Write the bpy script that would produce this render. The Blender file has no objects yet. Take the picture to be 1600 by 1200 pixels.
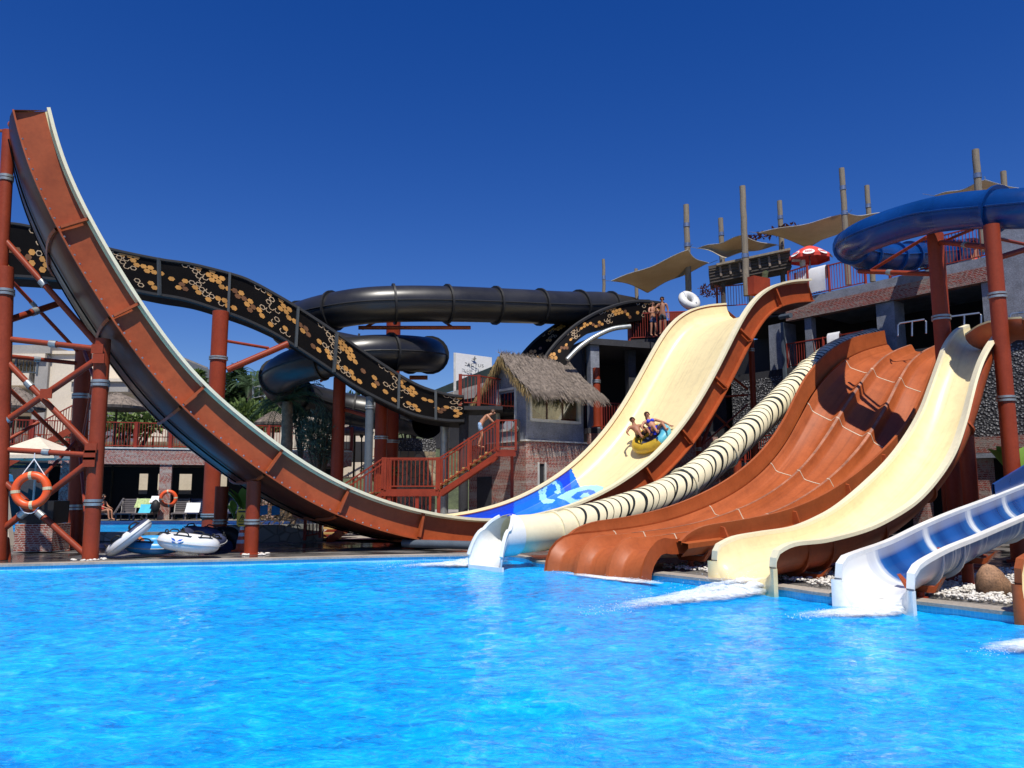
import bpy, math, random
from mathutils import Vector, Matrix, noise
R = random.Random(7)
S = bpy.context.scene
C = S.collection
PI = math.pi
# ------------------------------------------------------------------ camera
F, PIT, H = 1250.0, math.atan(172 / 1250.0), 1.75
cp, sp = math.cos(PIT), math.sin(PIT)
cam = bpy.data.cameras.new('camera'); camo = bpy.data.objects.new('camera', cam); C.objects.link(camo)
cam.lens = F / 1600 * 36; cam.clip_end = 3000; cam.clip_start = .05
camo.location = (0, 0, H); camo.rotation_euler = (PI / 2 + PIT, 0, 0)
S.camera = camo

def ray(px, py):
    u = (px - 800) / F; v = (600 - py) / F
    return (u, cp - v * sp, sp + v * cp)
def at(px, py, Y):
    r = ray(px, py); t = Y / r[1]; return Vector((r[0] * t, Y, H + r[2] * t))
def G(px, py, z=0.0):
    r = ray(px, py); t = (z - H) / r[2]; return Vector((r[0] * t, r[1] * t, z))
def V(px, py, P, d):
    r = ray(px, py); n = (-d[1], d[0])
    t = (P[0] * n[0] + P[1] * n[1]) / (r[0] * n[0] + r[1] * n[1])
    return Vector((r[0] * t, r[1] * t, H + r[2] * t))
def proj(p):
    x, y, z = p[0], p[1], p[2] - H
    d = y * cp + z * sp; v = -y * sp + z * cp
    return (800 + F * x / d, 600 - F * v / d)

# ------------------------------------------------------------------ world, sun
w = bpy.data.worlds.new('World'); S.world = w; w.use_nodes = True
SUN = Vector((.05, -.46, .88)).normalized()
EL = math.asin(SUN.z); ROT = math.atan2(SUN.x, SUN.y)
nt = w.node_tree; nt.nodes.clear()
sky = nt.nodes.new('ShaderNodeTexSky'); sky.sky_type = 'NISHITA'; sky.sun_disc = False
sky.sun_elevation = EL; sky.sun_rotation = ROT
sky.altitude = 0; sky.air_density = 1.0; sky.dust_density = .15; sky.ozone_density = 5.0
hs = nt.nodes.new('ShaderNodeHueSaturation'); hs.inputs['Saturation'].default_value = 1.34; hs.inputs['Value'].default_value = .78
hs.inputs['Hue'].default_value = .522
bg = nt.nodes.new('ShaderNodeBackground'); bg.inputs['Strength'].default_value = .12
wo = nt.nodes.new('ShaderNodeOutputWorld')
nt.links.new(sky.outputs[0], hs.inputs['Color']); nt.links.new(hs.outputs[0], bg.inputs['Color']); nt.links.new(bg.outputs[0], wo.inputs[0])
sl = bpy.data.lights.new('sun', 'SUN'); sl.energy = 5.0; sl.angle = math.radians(.5); sl.color = (1, .95, .86)
so = bpy.data.objects.new('sun', sl); C.objects.link(so); so.location = (20, -40, 80)
so.rotation_euler = SUN.to_track_quat('Z', 'Y').to_euler()
vs = S.view_settings; vs.view_transform = 'Standard'; vs.look = 'None'; vs.exposure = .12; vs.gamma = 1
S.cycles.max_bounces = 6; S.cycles.diffuse_bounces = 3; S.cycles.glossy_bounces = 3; S.cycles.transmission_bounces = 4; S.cycles.transparent_max_bounces = 12
S.cycles.caustics_reflective = False; S.cycles.caustics_refractive = False

# ------------------------------------------------------------------ materials
class NT:
    def __init__(s, name):
        m = bpy.data.materials.new(name); m.use_nodes = True; s.m = m; s.t = m.node_tree; s.b = s.t.nodes['Principled BSDF']
    def n(s, typ, **kw):
        x = s.t.nodes.new('ShaderNode' + typ)
        for k, v in kw.items():
            if hasattr(x, k): setattr(x, k, v)
            else: x.inputs[k.replace('_', ' ')].default_value = v
        return x
    def l(s, a, b): s.t.links.new(a, b)
    def coords(s, kind='Object', scale=(1, 1, 1), rot=(0, 0, 0)):
        tc = s.n('TexCoord'); mp = s.n('Mapping'); mp.inputs['Scale'].default_value = scale; mp.inputs['Rotation'].default_value = rot
        s.l(tc.outputs[kind], mp.inputs[0]); return mp.outputs[0]
    def noise(s, vec, scale, detail=4, rough=.55, dist=0):
        x = s.n('TexNoise'); x.inputs['Scale'].default_value = scale; x.inputs['Detail'].default_value = detail
        x.inputs['Roughness'].default_value = rough; x.inputs['Distortion'].default_value = dist
        s.l(vec, x.inputs['Vector']); return x.outputs['Fac']
    def ramp(s, fac, stops, interp='LINEAR'):
        x = s.n('ValToRGB'); e = x.color_ramp.elements; x.color_ramp.interpolation = interp
        while len(e) < len(stops): e.new(.5)
        for el, (p, c) in zip(e, stops): el.position = p; el.color = (*c, 1) if len(c) == 3 else c
        s.l(fac, x.inputs[0]); return x.outputs[0]
    def mix(s, fac, a, b, mode='MIX'):
        x = s.n('Mix', data_type='RGBA', blend_type=mode)
        for sock, v in ((x.inputs[0], fac), (x.inputs[6], a), (x.inputs[7], b)):
            if isinstance(v, (int, float)): sock.default_value = v
            elif isinstance(v, tuple): sock.default_value = (*v, 1)
            else: s.l(v, sock)
        return x.outputs[2]
    def bump(s, h, strength=.3, dist=.02, normal=None):
        x = s.n('Bump'); x.inputs['Strength'].default_value = strength; x.inputs['Distance'].default_value = dist
        s.l(h, x.inputs['Height'])
        if normal is not None: s.l(normal, x.inputs['Normal'])
        s.l(x.outputs[0], s.b.inputs['Normal']); return x.outputs[0]
    def col(s, v):
        if isinstance(v, tuple): s.b.inputs['Base Color'].default_value = (*v, 1)
        else: s.l(v, s.b.inputs['Base Color'])
    def set(s, **kw):
        for k, v in kw.items():
            sock = s.b.inputs[k.replace('_', ' ')]
            if isinstance(v, (int, float)): sock.default_value = v
            else: s.l(v, sock)

def sc(c, k): return tuple(min(1, a * k) for a in c)
def plain(name, c, rough=.5, var=.18, scale=3, fine=.06, spec=.5, metal=0, bump=0, bscale=60, kind='Object', stretch=(1, 1, 1), coat=0, streak=0):
    t = NT(name); v = t.coords(kind, stretch)
    f = t.noise(v, scale, 5, .6)
    cc = t.ramp(f, [(.3, sc(c, 1 - var)), (.7, sc(c, 1 + var * .6))])
    if fine:
        f2 = t.noise(v, scale * 14, 3, .6)
        cc = t.mix(1.0, cc, t.ramp(f2, [(.3, (1 - fine * 2,) * 3), (.65, (1, 1, 1))]), 'MULTIPLY')
    if streak:
        uv = t.n('UVMap'); mp = t.n('Mapping'); mp.inputs['Scale'].default_value = (.22, 26, 1); t.l(uv.outputs[0], mp.inputs[0])
        s1 = t.noise(mp.outputs[0], 1.0, 5, .65, .3); cc = t.mix(streak, cc, t.mix(1.0, cc, t.ramp(s1, [(.32, (.55, .52, .5)), (.5, (1, 1, 1)), (.72, (1.0, .97, .9))]), 'MULTIPLY'))
        st = t.noise(v, 2.3, 6, .7); cc = t.mix(streak * .8, cc, t.mix(1.0, cc, t.ramp(st, [(.36, (.7, .66, .62)), (.52, (1, 1, 1))]), 'MULTIPLY'))
    t.col(cc)
    rr = t.n('MapRange'); t.l(f, rr.inputs[0]); rr.inputs[3].default_value = max(.02, rough - .1); rr.inputs[4].default_value = min(1, rough + .12)
    t.l(rr.outputs[0], t.b.inputs['Roughness'])
    t.set(Specular_IOR_Level=spec, Metallic=metal)
    if coat: t.set(Coat_Weight=coat, Coat_Roughness=.08)
    if bump: t.bump(t.noise(v, bscale, 4, .6), bump, .01)
    return t.m

M = {}
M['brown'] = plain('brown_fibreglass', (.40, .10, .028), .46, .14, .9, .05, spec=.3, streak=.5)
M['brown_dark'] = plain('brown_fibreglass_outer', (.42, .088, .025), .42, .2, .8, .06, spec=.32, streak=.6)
M['brown_under'] = plain('dark_brown_underside', (.13, .036, .018), .35, .3, .8, .06, spec=.14, streak=.5)  # darker brown than the side walls, for the half-pipe underside
M['cream'] = plain('cream_gelcoat', (.86, .72, .40), .34, .05, .5, .03, spec=.35, streak=.28)
M['cream_rim'] = plain('cream_rim', (.87, .78, .52), .38, .06, .7, .04)
M['white'] = plain('white_gelcoat', (.85, .85, .80), .3, .05, .8, .04, streak=.2)
M['steel'] = plain('red_steel_paint', (.30, .047, .018), .45, .2, 1.2, .08, spec=.25)
M['steel_thin'] = plain('red_rail_paint', (.28, .034, .018), .45, .2, 2, .06, spec=.3)
M['zinc'] = plain('galvanised_band', (.42, .44, .43), .4, .25, 6, .1, metal=.6)
M['grey_steel'] = plain('grey_steel_paint', (.10, .125, .15), .4, .2, 1.5, .08)
M['black'] = plain('black_fibreglass', (.006, .005, .005), .55, .3, .8, .08, spec=.08)
M['blacktube'] = plain('black_tube_fibreglass', (.022, .022, .024), .34, .3, .8, .08, spec=.5)
M['blackmat'] = plain('black_rubber', (.012, .012, .013), .6, .3, 4, .1)
M['gold'] = plain('gold_scale_paint', (.62, .30, .07), .4, .35, 1.7, .1)
M['goldb'] = plain('brown_scale_paint', (.20, .085, .03), .4, .35, 1.7, .1)
M['goldo'] = plain('pale_scale_outline', (.58, .42, .26), .4, .3, 1.7, .1)
M['bluef'] = plain('blue_fibreglass', (.004, .048, .21), .27, .3, .6, .06, spec=.4)
M['bluedeep'] = plain('blue_wave_paint', (.004, .05, .62), .3, .1, .6, .03)
M['bluemid'] = plain('mid_blue_wave_paint', (.008, .16, .74), .3, .12, .8, .03)
M['bluepale'] = plain('pale_blue_wave_paint', (.33, .68, .82), .3, .08, .8, .03)
M['seam'] = plain('pale_sealant', (.62, .50, .36), .5, .2, 5, .1)
M['wood'] = plain('weathered_post_wood', (.27, .225, .165), .75, .3, 2, .2, bump=.5, stretch=(6, 6, .7))
M['darkwood'] = plain('dark_weathered_planks', (.10, .08, .065), .8, .4, 2.2, .25, bump=.6, stretch=(1, 1, 6))
M['tread'] = plain('yellow_wood_treads', (.55, .36, .13), .65, .25, 3, .15)
def sailmat():
    m_ = plain('tan_shade_cloth', (.55, .44, .29), .8, .2, 1.4, .12, bump=.3, bscale=120); nt_ = m_.node_tree; b_ = nt_.nodes['Principled BSDF']
    tl = nt_.nodes.new('ShaderNodeBsdfTranslucent'); tl.inputs[0].default_value = (.5, .38, .23, 1); mx = nt_.nodes.new('ShaderNodeMixShader'); mx.inputs[0].default_value = .38
    out = [n for n in nt_.nodes if n.type == 'OUTPUT_MATERIAL'][0]; nt_.links.new(b_.outputs[0], mx.inputs[1]); nt_.links.new(tl.outputs[0], mx.inputs[2]); nt_.links.new(mx.outputs[0], out.inputs[0]); return m_
M['sail'] = sailmat()
M['thatch'] = plain('grey_straw', (.29, .235, .19), .9, .5, 6, .3, bump=.8, bscale=90)
M['straw'] = plain('golden_straw', (.48, .34, .14), .9, .4, 6, .25)
M['stone_grey'] = plain('grey_block_wall', (.29, .31, .355), .85, .3, 2, .25, bump=.6, bscale=25)
M['render_w'] = plain('cream_render', (.72, .63, .50), .85, .1, .5, .06)
M['render_g'] = plain('grey_render', (.36, .34, .31), .85, .15, .6, .08)
M['frame_w'] = plain('pale_grey_frame', (.66, .66, .62), .6, .2, 4, .12)
M['curtain'] = plain('pale_curtain', (.42, .40, .27), .8, .3, 2, .1, stretch=(14, 14, .5))
M['dark'] = plain('dark_interior', (.022, .022, .026), .8, .3, 1, .1)  # near-black base colour puts the shade into interiors and openings
M['dark2'] = plain('dark_grey', (.045, .045, .052), .85, .4, 1.2, .2)  # dark base colour puts shade into slabs, columns and walls of open storeys
M['orange'] = plain('orange_buoy', (.85, .10, .015), .4, .1, 3, .05)
M['towel_w'] = plain('white_towel', (.78, .78, .78), .9, .08, 6, .08, bump=.3)
M['towel_c'] = plain('cyan_towel', (.08, .5, .7), .9, .15, 6, .08)
M['towel_g'] = plain('striped_green_towel', (.45, .55, .25), .9, .4, 9, .08)
M['lounger'] = plain('grey_plastic', (.17, .15, .15), .5, .2, 3, .08)
M['loungerb'] = plain('navy_plastic', (.03, .04, .10), .5, .2, 3, .08)
M['raftblue'] = plain('blue_vinyl', (.05, .33, .72), .35, .12, 3, .05)
M['raftor'] = plain('orange_vinyl', (.55, .17, .05), .4, .15, 3, .05)
M['raftwhite'] = plain('white_vinyl', (.74, .74, .73), .32, .07, 3, .06)
M['navy'] = plain('navy_vinyl', (.05, .06, .12), .4, .2, 3, .06)
M['logo'] = plain('blue_print', (.02, .10, .45), .4, .1, 5, .03)
M['red'] = plain('red_canvas', (.72, .055, .035), .7, .12, 3, .06)
M['yellow'] = plain('yellow_plastic', (.80, .52, .04), .45, .1, 5, .05)
M['ink'] = plain('dark_ink', (.03, .03, .03), .6, .1, 5, .05)
def pebmat():
    t = NT('white_pebbles'); g = t.n('NewGeometry'); v = t.coords('Object'); t.col(t.mix(t.noise(v, 30, 3), t.ramp(g.outputs['Random Per Island'], [(0, (.42, .36, .30)), (.18, (.62, .57, .50)), (.5, (.76, .73, .68)), (1, (.86, .84, .80))]), (.55, .52, .47))); t.set(Roughness=.75); return t.m
M['pebble'] = pebmat()
M['rock'] = plain('brown_rock', (.36, .20, .11), .8, .6, 2.5, .3, bump=.8, bscale=12)
M['bark'] = plain('palm_bark', (.30, .22, .14), .9, .4, 5, .3, bump=.8, bscale=18)
M['barkd'] = plain('dark_bark', (.10, .075, .05), .9, .4, 5, .3, bump=.8, bscale=18)
M['metal'] = plain('bare_metal', (.5, .5, .5), .3, .2, 4, .1, metal=.9)
M['skin'] = plain('tanned_skin', (.46, .215, .125), .5, .12, 5, .05)
M['skind'] = plain('deep_tan_skin', (.34, .145, .08), .5, .12, 5, .05)
M['hair'] = plain('dark_hair', (.025, .016, .012), .6, .3, 9, .1)
M['hairb'] = plain('brown_hair', (.09, .045, .022), .6, .3, 9, .1)
M['swim_b'] = plain('blue_swimwear', (.02, .04, .62), .6, .1, 6, .05)
M['swim_k'] = plain('black_swimwear', (.02, .02, .025), .6, .1, 6, .05)
M['swim_n'] = plain('navy_striped_shorts', (.03, .045, .13), .7, .4, 9, .05)
M['swim_l'] = plain('pale_blue_patterned_shorts', (.28, .42, .62), .7, .9, 7, .05)
M['lips'] = plain('lips', (.35, .1, .08), .5)
M['stairred'] = plain('dark_red_stair_paint', (.24, .034, .017), .5, .25, 2, .08, spec=.25)
def leafmat(name, c, c2, tr=.25):
    t = NT(name)
    oi = t.n('NewGeometry'); v = t.coords('Object')
    f = t.noise(v, 1.1, 3); rnd = oi.outputs['Random Per Island']
    cc = t.mix(.5, t.ramp(f, [(.3, c), (.7, c2)]), t.ramp(rnd, [(0, sc(c, .7)), (1, sc(c2, 1.25))]))
    t.col(cc); t.set(Roughness=.55, Specular_IOR_Level=.3)
    tl = t.n('BsdfTranslucent'); t.l(cc, tl.inputs[0]); mx = t.n('MixShader'); mx.inputs[0].default_value = tr
    out = [n for n in t.t.nodes if n.type == 'OUTPUT_MATERIAL'][0]
    t.l(t.b.outputs[0], mx.inputs[1]); t.l(tl.outputs[0], mx.inputs[2]); t.l(mx.outputs[0], out.inputs[0])
    return t.m
M['leafd'] = leafmat('dark_conifer_foliage', (.028, .055, .024), (.06, .11, .04))
M['leafm'] = leafmat('mid_green_foliage', (.08, .14, .04), (.18, .25, .07))
M['leafo'] = leafmat('grey_green_oleander', (.045, .085, .06), (.11, .17, .12))
M['leafb'] = leafmat('bright_banana_leaf', (.10, .22, .03), (.25, .42, .07))
M['leafp'] = leafmat('palm_frond_green', (.04, .08, .035), (.10, .16, .07))
M['dry'] = leafmat('dry_leaf_straw', (.26, .18, .10), (.40, .30, .18))
M['vine'] = leafmat('dark_red_climber', (.06, .02, .02), (.12, .04, .035))

def brickmat(name, c1, c2, mortar, ang, sx=1.0):
    # split slate tiles laid in zig-zag courses with white grout smears
    t = NT(name); tc = t.n('TexCoord'); uv = t.n('UVMap')
    sep = t.n('SeparateXYZ'); t.l(uv.outputs[0], sep.inputs[0])
    def math_(op, a, b=None):
        x = t.n('Math', operation=op)
        for i, q in enumerate((a, b)):
            if q is None: continue
            if isinstance(q, (int, float)): x.inputs[i].default_value = q
            else: t.l(q, x.inputs[i])
        return x.outputs[0]
    # zig-zag: shear rows alternately
    row = math_('MULTIPLY', sep.outputs[1], 3.4 * sx)
    fr = math_('PINGPONG', row, 1.0)
    xx = math_('ADD', math_('MULTIPLY', sep.outputs[0], 5.2 * sx), math_('MULTIPLY', fr, 1.5))
    cmb = t.n('CombineXYZ'); t.l(xx, cmb.inputs[0]); t.l(math_('MULTIPLY', sep.outputs[1], 9 * sx), cmb.inputs[1])
    br = t.n('TexBrick'); t.l(cmb.outputs[0], br.inputs['Vector'])
    br.inputs['Scale'].default_value = 1.0; br.inputs['Mortar Size'].default_value = .07; br.inputs['Mortar Smooth'].default_value = .3
    br.inputs['Brick Width'].default_value = .95; br.inputs['Row Height'].default_value = .55
    br.inputs['Color1'].default_value = (*c1, 1); br.inputs['Color2'].default_value = (*c2, 1); br.inputs['Mortar'].default_value = (*mortar, 1)
    mpb = t.n('Mapping'); mpb.inputs['Scale'].default_value = (.4, 2.6, 1); t.l(uv.outputs[0], mpb.inputs[0])
    nz = t.noise(mpb.outputs[0], 1.0, 5, .65); nz2 = t.noise(uv.outputs[0], 9, 4, .7)
    smear = t.ramp(math_('ADD', math_('MULTIPLY', nz, .6), math_('MULTIPLY', nz2, .5)), [(.53, (0, 0, 0)), (.64, (1, 1, 1))])
    t.col(t.mix(smear, br.outputs['Color'], t.mix(nz2, mortar, sc(mortar, .6))))
    t.set(Roughness=.85)
    t.bump(math_('ADD', math_('MULTIPLY', br.outputs['Fac'], -.6), nz2), .8, .03)
    return t.m
M['brick'] = brickmat('red_slate_brick', (.34, .06, .035), (.18, .035, .025), (.50, .43, .38), 0)
M['brickd'] = brickmat('dark_red_slate_brick', (.30, .048, .03), (.15, .028, .02), (.36, .30, .26), 0, .9)
def gravelwall():
    t = NT('pebble_dash_wall'); v = t.coords('Object')
    vo = t.n('TexVoronoi'); vo.inputs['Scale'].default_value = 11; t.l(v, vo.inputs['Vector'])
    t.col(t.mix(t.ramp(vo.outputs['Distance'], [(.1, (0, 0, 0)), (.5, (1, 1, 1))]), t.ramp(vo.outputs['Color'], [(.2, (.24, .24, .255)), (.8, (.5, .5, .5))]), (.05, .05, .055)))
    t.set(Roughness=.85); mm = t.n('Math', operation='MULTIPLY'); mm.inputs[1].default_value = -1; t.l(vo.outputs['Distance'], mm.inputs[0])
    t.bump(mm.outputs[0], 1, .06); return t.m
M['gravel'] = gravelwall()
def rubble(name, c1, c2):
    t = NT(name); v = t.coords('Object')
    vo = t.n('TexVoronoi'); vo.inputs['Scale'].default_value = 2.2; t.l(v, vo.inputs['Vector'])
    ed = t.n('TexVoronoi', feature='DISTANCE_TO_EDGE'); ed.inputs['Scale'].default_value = 2.2; t.l(v, ed.inputs['Vector'])
    t.col(t.mix(t.ramp(ed.outputs[0], [(.0, (1, 1, 1)), (.07, (0, 0, 0))]), t.ramp(vo.outputs['Color'], [(.2, c1), (.8, c2)]), (.12, .11, .10)))
    t.set(Roughness=.85); t.bump(ed.outputs[0], .6, .05); return t.m
M['rubble'] = rubble('tan_rubble_stone', (.28, .22, .14), (.46, .38, .26))
M['rubbleg'] = rubble('grey_rubble_stone', (.17, .17, .16), (.30, .30, .28))
def tiles(name, c, c2, grout, scale):
    t = NT(name); uv = t.n('UVMap')
    br = t.n('TexBrick'); br.offset = 0; t.l(uv.outputs[0], br.inputs['Vector']); br.inputs['Scale'].default_value = scale
    br.inputs['Brick Width'].default_value = .5; br.inputs['Row Height'].default_value = .5; br.inputs['Mortar Size'].default_value = .035
    br.inputs['Color1'].default_value = (*c, 1); br.inputs['Color2'].default_value = (*c2, 1); br.inputs['Mortar'].default_value = (*grout, 1)
    t.col(br.outputs['Color']); t.set(Roughness=.15); return t.m
M['tile'] = tiles('pale_blue_pool_tile', (.22, .55, .72), (.30, .64, .80), (.50, .70, .78), 8)
M['coping'] = plain('stone_coping', (.42, .37, .31), .6, .25, 1.5, .15, bump=.4, bscale=30)
def wetdeck():
    t = NT('wet_stone_deck'); v = t.coords('Object')
    br = t.n('TexBrick'); t.l(v, br.inputs['Vector']); br.inputs['Scale'].default_value = .9
    br.inputs['Color1'].default_value = (.20, .185, .165, 1); br.inputs['Color2'].default_value = (.14, .13, .118, 1); br.inputs['Mortar'].default_value = (.09, .085, .08, 1)
    br.inputs['Mortar Size'].default_value = .012
    wet = t.noise(v, .45, 4, .6, .6)
    wr = t.ramp(wet, [(.42, (0, 0, 0)), (.56, (1, 1, 1))])
    t.col(t.mix(wr, br.outputs['Color'], t.mix(1.0, br.outputs['Color'], (.42, .42, .44), 'MULTIPLY')))
    rr = t.n('MapRange'); t.l(wr, rr.inputs[0]); rr.inputs[3].default_value = .55; rr.inputs[4].default_value = .06
    t.l(rr.outputs[0], t.b.inputs['Roughness']); t.bump(t.noise(v, 30, 3), .12, .01); return t.m
M['deck'] = wetdeck()

# ------------------------------------------------------------------ mesh builder
OFF = {}
class MB:
    def __init__(s): s.vs = []; s.fs = []; s.mi = []; s.uv = []
    def v(s, p, uv=(0, 0)): s.vs.append(tuple(p)); s.uv.append(uv); return len(s.vs) - 1
    def f(s, ids, mi=0): s.fs.append(tuple(ids)); s.mi.append(mi)
    def poly(s, pts, mi=0, uvs=None):
        ids = [s.v(p, uvs[i] if uvs else (0, 0)) for i, p in enumerate(pts)]; s.f(ids, mi)
    def obox(s, c, a, b, d, mi=0):
        # centre and three half-vectors; uv runs in metres over each face
        c, a, b, d = map(Vector, (c, a, b, d))
        for (n, u, v_) in ((a, b, d), (-a, d, b), (b, d, a), (-b, a, d), (d, a, b), (-d, b, a)):
            lu, lv = u.length, v_.length
            q = [c + n - u - v_, c + n + u - v_, c + n + u + v_, c + n - u + v_]
            o = (c.x + c.y) * 1.0
            if abs(u.z) > abs(v_.z): uv = [(o - lv, c.z - lu), (o - lv, c.z + lu), (o + lv, c.z + lu), (o + lv, c.z - lu)]
            else: uv = [(o - lu, c.z - lv), (o + lu, c.z - lv), (o + lu, c.z + lv), (o - lu, c.z + lv)]
            s.poly(q, mi, uv)
    def box(s, c, size, rz=0, mi=0):
        ca, sa = math.cos(rz), math.sin(rz)
        s.obox(c, (size[0] / 2 * ca, size[0] / 2 * sa, 0), (-size[1] / 2 * sa, size[1] / 2 * ca, 0), (0, 0, size[2] / 2), mi)
    def bar(s, p0, p1, w_, h_, mi=0, up=(0, 0, 1)):
        p0, p1 = Vector(p0), Vector(p1); d = p1 - p0
        if d.length < 1e-6: return
        side = d.cross(Vector(up))
        if side.length < 1e-5: side = d.cross(Vector((1, 0, 0)))
        side.normalize(); u = side.cross(d).normalized()
        s.obox((p0 + p1) / 2, d / 2, side * w_ / 2, u * h_ / 2, mi)
    def slab(s, p0, p1, z0, z1, thick, mi=0, side=1):
        # vertical wall from plan point p0 to p1, thickness towards the left-hand side * side
        p0, p1 = Vector((p0[0], p0[1], 0)), Vector((p1[0], p1[1], 0)); d = p1 - p0
        n = Vector((-d.y, d.x, 0)).normalized() * thick / 2 * side
        s.obox((p0 + p1) / 2 + n + Vector((0, 0, (z0 + z1) / 2)), d / 2, n, (0, 0, (z1 - z0) / 2), mi)
    def grid(s, rows, mi=0, uvs=None, close=False, flip=False):
        base = len(s.vs); nr = len(rows); nc = len(rows[0])
        for i, r in enumerate(rows):
            for j, p in enumerate(r): s.v(p, uvs[i][j] if uvs else (i, j))
        for i in range(nr - 1):
            for j in range(nc if close else nc - 1):
                k = (j + 1) % nc
                q = (base + i * nc + j, base + i * nc + k, base + (i + 1) * nc + k, base + (i + 1) * nc + j)
                s.f(q[::-1] if flip else q, mi(i, j) if callable(mi) else mi)
    def tube(s, pts, r, n=8, mi=0, caps=True, closed=False):
        pts = [Vector(p) for p in pts]; m_ = len(pts); rows = []; ref = None
        for i, p in enumerate(pts):
            if closed: t = pts[(i + 1) % m_] - pts[i - 1]
            else: t = pts[min(i + 1, m_ - 1)] - pts[max(i - 1, 0)]
            t.normalize()
            if ref is None: ref = Vector((0, 0, 1)) if abs(t.z) < .9 else Vector((1, 0, 0))
            a = ref - t * ref.dot(t)
            if a.length < 1e-4: a = t.orthogonal()
            a.normalize(); b = t.cross(a); ref = a
            rr = r[i] if isinstance(r, (list, tuple)) else r
            rows.append([p + (a * math.cos(2 * PI * k / n) + b * math.sin(2 * PI * k / n)) * rr for k in range(n)])
        if closed: rows.append(rows[0])
        base = len(s.vs); s.grid(rows, mi, close=True)
        if caps and not closed:
            s.f([base + k for k in range(n)][::-1], mi if not callable(mi) else 0)
            s.f([base + (m_ - 1) * n + k for k in range(n)], mi if not callable(mi) else 0)
    def ball(s, c, r, nu=8, nv=6, mi=0, jit=0):
        c = Vector(c); r = (r, r, r) if isinstance(r, (int, float)) else r
        rows = []
        for i in range(nv + 1):
            th = PI * i / nv; rw = []
            for j in range(nu):
                ph = 2 * PI * j / nu
                k = 1 + (R.uniform(-jit, jit) if jit else 0)
                rw.append(c + Vector((r[0] * math.sin(th) * math.cos(ph), r[1] * math.sin(th) * math.sin(ph), r[2] * math.cos(th))) * k)
            rows.append(rw)
        s.grid(rows, mi, close=True, flip=True)
    def prism(s, pts, off, mi=0):
        # polygon extruded by a vector
        off = Vector(off); a = [Vector(p) for p in pts]; n = len(a)
        ia = [s.v(p) for p in a]; ib = [s.v(p + off) for p in a]
        s.f(ia[::-1], mi); s.f(ib, mi)
        for i in range(n): j = (i + 1) % n; s.f((ia[i], ia[j], ib[j], ib[i]), mi)
    def leaf(s, p, d, nrm, L, W, mi=0):
        p, d, nrm = Vector(p), Vector(d).normalized(), Vector(nrm); sd = d.cross(nrm)
        if sd.length < 1e-4: sd = d.orthogonal()
        sd.normalize()
        s.poly([p, p + d * L * .5 + sd * W * .5, p + d * L, p + d * L * .5 - sd * W * .5], mi)
    def build(s, name, mat, parent=None, smooth=None, **props):
        me = bpy.data.meshes.new(name)
        off = Vector(OFF.get(parent.name, (0, 0, 0))) if parent else Vector((0, 0, 0))
        me.from_pydata([(p[0] - off.x, p[1] - off.y, p[2] - off.z) for p in s.vs], [], s.fs)
        for m_ in (mat if isinstance(mat, list) else [mat]): me.materials.append(M[m_] if isinstance(m_, str) else m_)
        me.polygons.foreach_set('material_index', s.mi)
        uvl = me.uv_layers.new(name='UVMap'); li = [0] * len(me.loops); me.loops.foreach_get('vertex_index', li)
        flat = []
        for i in li: flat += s.uv[i]
        uvl.data.foreach_set('uv', flat)
        if smooth:
            me.polygons.foreach_set('use_smooth', [True] * len(me.polygons)); me.set_sharp_from_angle(angle=math.radians(smooth))
        me.update()
        o = bpy.data.objects.new(name, me); C.objects.link(o)
        if parent: o.parent = parent; OFF[o.name] = tuple(off)
        for k, v_ in props.items(): o[k] = v_
        return o

def thing(name, label, cat, loc=(0, 0, 0), group=None, rz=0):
    o = bpy.data.objects.new(name, None); C.objects.link(o); o.location = loc; o.rotation_euler = (0, 0, rz); o.empty_display_size = .2
    o['label'] = label; o['category'] = cat
    if group: o['group'] = group
    OFF[o.name] = tuple(loc); return o
def tag(o, label, cat, group=None, kind=None):
    o['label'] = label; o['category'] = cat
    if group: o['group'] = group
    if kind: o['kind'] = kind
    return o
def copy_tree(o, parent=None, loc=None, rz=None, label=None):
    c = o.copy(); C.objects.link(c)
    if parent: c.parent = parent
    if loc is not None: c.location = loc
    if rz is not None: c.rotation_euler = (0, 0, rz)
    if label: c['label'] = label
    for ch in list(o.children): copy_tree(ch, c)
    return c
def spline(pts, n):
    pts = [Vector(p) for p in pts]
    P = [pts[0] * 2 - pts[1]] + pts + [pts[-1] * 2 - pts[-2]]
    dense = []
    for i in range(1, len(P) - 2):
        a, b, c, d = P[i - 1:i + 3]
        for k in range(24):
            t = k / 24
            dense.append(.5 * ((2 * b) + (c - a) * t + (2 * a - 5 * b + 4 * c - d) * t * t + (3 * b - a - 3 * c + d) * t ** 3))
    dense.append(pts[-1])
    L = [0]
    for i in range(1, len(dense)): L.append(L[-1] + (dense[i] - dense[i - 1]).length)
    out = []; j = 0
    for k in range(n + 1):
        s_ = L[-1] * k / n
        while j < len(L) - 2 and L[j + 1] < s_: j += 1
        t = (s_ - L[j]) / max(1e-9, L[j + 1] - L[j]); out.append(dense[j].lerp(dense[j + 1], t))
    return out
def smoothpts(p, it=3):
    p = [Vector(q) for q in p]
    for _ in range(it): p = [p[0]] + [(p[i - 1] + p[i] * 2 + p[i + 1]) / 4 for i in range(1, len(p) - 1)] + [p[-1]]
    return p
def pip(x, y, poly):
    c = False; n = len(poly); j = n - 1
    for i in range(n):
        xi, yi = poly[i]; xj, yj = poly[j]
        if (yi > y) != (yj > y) and x < (xj - xi) * (y - yi) / (yj - yi) + xi: c = not c
        j = i
    return c
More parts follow.
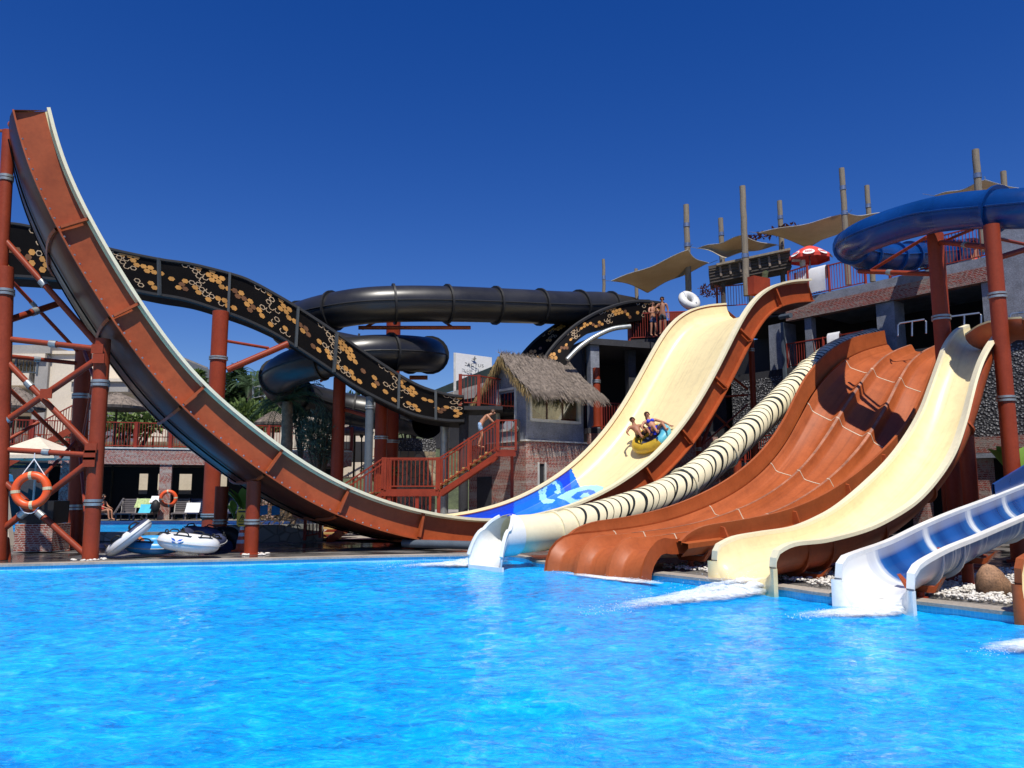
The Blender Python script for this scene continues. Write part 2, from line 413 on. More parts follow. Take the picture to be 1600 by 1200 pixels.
def column(name, label, p, z0, z1, r, mat='steel', bands=(), group=None, n=16, cat='pillar', top=None, flange=True):
    """round steel pillar with galvanised flange bands; top = plan point if it leans"""
    t = thing(name, label, cat, (p[0], p[1], z0), group)
    q = top or p
    m = MB(); m.tube([(p[0], p[1], z0), (q[0], q[1], z1)], r, n)
    if flange: m.tube([(p[0], p[1], z0), (p[0], p[1], z0 + .03)], r * 1.5, n)
    m.build('shaft', mat, t, 40)
    for bz in bands:
        k = (bz - z0) / (z1 - z0); x = p[0] + (q[0] - p[0]) * k; y = p[1] + (q[1] - p[1]) * k
        b = MB(); b.tube([(x, y, bz - .07), (x, y, bz - .015)], r * 1.16, n); b.tube([(x, y, bz + .015), (x, y, bz + .07)], r * 1.16, n)
        b.build('flange_band', 'zinc', t, 40)
    return t
def railing(label, pts, h=1.05, group='red steel railings', gap=.13, mat='steel_thin', post=.09, posts=None, name='railing', thick=1.0, slope=False, parent=None):
    pts = [Vector(p) for p in pts]
    t = parent or thing(name, label, 'railing', pts[0], group)
    up = Vector((0, 0, 1)); top = MB(); bot = MB(); bars = MB()
    for a, b in zip(pts, pts[1:]):
        top.bar(a + up * h, b + up * h, .06 * thick, .05 * thick); bot.bar(a + up * .1, b + up * .1, .045 * thick, .04 * thick)
        L = (b - a).length; n = max(1, int(L / gap))
        for i in range(1, n):
            q = a.lerp(b, i / n); bars.bar(q + up * .12, q + up * (h - .02), .022 * thick, .022 * thick)
        k = max(1, round(L / 1.8))
        for i in range(k + 1):
            if i == k and b is not pts[-1]: continue
            q = a.lerp(b, i / k); m = MB(); m.bar(q - up * .05, q + up * (h + .04), post * thick, post * thick); m.build('post', mat, t)
    top.build('top_rail', mat, t); bot.build('bottom_rail', mat, t)
    if bars.fs: bars.build('bars', mat, t)
    return t
# ------------------------------------------------------------------ pool, deck, ground
CZ, DZ = .15, .13
edge_px = [(0, 882), (200, 877), (400, 873), (600, 868), (740, 866)]
edge = [G(*q, CZ) for q in edge_px]
edge = [edge[0] + (edge[0] - edge[2]) * 1.2] + edge
edge += [G(790, 866, CZ), G(822, 870, CZ), G(842, 877, CZ), G(930, 886, CZ), G(1022, 895, CZ), G(1095, 903, CZ), G(1210, 915, CZ), G(1302, 928, CZ), G(1425, 938, CZ), G(1539, 951, CZ), G(1600, 958, CZ)]
far = spline(edge, 60)
d_ = (far[-1] - far[-4]).normalized()
loop = [Vector((p.x, p.y, 0)) for p in far] + [Vector((far[-1].x, far[-1].y, 0)) + d_ * 4, Vector((11.5, 3.5, 0)), Vector((12.5, -5, 0)), Vector((3, -8, 0)), Vector((-10, -8, 0)), Vector((-18, -4, 0)), Vector((-20, 6, 0))]
for p in loop: p.z = 0
cen = Vector((-2, 7, 0))
nL = len(loop)
m = MB(); rows = []
for k, (off, kk) in enumerate(((.38, 1), (3, 1.02), (8, 1.1), (20, 1.3), (60, 2), (1500, 30))):
    rw = []
    for p in loop:
        d = (p - cen).normalized(); q = p + d * off; rw.append((q.x, q.y, DZ))
    rows.append(rw)
m.grid(rows, close=True, flip=True)
o = m.build('ground', 'deck'); o['kind'] = 'structure'
# coping ring and tiled pool wall
m = MB(); mt = MB(); rows = [[], [], [], []]; tr = [[], []]; uvs = [[], []]; L = 0
pl = loop + [loop[0]]
for i, p in enumerate(pl):
    d = (p - cen).normalized()
    q0 = p - d * .04; q1 = p + d * .42
    rows[0].append((q0.x, q0.y, CZ - .05)); rows[1].append((q0.x, q0.y, CZ)); rows[2].append((q1.x, q1.y, CZ)); rows[3].append((q1.x, q1.y, DZ - .05))
    if i: L += (p - pl[i - 1]).length
    tr[0].append((p.x, p.y, -1.3)); tr[1].append((p.x, p.y, CZ - .03)); uvs[0].append((L, -1.3)); uvs[1].append((L, CZ))
m.grid(rows, flip=True); o = m.build('pool_coping', 'coping', None, 30); o['kind'] = 'structure'
mt.grid(tr, 0, uvs, flip=True); o = mt.build('pool_wall', 'tile'); o['kind'] = 'structure'
m = MB(); m.f([m.v((p.x, p.y, -1.25)) for p in loop]); o = m.build('pool_floor', 'tile'); o['kind'] = 'structure'

def watermat(name, painted_ripples=True):
    t = NT(name); v = t.coords('Object', (1, 1.15, 1))
    n0 = t.noise(v, .33, 3, .5, .4); n1 = t.noise(v, 1.9, 6, .65, 1.6); n2 = t.noise(v, 6.5, 6, .68, 1.6)
    a = t.n('Math', operation='MULTIPLY'); a.inputs[1].default_value = .5; t.l(n1, a.inputs[0])
    b = t.n('Math', operation='MULTIPLY_ADD'); b.inputs[1].default_value = .25; t.l(n0, b.inputs[0]); t.l(a.outputs[0], b.inputs[2])
    c = t.n('Math', operation='MULTIPLY_ADD'); c.inputs[1].default_value = .25; t.l(n2, c.inputs[0]); t.l(b.outputs[0], c.inputs[2])
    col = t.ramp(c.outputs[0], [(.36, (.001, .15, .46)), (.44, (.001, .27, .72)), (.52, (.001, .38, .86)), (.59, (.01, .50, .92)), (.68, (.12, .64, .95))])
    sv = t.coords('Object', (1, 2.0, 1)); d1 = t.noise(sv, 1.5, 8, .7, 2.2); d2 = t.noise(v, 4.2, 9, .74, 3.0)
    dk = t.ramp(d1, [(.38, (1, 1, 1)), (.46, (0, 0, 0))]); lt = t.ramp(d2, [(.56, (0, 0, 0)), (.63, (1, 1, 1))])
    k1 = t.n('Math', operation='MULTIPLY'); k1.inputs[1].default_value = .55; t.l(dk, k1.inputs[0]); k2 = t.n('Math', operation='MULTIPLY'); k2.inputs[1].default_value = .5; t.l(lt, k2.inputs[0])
    col = t.mix(k1.outputs[0], col, (.001, .13, .50)); col = t.mix(k2.outputs[0], col, (.05, .55, .93))  # bright and dark ripple patches of refracted light painted into the colour
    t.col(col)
    t.set(Roughness=.025, IOR=1.33, Specular_IOR_Level=.11)
    f = t.noise(v, 7, 5, .6, .8); f2 = t.noise(v, 26, 3, .6, .4)
    k = t.n('Math', operation='MULTIPLY_ADD'); k.inputs[1].default_value = .22; t.l(f2, k.inputs[0]); t.l(f, k.inputs[2])
    t.bump(k.outputs[0], .75, .05)
    return t.m
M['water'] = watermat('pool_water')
m = MB(); rows = []
x0, x1, y0, y1, st = -20.5, 12.5, -8.5, 22.5, .085
ins = [(p.x + (cen.x - p.x) * -.002, p.y) for p in loop]
nx = int((x1 - x0) / st); ny = int((y1 - y0) / st)
idx = {}
for i in range(ny + 1):
    y = y0 + i * st
    if y < 2.5: continue
    for j in range(nx + 1):
        x = x0 + j * st
        if abs(x) > 3 + y * .75: continue
        z = .035 * noise.noise((x * .55, y * .55, 3)) + .028 * noise.noise((x * 1.3 + 5, y * 1.4, 7)) + .016 * noise.noise((x * 3.1, y * 3.3, 1)) + .007 * noise.noise((x * 7, y * 7, 2))
        idx[i, j] = m.v((x, y, z))
for (i, j), a in idx.items():
    b, c, d = idx.get((i, j + 1)), idx.get((i + 1, j + 1)), idx.get((i + 1, j))
    if None in (b, c, d): continue
    x = x0 + (j + .5) * st; y = y0 + (i + .5) * st
    if y > 8 and not pip(x, y, ins): 
        if not any(pip(x + dx, y + dy, ins) for dx in (-.1, .1) for dy in (-.1, .1)): continue
    m.f((a, b, c, d))
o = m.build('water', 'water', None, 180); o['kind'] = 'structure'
# ------------------------------------------------------------------ slides
def lerp(a, b, t): return a + (b - a) * t
def pchip(xs, v):
    def f(x):
        if x <= xs[0]: return v[0]
        for i in range(1, len(xs)):
            if x <= xs[i]: return lerp(v[i - 1], v[i], (x - xs[i - 1]) / (xs[i] - xs[i - 1]))
        return v[-1]
    return f
class Chan:
    """an open channel between a left and a right rim line; prof(t) -> list of (u, depth)"""
    def __init__(s, Lp, Rp, N):
        s.L = spline(Lp, N); s.R = spline(Rp, N); s.N = N; s.T = []; s.Nn = []; s.A = []
        for i in range(N + 1):
            a = (s.L[max(0, i - 1)] + s.R[max(0, i - 1)]) / 2; b = (s.L[min(N, i + 1)] + s.R[min(N, i + 1)]) / 2
            T = (b - a).normalized(); A = s.R[i] - s.L[i]; n = A.cross(T).normalized()
            s.T.append(T); s.A.append(A); s.Nn.append(n)
        s.flip = s.Nn[N // 2].z < 0
        if s.flip: s.Nn = [-n for n in s.Nn]
        s.len = [0]
        for i in range(N): s.len.append(s.len[-1] + ((s.L[i + 1] - s.L[i]).length + (s.R[i + 1] - s.R[i]).length) / 2)
    def p(s, i, u, d):
        return s.L[i] + s.A[i] * u - s.Nn[i] * d
    def surf(s, m, prof, i0=0, i1=None, mi=0, flip=False, off=0):
        i1 = s.N if i1 is None else i1; rows = []; uvs = []
        for i in range(i0, i1 + 1):
            pr = prof(i); rows.append([s.p(i, u, d + off) for u, d in pr]); uvs.append([(s.len[i], u) for u, d in pr])
        m.grid(rows, mi, uvs, flip=(s.flip != flip))
    def strip(s, m, prof, i, wd, th, mi=0):
        # rib following the section, a collar wd long (along) and th thick, at station i
        pr = prof(i); T = s.T[i] * wd / 2; a = [s.p(i, u, d) for u, d in pr]; b = [s.p(i, u, d + th) for u, d in pr]
        m.grid([[q - T for q in a], [q - T for q in b], [q + T for q in b], [q + T for q in a], [q - T for q in a]], mi)

# ---- the big half-pipe
bs = .56; bn = math.hypot(1, bs); bd = (1 / bn, bs / bn); BC = Vector((-bd[1], bd[0], 0))
P0 = at(75, 173, 19.0)
near_px = [(76.7, 173), (85, 213), (100, 260), (118, 300), (143, 350), (173, 403), (207, 457), (240, 507), (273, 550), (300, 584), (333, 617), (367, 645), (412, 681), (450, 709), (490, 735), (530, 757), (575, 776), (615, 789), (657, 800), (700, 808), (755, 814), (790, 813), (830, 807), (867, 798), (900, 788), (930, 775), (967, 755), (1005, 728), (1032, 702), (1060, 669), (1080, 642), (1100, 608), (1120, 570), (1135, 538), (1150, 509), (1160, 490), (1172, 472), (1187, 456), (1205, 444), (1230, 437), (1262, 438)]
near = smoothpts([V(*q, P0, bd) for q in near_px], 2)
BW = 4.75
nearr = spline(near, 150)
# over the crest at the top of the right arm the far rim follows the same curve, a little lower
farr = [p + BC * BW for p in nearr]
B = Chan(nearr, farr, 150)
frac = lambda i: i / 150
bdep = pchip([0.06, .35, .5, .62, 1], [.80, .85, .82, .80, .92])
def b_in(i):
    k = bdep(frac(i)); return [(.004, .0), (.01, k * .35), (.03, k * .66), (.07, k * .84), (.14, k * .93), (.3, k * .98), (.5, k), (.7, k * .98), (.86, k * .93), (.93, k * .84), (.97, k * .66), (.99, k * .35), (.996, 0)]
def b_outwall(i):
    k = bdep(frac(i)); return [(.006, .03), (.006, k * .5), (.004, k * .86), (.004, k * .98)]
def b_under(i):
    k = bdep(frac(i)); bl = .2 * pchip([0, .08, .3, .48, .62, 1], [.7, 1.1, 1.05, .1, .1, .7])(frac(i))
    return [(-.02, k * .98), (.02, k + bl * .25), (.1, k + bl * .62), (.22, k + bl * .88), (.4, k + bl), (.6, k + bl), (.78, k + bl * .88), (.9, k + bl * .62), (.98, k + bl * .25), (1.012, k * .98)]
bt = thing('half_pipe_slide', 'huge brown and cream half-pipe slide with tall left tip and painted blue waves', 'water slide', (P0.x, P0.y, 0))
m = MB(); B.surf(m, b_in); m.build('slide_bed', 'cream', bt, 60)
# wave mural, laid 6 mm proud of the bed
mural = [(1, [(795, 725), (845, 710), (880, 705), (908, 765), (905, 787), (862, 803), (812, 820), (795, 800)]), (0, [(640, 812), (650, 785), (700, 765), (760, 745), (803, 725), (812, 790), (820, 816), (760, 820)]),
 (1, [(803, 725), (838, 715), (843, 778), (852, 786), (870, 785), (884, 776), (900, 782), (888, 792), (862, 800), (815, 815), (802, 800), (803, 790)]),
 (0, [(863, 712), (886, 700), (891, 752), (893, 766), (884, 769), (876, 766), (872, 756)]), (1, [(868, 754), (874, 751), (880, 760), (884, 770), (876, 772)]),
 (2, [(836, 716), (841, 714), (847, 771), (853, 779), (868, 781), (863, 786), (850, 787), (843, 781)]),
 (2, [(847, 768), (850, 757), (859, 750), (868, 751), (875, 760), (876, 770), (871, 772), (866, 769), (870, 766), (868, 758), (861, 755), (855, 761), (852, 772), (856, 780), (850, 780)]),
 (2, [(870, 777), (888, 767), (912, 759), (932, 758), (943, 761), (940, 768), (928, 774), (913, 777), (902, 783), (891, 787), (884, 782)]),
 (1, [(892, 777), (902, 769), (918, 765), (928, 766), (931, 770), (922, 774), (918, 770), (911, 773), (909, 779), (900, 781)]),
 (2, [(906, 776), (912, 770), (919, 770), (914, 774), (910, 779)])]
m = MB(); i0, i1 = 54, 128; NU = 150; NS = 6
def fine(i, u):
    a = int(i); t = i - a; b = min(a + 1, B.N)
    def q(k):
        pr = b_in(k)
        for (u0, d0), (u1, d1) in zip(pr, pr[1:]):
            if u <= u1: d = lerp(d0, d1, (u - u0) / (u1 - u0)); break
        return B.p(k, u, d - .008)
    return q(a).lerp(q(b), t)
cache = {}
for a in range((i1 - i0) * NS + 1):
    for b in range(NU + 1): cache[a, b] = fine(i0 + a / NS, .015 + .9808 * (1 - (1 - b / NU) ** 1.5))
ids = {}
for a in range((i1 - i0) * NS):
    for b in range(NU):
        cpt = (cache[a, b] + cache[a + 1, b + 1]) / 2; x, y = proj(cpt); hit = None
        for k, poly in mural:
            if pip(x, y, poly): hit = k
        if hit is None: continue
        q = []
        for kk in ((a, b), (a + 1, b), (a + 1, b + 1), (a, b + 1)):
            if kk not in ids: ids[kk] = m.v(cache[kk])
            q.append(ids[kk])
        m.f(q if B.flip else q[::-1], hit)
m.build('wave_mural', ['bluedeep', 'bluemid', 'bluepale'], bt)
m = MB(); B.surf(m, b_outwall, flip=True); m.build('side_wall', 'brown_dark', bt, 50)
m = MB(); B.surf(m, lambda i: [(1 - u, d) for u, d in b_outwall(i)][::-1], flip=True); m.build('side_wall', 'brown_dark', bt, 50)
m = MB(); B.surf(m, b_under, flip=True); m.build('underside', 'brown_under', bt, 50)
# longitudinal seam along the underside
m = MB()
for uu in (.36, .64):
    m.grid([[B.p(i, uu - .006, b_under(i)[4][1] + .012), B.p(i, uu + .006, b_under(i)[4][1] + .05), B.p(i, uu + .012, b_under(i)[4][1] + .012)] for i in range(151)])
m.build('underside_seam', 'black', bt)
for sgn, (ua, ub) in ((0, (-.044, .014)), (1, (.986, 1.036))):
    m = MB(); rows = []
    for i in range(151): rows.append([B.p(i, ua, .05), B.p(i, ua, -.03), B.p(i, ub, -.03), B.p(i, ub, .05), B.p(i, ua, .05)])
    m.grid(rows, flip=not B.flip); m.build('rim', 'cream_rim', bt)
# near bolted ledge under the side wall
m = MB(); m.grid([[B.p(i, -.034, bdep(frac(i)) * .95), B.p(i, -.034, bdep(frac(i)) * 1.0), B.p(i, .03, bdep(frac(i)) * 1.0), B.p(i, .01, bdep(frac(i)) * .95), B.p(i, -.034, bdep(frac(i)) * .95)] for i in range(151)]); m.build('bolted_ledge', 'brown_dark', bt)
m = MB()
for i in range(3, 60, 1):
    q = B.p(i, -.03, bdep(frac(i)) * .93); m.ball(q, .03, 6, 4)
m.build('bolt_heads', 'metal', bt)
def stat(px, py):
    return min(range(151), key=lambda i: (proj(B.L[i])[0] - px) ** 2 + (proj(B.L[i])[1] - py) ** 2)
for q in [(137, 340), (222, 480), (322, 607), (440, 703), (548, 765), (660, 801), (775, 814), (900, 788), (1005, 728), (1062, 667), (1110, 590), (1150, 510), (1205, 444)]:
    i = stat(*q); m = MB()
    pr = [(-.006, .05), (-.006, bdep(frac(i)) * .9)]
    a = [B.p(i, u, d) for u, d in pr]; n = BC * -.17; T = B.T[i] * .035
    m.prism([a[0] - T, a[0] - T + n * .75, a[1] - T + n, a[1] - T], T * 2)
    B.strip(m, b_under, i, .08, .07); m.build('rib', 'brown_dark', bt)
# closing panels at both ends
m = MB()
for i, sg in ((0, -1), (150, 1)):
    pi = b_in(i); po = b_under(i); T = B.T[i] * sg * .02
    a = [B.p(i, u, d) + T for u, d in pi]; b = [B.p(i, lerp(po[0][0], po[-1][0], k / (len(pi) - 1)), max(pi[k][1], pchip([p[0] for p in po], [p[1] for p in po])(lerp(po[0][0], po[-1][0], k / (len(pi) - 1))))) + T for k in range(len(pi))]
    m.grid([a, b])
m.build('end_flange', 'brown_dark', bt)

# ---- three-lane racer
def chan_rim(c, m, ua, ub, z0, z1, i0=0, i1=None, mi=0):
    i1 = c.N if i1 is None else i1
    m.grid([[c.p(i, ua, z1), c.p(i, ua, z0), c.p(i, ub, z0), c.p(i, ub, z1), c.p(i, ua, z1)] for i in range(i0, i1 + 1)], mi, flip=not c.flip)
d3 = (.75, .66)
A3 = G(862, 893, 0); B3 = G(1012, 909, 0)
L3 = [V(*q, A3, d3) for q in [(893, 822), (945, 815), (1000, 808), (1050, 795), (1100, 775), (1145, 750), (1180, 723), (1210, 690), (1232, 655), (1247, 620), (1262, 588), (1290, 555), (1318, 535), (1345, 524), (1385, 517)]]
R3 = [V(*q, B3, d3) for q in [(1055, 829), (1110, 820), (1160, 813), (1210, 803), (1250, 790), (1290, 770), (1332, 742), (1370, 710), (1400, 678), (1422, 647), (1438, 610), (1450, 575), (1462, 548), (1476, 530), (1500, 519)]]
d3v = Vector((*d3, 0))
def ext(P, q, dep):   # the mouth: from the wall's start down into the water
    return [Vector((q.x, q.y, -.18)) - d3v * .0, Vector((q.x, q.y, .18)) + d3v * .06, Vector((q.x, q.y, .42)) + d3v * .22, Vector((q.x, q.y, .60)) + d3v * .5]
NR = 90
Lf = spline(smoothpts(L3, 1), NR); Rf = spline(smoothpts(R3, 1), NR)
dep3 = pchip([0, .25, .6, 1], [.42, .55, .85, .75])
fl = lambda P: [p - Vector((0, 0, dep3(i / NR))) for i, p in enumerate(P)]
# lane floor rims (left and right floor edges), then the mouth
def floorline(P, q):
    f_ = fl(P)[::6]; st = [p for p in ext(P, q, 0) if (p - q).dot(d3v) < (f_[0] - q).dot(d3v) - .25]
    return st + f_
W3 = Chan(floorline(Lf, A3), floorline(Rf, B3), 110)
tt = thing('racer_slide', 'broad orange-brown slide with three side-by-side lanes ending in the pool', 'water slide', (A3.x, A3.y, 0))
def lanes(i):
    k = min(1, W3.len[i] / 1.0); r = .20 + .03 * k
    out = [(0, 0 - r * .9), (.02, -r * .75)]
    for a in (0, 1, 2):
        u0 = a / 3; out += [(u0 + .06, .0), (u0 + .085, .025), (u0 + .166, .03), (u0 + .25, .025), (u0 + .275, .0), (u0 + .312, -r * .9), (u0 + .318, -r)]
        if a < 2: out += [(u0 + .348, -r), (u0 + .354, -r * .9)]
    return out[:-1] + [(.98, -r * .75), (1, -r * .9)]
m = MB(); W3.surf(m, lanes); m.build('lane_bed', 'brown', tt, 50)
m = MB(); W3.surf(m, lambda i: [(u, .07 + (0.0 if 0.04 < u < .96 else .0)) for u in (0, .25, .5, .75, 1)], flip=True); W3.surf(m, lambda i: [(-.005, -.25), (-.005, .07)], flip=True); W3.surf(m, lambda i: [(1.005, .07), (1.005, -.25)], flip=True); m.build('underside', 'brown_dark', tt, 50)
# ridge caps as worn pale strips
for a in (1, 2):
    m = MB(); W3.surf(m, lambda i: [(a / 3 - .012, -(.20 + .03 * min(1, W3.len[i])) - .006), (a / 3 + .012, -(.20 + .03 * min(1, W3.len[i])) - .006)], 12); m.build('ridge_line', plain('worn_ridge', (.42, .16, .085), .6, .5, 2.5, .2), tt)
for i in (14, 36, 55, 72, 90):
    m = MB(); pr = lanes(i); T = W3.T[i] * .018
    m.grid([[W3.p(i, u, d - .007) - T for u, d in pr], [W3.p(i, u, d - .007) + T for u, d in pr]], flip=W3.flip); m.build('panel_seam', 'seam', tt)
# side walls
for P, nm, sg in ((Lf, 'left', -1), (Rf, 'right', 1)):
    f_ = fl(P); nrm = Vector((d3[1], -d3[0], 0)) * sg
    m = MB(); rows = []
    for i in range(NR + 1):
        t, b = P[i], f_[i] + Vector((0, 0, .18))
        if i < 5: t = b.lerp(t, [0, .45, .7, .86, .96][i])
        o_ = nrm * .16
        b2 = b - Vector((0, 0, .30))
        rows.append([b, b.lerp(t, .5) + o_ * .25, t + o_ * .4, t + o_ * .4 + Vector((0, 0, .03)), t + o_ * .95 + Vector((0, 0, .03)), t + o_ * .95 - Vector((0, 0, .05)), b.lerp(t, .5) + o_ * .9, b + o_ * .85, b + o_ * 2.0 - Vector((0, 0, .02)), b + o_ * 2.0 - Vector((0, 0, .12)), b2 + o_ * .8])
    m.grid(rows, flip=sg < 0); m.build('side_wall', 'brown', tt, 40)
    for i in (7, 22, 36, 48, 60, 72, 83):
        m = MB(); t, b = P[i], f_[i] + Vector((0, 0, .18)); T = (P[i + 1] - P[i - 1]).normalized() * .03; o_ = nrm * .16
        m.prism([t + o_ * .9 - T - Vector((0, 0, .04)), t + o_ * 1.5 - T - Vector((0, 0, .06)), b + o_ * 2.1 - T, b + o_ * .8 - T], T * 2); m.build('rib', 'brown_dark', tt)

# ---- generic flume with skirted mouth
def flume(name, label, Lpx, Rpx, mouthL, mouthR, d, depth, inner, outer, rim, N=80, skirt=None, extraL=(), extraR=(), rib=(), rimw=.055, ribmat='zinc', skirt_r=.18, drop=.0):
    dv = Vector((*d, 0)); A, Bq = G(*mouthL, 0), G(*mouthR, 0)
    Lp = [V(*q, A, d) for q in Lpx] + list(extraL); Rp = [V(*q, Bq, d) for q in Rpx] + list(extraR)
    Lp = [Lp[0] - dv * a_ - Vector((0, 0, b_)) for a_, b_ in ((.2, .34), (.18, .19), (.1, .07))] + [Lp[0] + dv * .04 - Vector((0, 0, .01))] + Lp[1:]; Rp = [Rp[0] - dv * a_ - Vector((0, 0, b_)) for a_, b_ in ((.2, .34), (.18, .19), (.1, .07))] + [Rp[0] + dv * .04 - Vector((0, 0, .01))] + Rp[1:]
    c = Chan(Lp, Rp, N); k0 = next(i for i in range(N) if c.len[i] > .75)
    for i in range(k0): c.Nn[i] = (c.Nn[k0] * (.55 + .45 * i / k0) + Vector((0, 0, 1)) * (.45 - .45 * i / k0)).normalized()
    t = thing(name, label, 'water slide', (A.x, A.y, 0))
    def prof(i, e=0):
        k = depth; out = []
        for j in range(17):
            a = PI * j / 16; out.append((.5 - (.5 - rimw / 1.3 + e * .3) * math.cos(a) * (1 if True else 0), (k + e) * math.sin(a) ** .8))
        return out
    m = MB(); c.surf(m, prof); m.build('slide_bed', inner, t, 60)
    m = MB(); c.surf(m, lambda i: prof(i, .05), flip=True); m.build('underside', outer, t, 60)
    for ua, ub in ((-.06, rimw / 1.2), (1 - rimw / 1.2, 1.06)):
        m = MB(); chan_rim(c, m, ua, ub, -.02, .05); m.build('rim', rim, t)
    if skirt:
        # front panel: from the trough's end section out to a rectangle that stands in the water
        pr = prof(0); a = [c.p(0, u, d_) for u, d_ in pr]; T = -dv * .03
        up = Vector((0, 0, 1)); base = -.15
        ll, rr = c.p(0, -.07, -.0), c.p(0, 1.07, -.0); outl = []
        n = len(a)
        for j in range(n):
            k = j / (n - 1)
            if k < .3: q = ll.lerp(Vector((ll.x, ll.y, base)), k / .3) if k > 0 else ll
            elif k > .7: q = Vector((rr.x, rr.y, base)).lerp(rr, (k - .7) / .3)
            else: q = Vector((ll.x, ll.y, base)).lerp(Vector((rr.x, rr.y, base)), (k - .3) / .4)
            outl.append(q)
        m = MB()
        # rounded lip: trough bends down and outward into the skirt
        rows = []
        for s_ in range(7):
            k = s_ / 6; rows.append([a[j].lerp(outl[j], k) + T * (1 - (1 - k) ** 2) * 3.5 for j in range(n)])
        rows.append([outl[j] + T * 3.5 + dv * .12 for j in range(n)])
        m.grid(rows, flip=c.flip is False); m.build('mouth_skirt', skirt, t, 60)
    for i in rib:
        m = MB(); c.strip(m, lambda i: prof(i, .05), i, .07, .09); m.build('joint_flange', ribmat, t)
    return t, c, prof
db = (.80, .60)
tb, cbg, pfb = flume('body_slide', 'cream body slide with one smooth trough and brown underside, right of the three lanes', 
    [(1126, 848), (1150, 839), (1190, 832), (1240, 824), (1280, 808), (1312, 789), (1352, 756), (1390, 718), (1418, 680), (1440, 640), (1455, 600), (1467, 566), (1478, 538), (1494, 517), (1512, 508)],
    [(1216, 856), (1240, 848), (1290, 842), (1350, 826), (1395, 804), (1432, 778), (1464, 742), (1488, 703), (1504, 658), (1514, 620), (1522, 590), (1532, 562), (1545, 538), (1560, 520), (1580, 508)],
    (1113, 915), (1206, 931), db, .62, 'cream', 'brown_dark', 'cream_rim', skirt='cream', rib=(9, 14, 26, 40, 54),
    ribmat='brown_dark')
e = at(1600, 497, 20.6)
top = MB(); tp = [(cbg.L[80] + cbg.R[80]) / 2 - Vector((0, 0, .25)), at(1575, 505, 20.6), at(1612, 503, 20.2), at(1660, 500, 19.5)]
pth = spline(tp, 16); rows = []
for i, p in enumerate(pth):
    T = (pth[min(i + 1, 16)] - pth[max(0, i - 1)]).normalized(); sd = T.cross(Vector((0, 0, 1))).normalized()
    rows.append([p + sd * .62 * math.cos(PI * j / 12) + Vector((0, 0, .03 - .45 * math.sin(PI * j / 12))) for j in range(13)])
top.grid(rows); top.build('start_curve', 'cream', tb, 60)
m = MB(); m.grid([[q + Vector((0, 0, -.05)) for q in r] for r in rows], flip=True); m.build('start_curve_underside', 'brown_dark', tb, 60)
def paintmat():
    t = NT('sprayed_blue_on_white'); uv = t.n('UVMap'); sep = t.n('SeparateXYZ'); t.l(uv.outputs[0], sep.inputs[0])
    mp = t.n('Mapping'); mp.inputs['Scale'].default_value = (1, .2, 1); t.l(uv.outputs[0], mp.inputs[0])
    nz = t.noise(mp.outputs[0], 5, 4, .6, .5)
    def mt(op, a, b):
        x = t.n('Math', operation=op)
        for i, q in enumerate((a, b)):
            if isinstance(q, (int, float)): x.inputs[i].default_value = q
            else: t.l(q, x.inputs[i])
        return x.outputs[0]
    u = mt('ADD', mt('SUBTRACT', sep.outputs[0], 1.35), mt('MULTIPLY', mt('SUBTRACT', nz, .5), .35))
    fr = mt('PINGPONG', u, 1.1)
    band = t.ramp(mt('MULTIPLY', fr, .9), [(.03, (.70, .74, .74)), (.16, (.02, .12, .36)), (.5, (.004, .045, .20)), (.9, (.012, .09, .33))])
    gate = t.ramp(sep.outputs[0], [(.0, (0, 0, 0)), (1, (1, 1, 1))]); 
    g = t.n('MapRange'); t.l(u, g.inputs[0]); g.inputs[1].default_value = -.25; g.inputs[2].default_value = .05
    edge = t.n('MapRange'); t.l(mt('ABSOLUTE', mt('SUBTRACT', sep.outputs[1], .5), 0), edge.inputs[0]); edge.inputs[1].default_value = .43; edge.inputs[2].default_value = .49; edge.inputs[3].default_value = 1; edge.inputs[4].default_value = 0
    t.col(t.mix(mt('MULTIPLY', g.outputs[0], edge.outputs[0]), (.80, .80, .76), band)); t.set(Roughness=.22, Coat_Weight=.3); return t.m
M['paint'] = paintmat()
def paintout():
    t = NT('blue_streaks_on_white'); uv = t.n('UVMap'); mp = t.n('Mapping'); mp.inputs['Scale'].default_value = (1, .25, 1); t.l(uv.outputs[0], mp.inputs[0])
    nz = t.noise(mp.outputs[0], 4.5, 3, .55, 1)
    sep = t.n('SeparateXYZ'); t.l(uv.outputs[0], sep.inputs[0])
    g = t.n('MapRange'); t.l(sep.outputs[0], g.inputs[0]); g.inputs[1].default_value = 1.3; g.inputs[2].default_value = 1.7
    t.col(t.mix(g.outputs[0], (.78, .78, .74), t.ramp(nz, [(.42, (.03, .13, .34)), (.56, (.08, .22, .42)), (.64, (.6, .66, .68))]))); t.set(Roughness=.3); return t.m
M['paintout'] = paintout()
tw, cw, pfw = flume('white_slide', 'white open slide sprayed dark blue inside, entering the pool at right', 
    [(1318, 870), (1345, 861), (1390, 845), (1440, 821), (1490, 800), (1536, 783), (1600, 758), (1680, 727)],
    [(1428, 884), (1445, 874), (1480, 856), (1520, 840), (1553, 826), (1600, 806), (1680, 772), (1760, 738)],
    (1305, 948), (1421, 961), d3, .56, 'paint', 'paintout', 'white', skirt='white', rib=(7, 11, 26, 28), ribmat='white', N=60)
# blue high-sided continuation beyond the joint
m = MB()
rows = []
for i in range(33, 61): rows.append([cw.p(i, -.03, .0), cw.p(i, -.05, -.25 - min(.35, (i - 33) * .02)), cw.p(i, -.09, -.25 - min(.35, (i - 33) * .02)), cw.p(i, -.09, .3)])
m.grid(rows); m.build('blue_splash_wall', 'bluef', tw, 40)
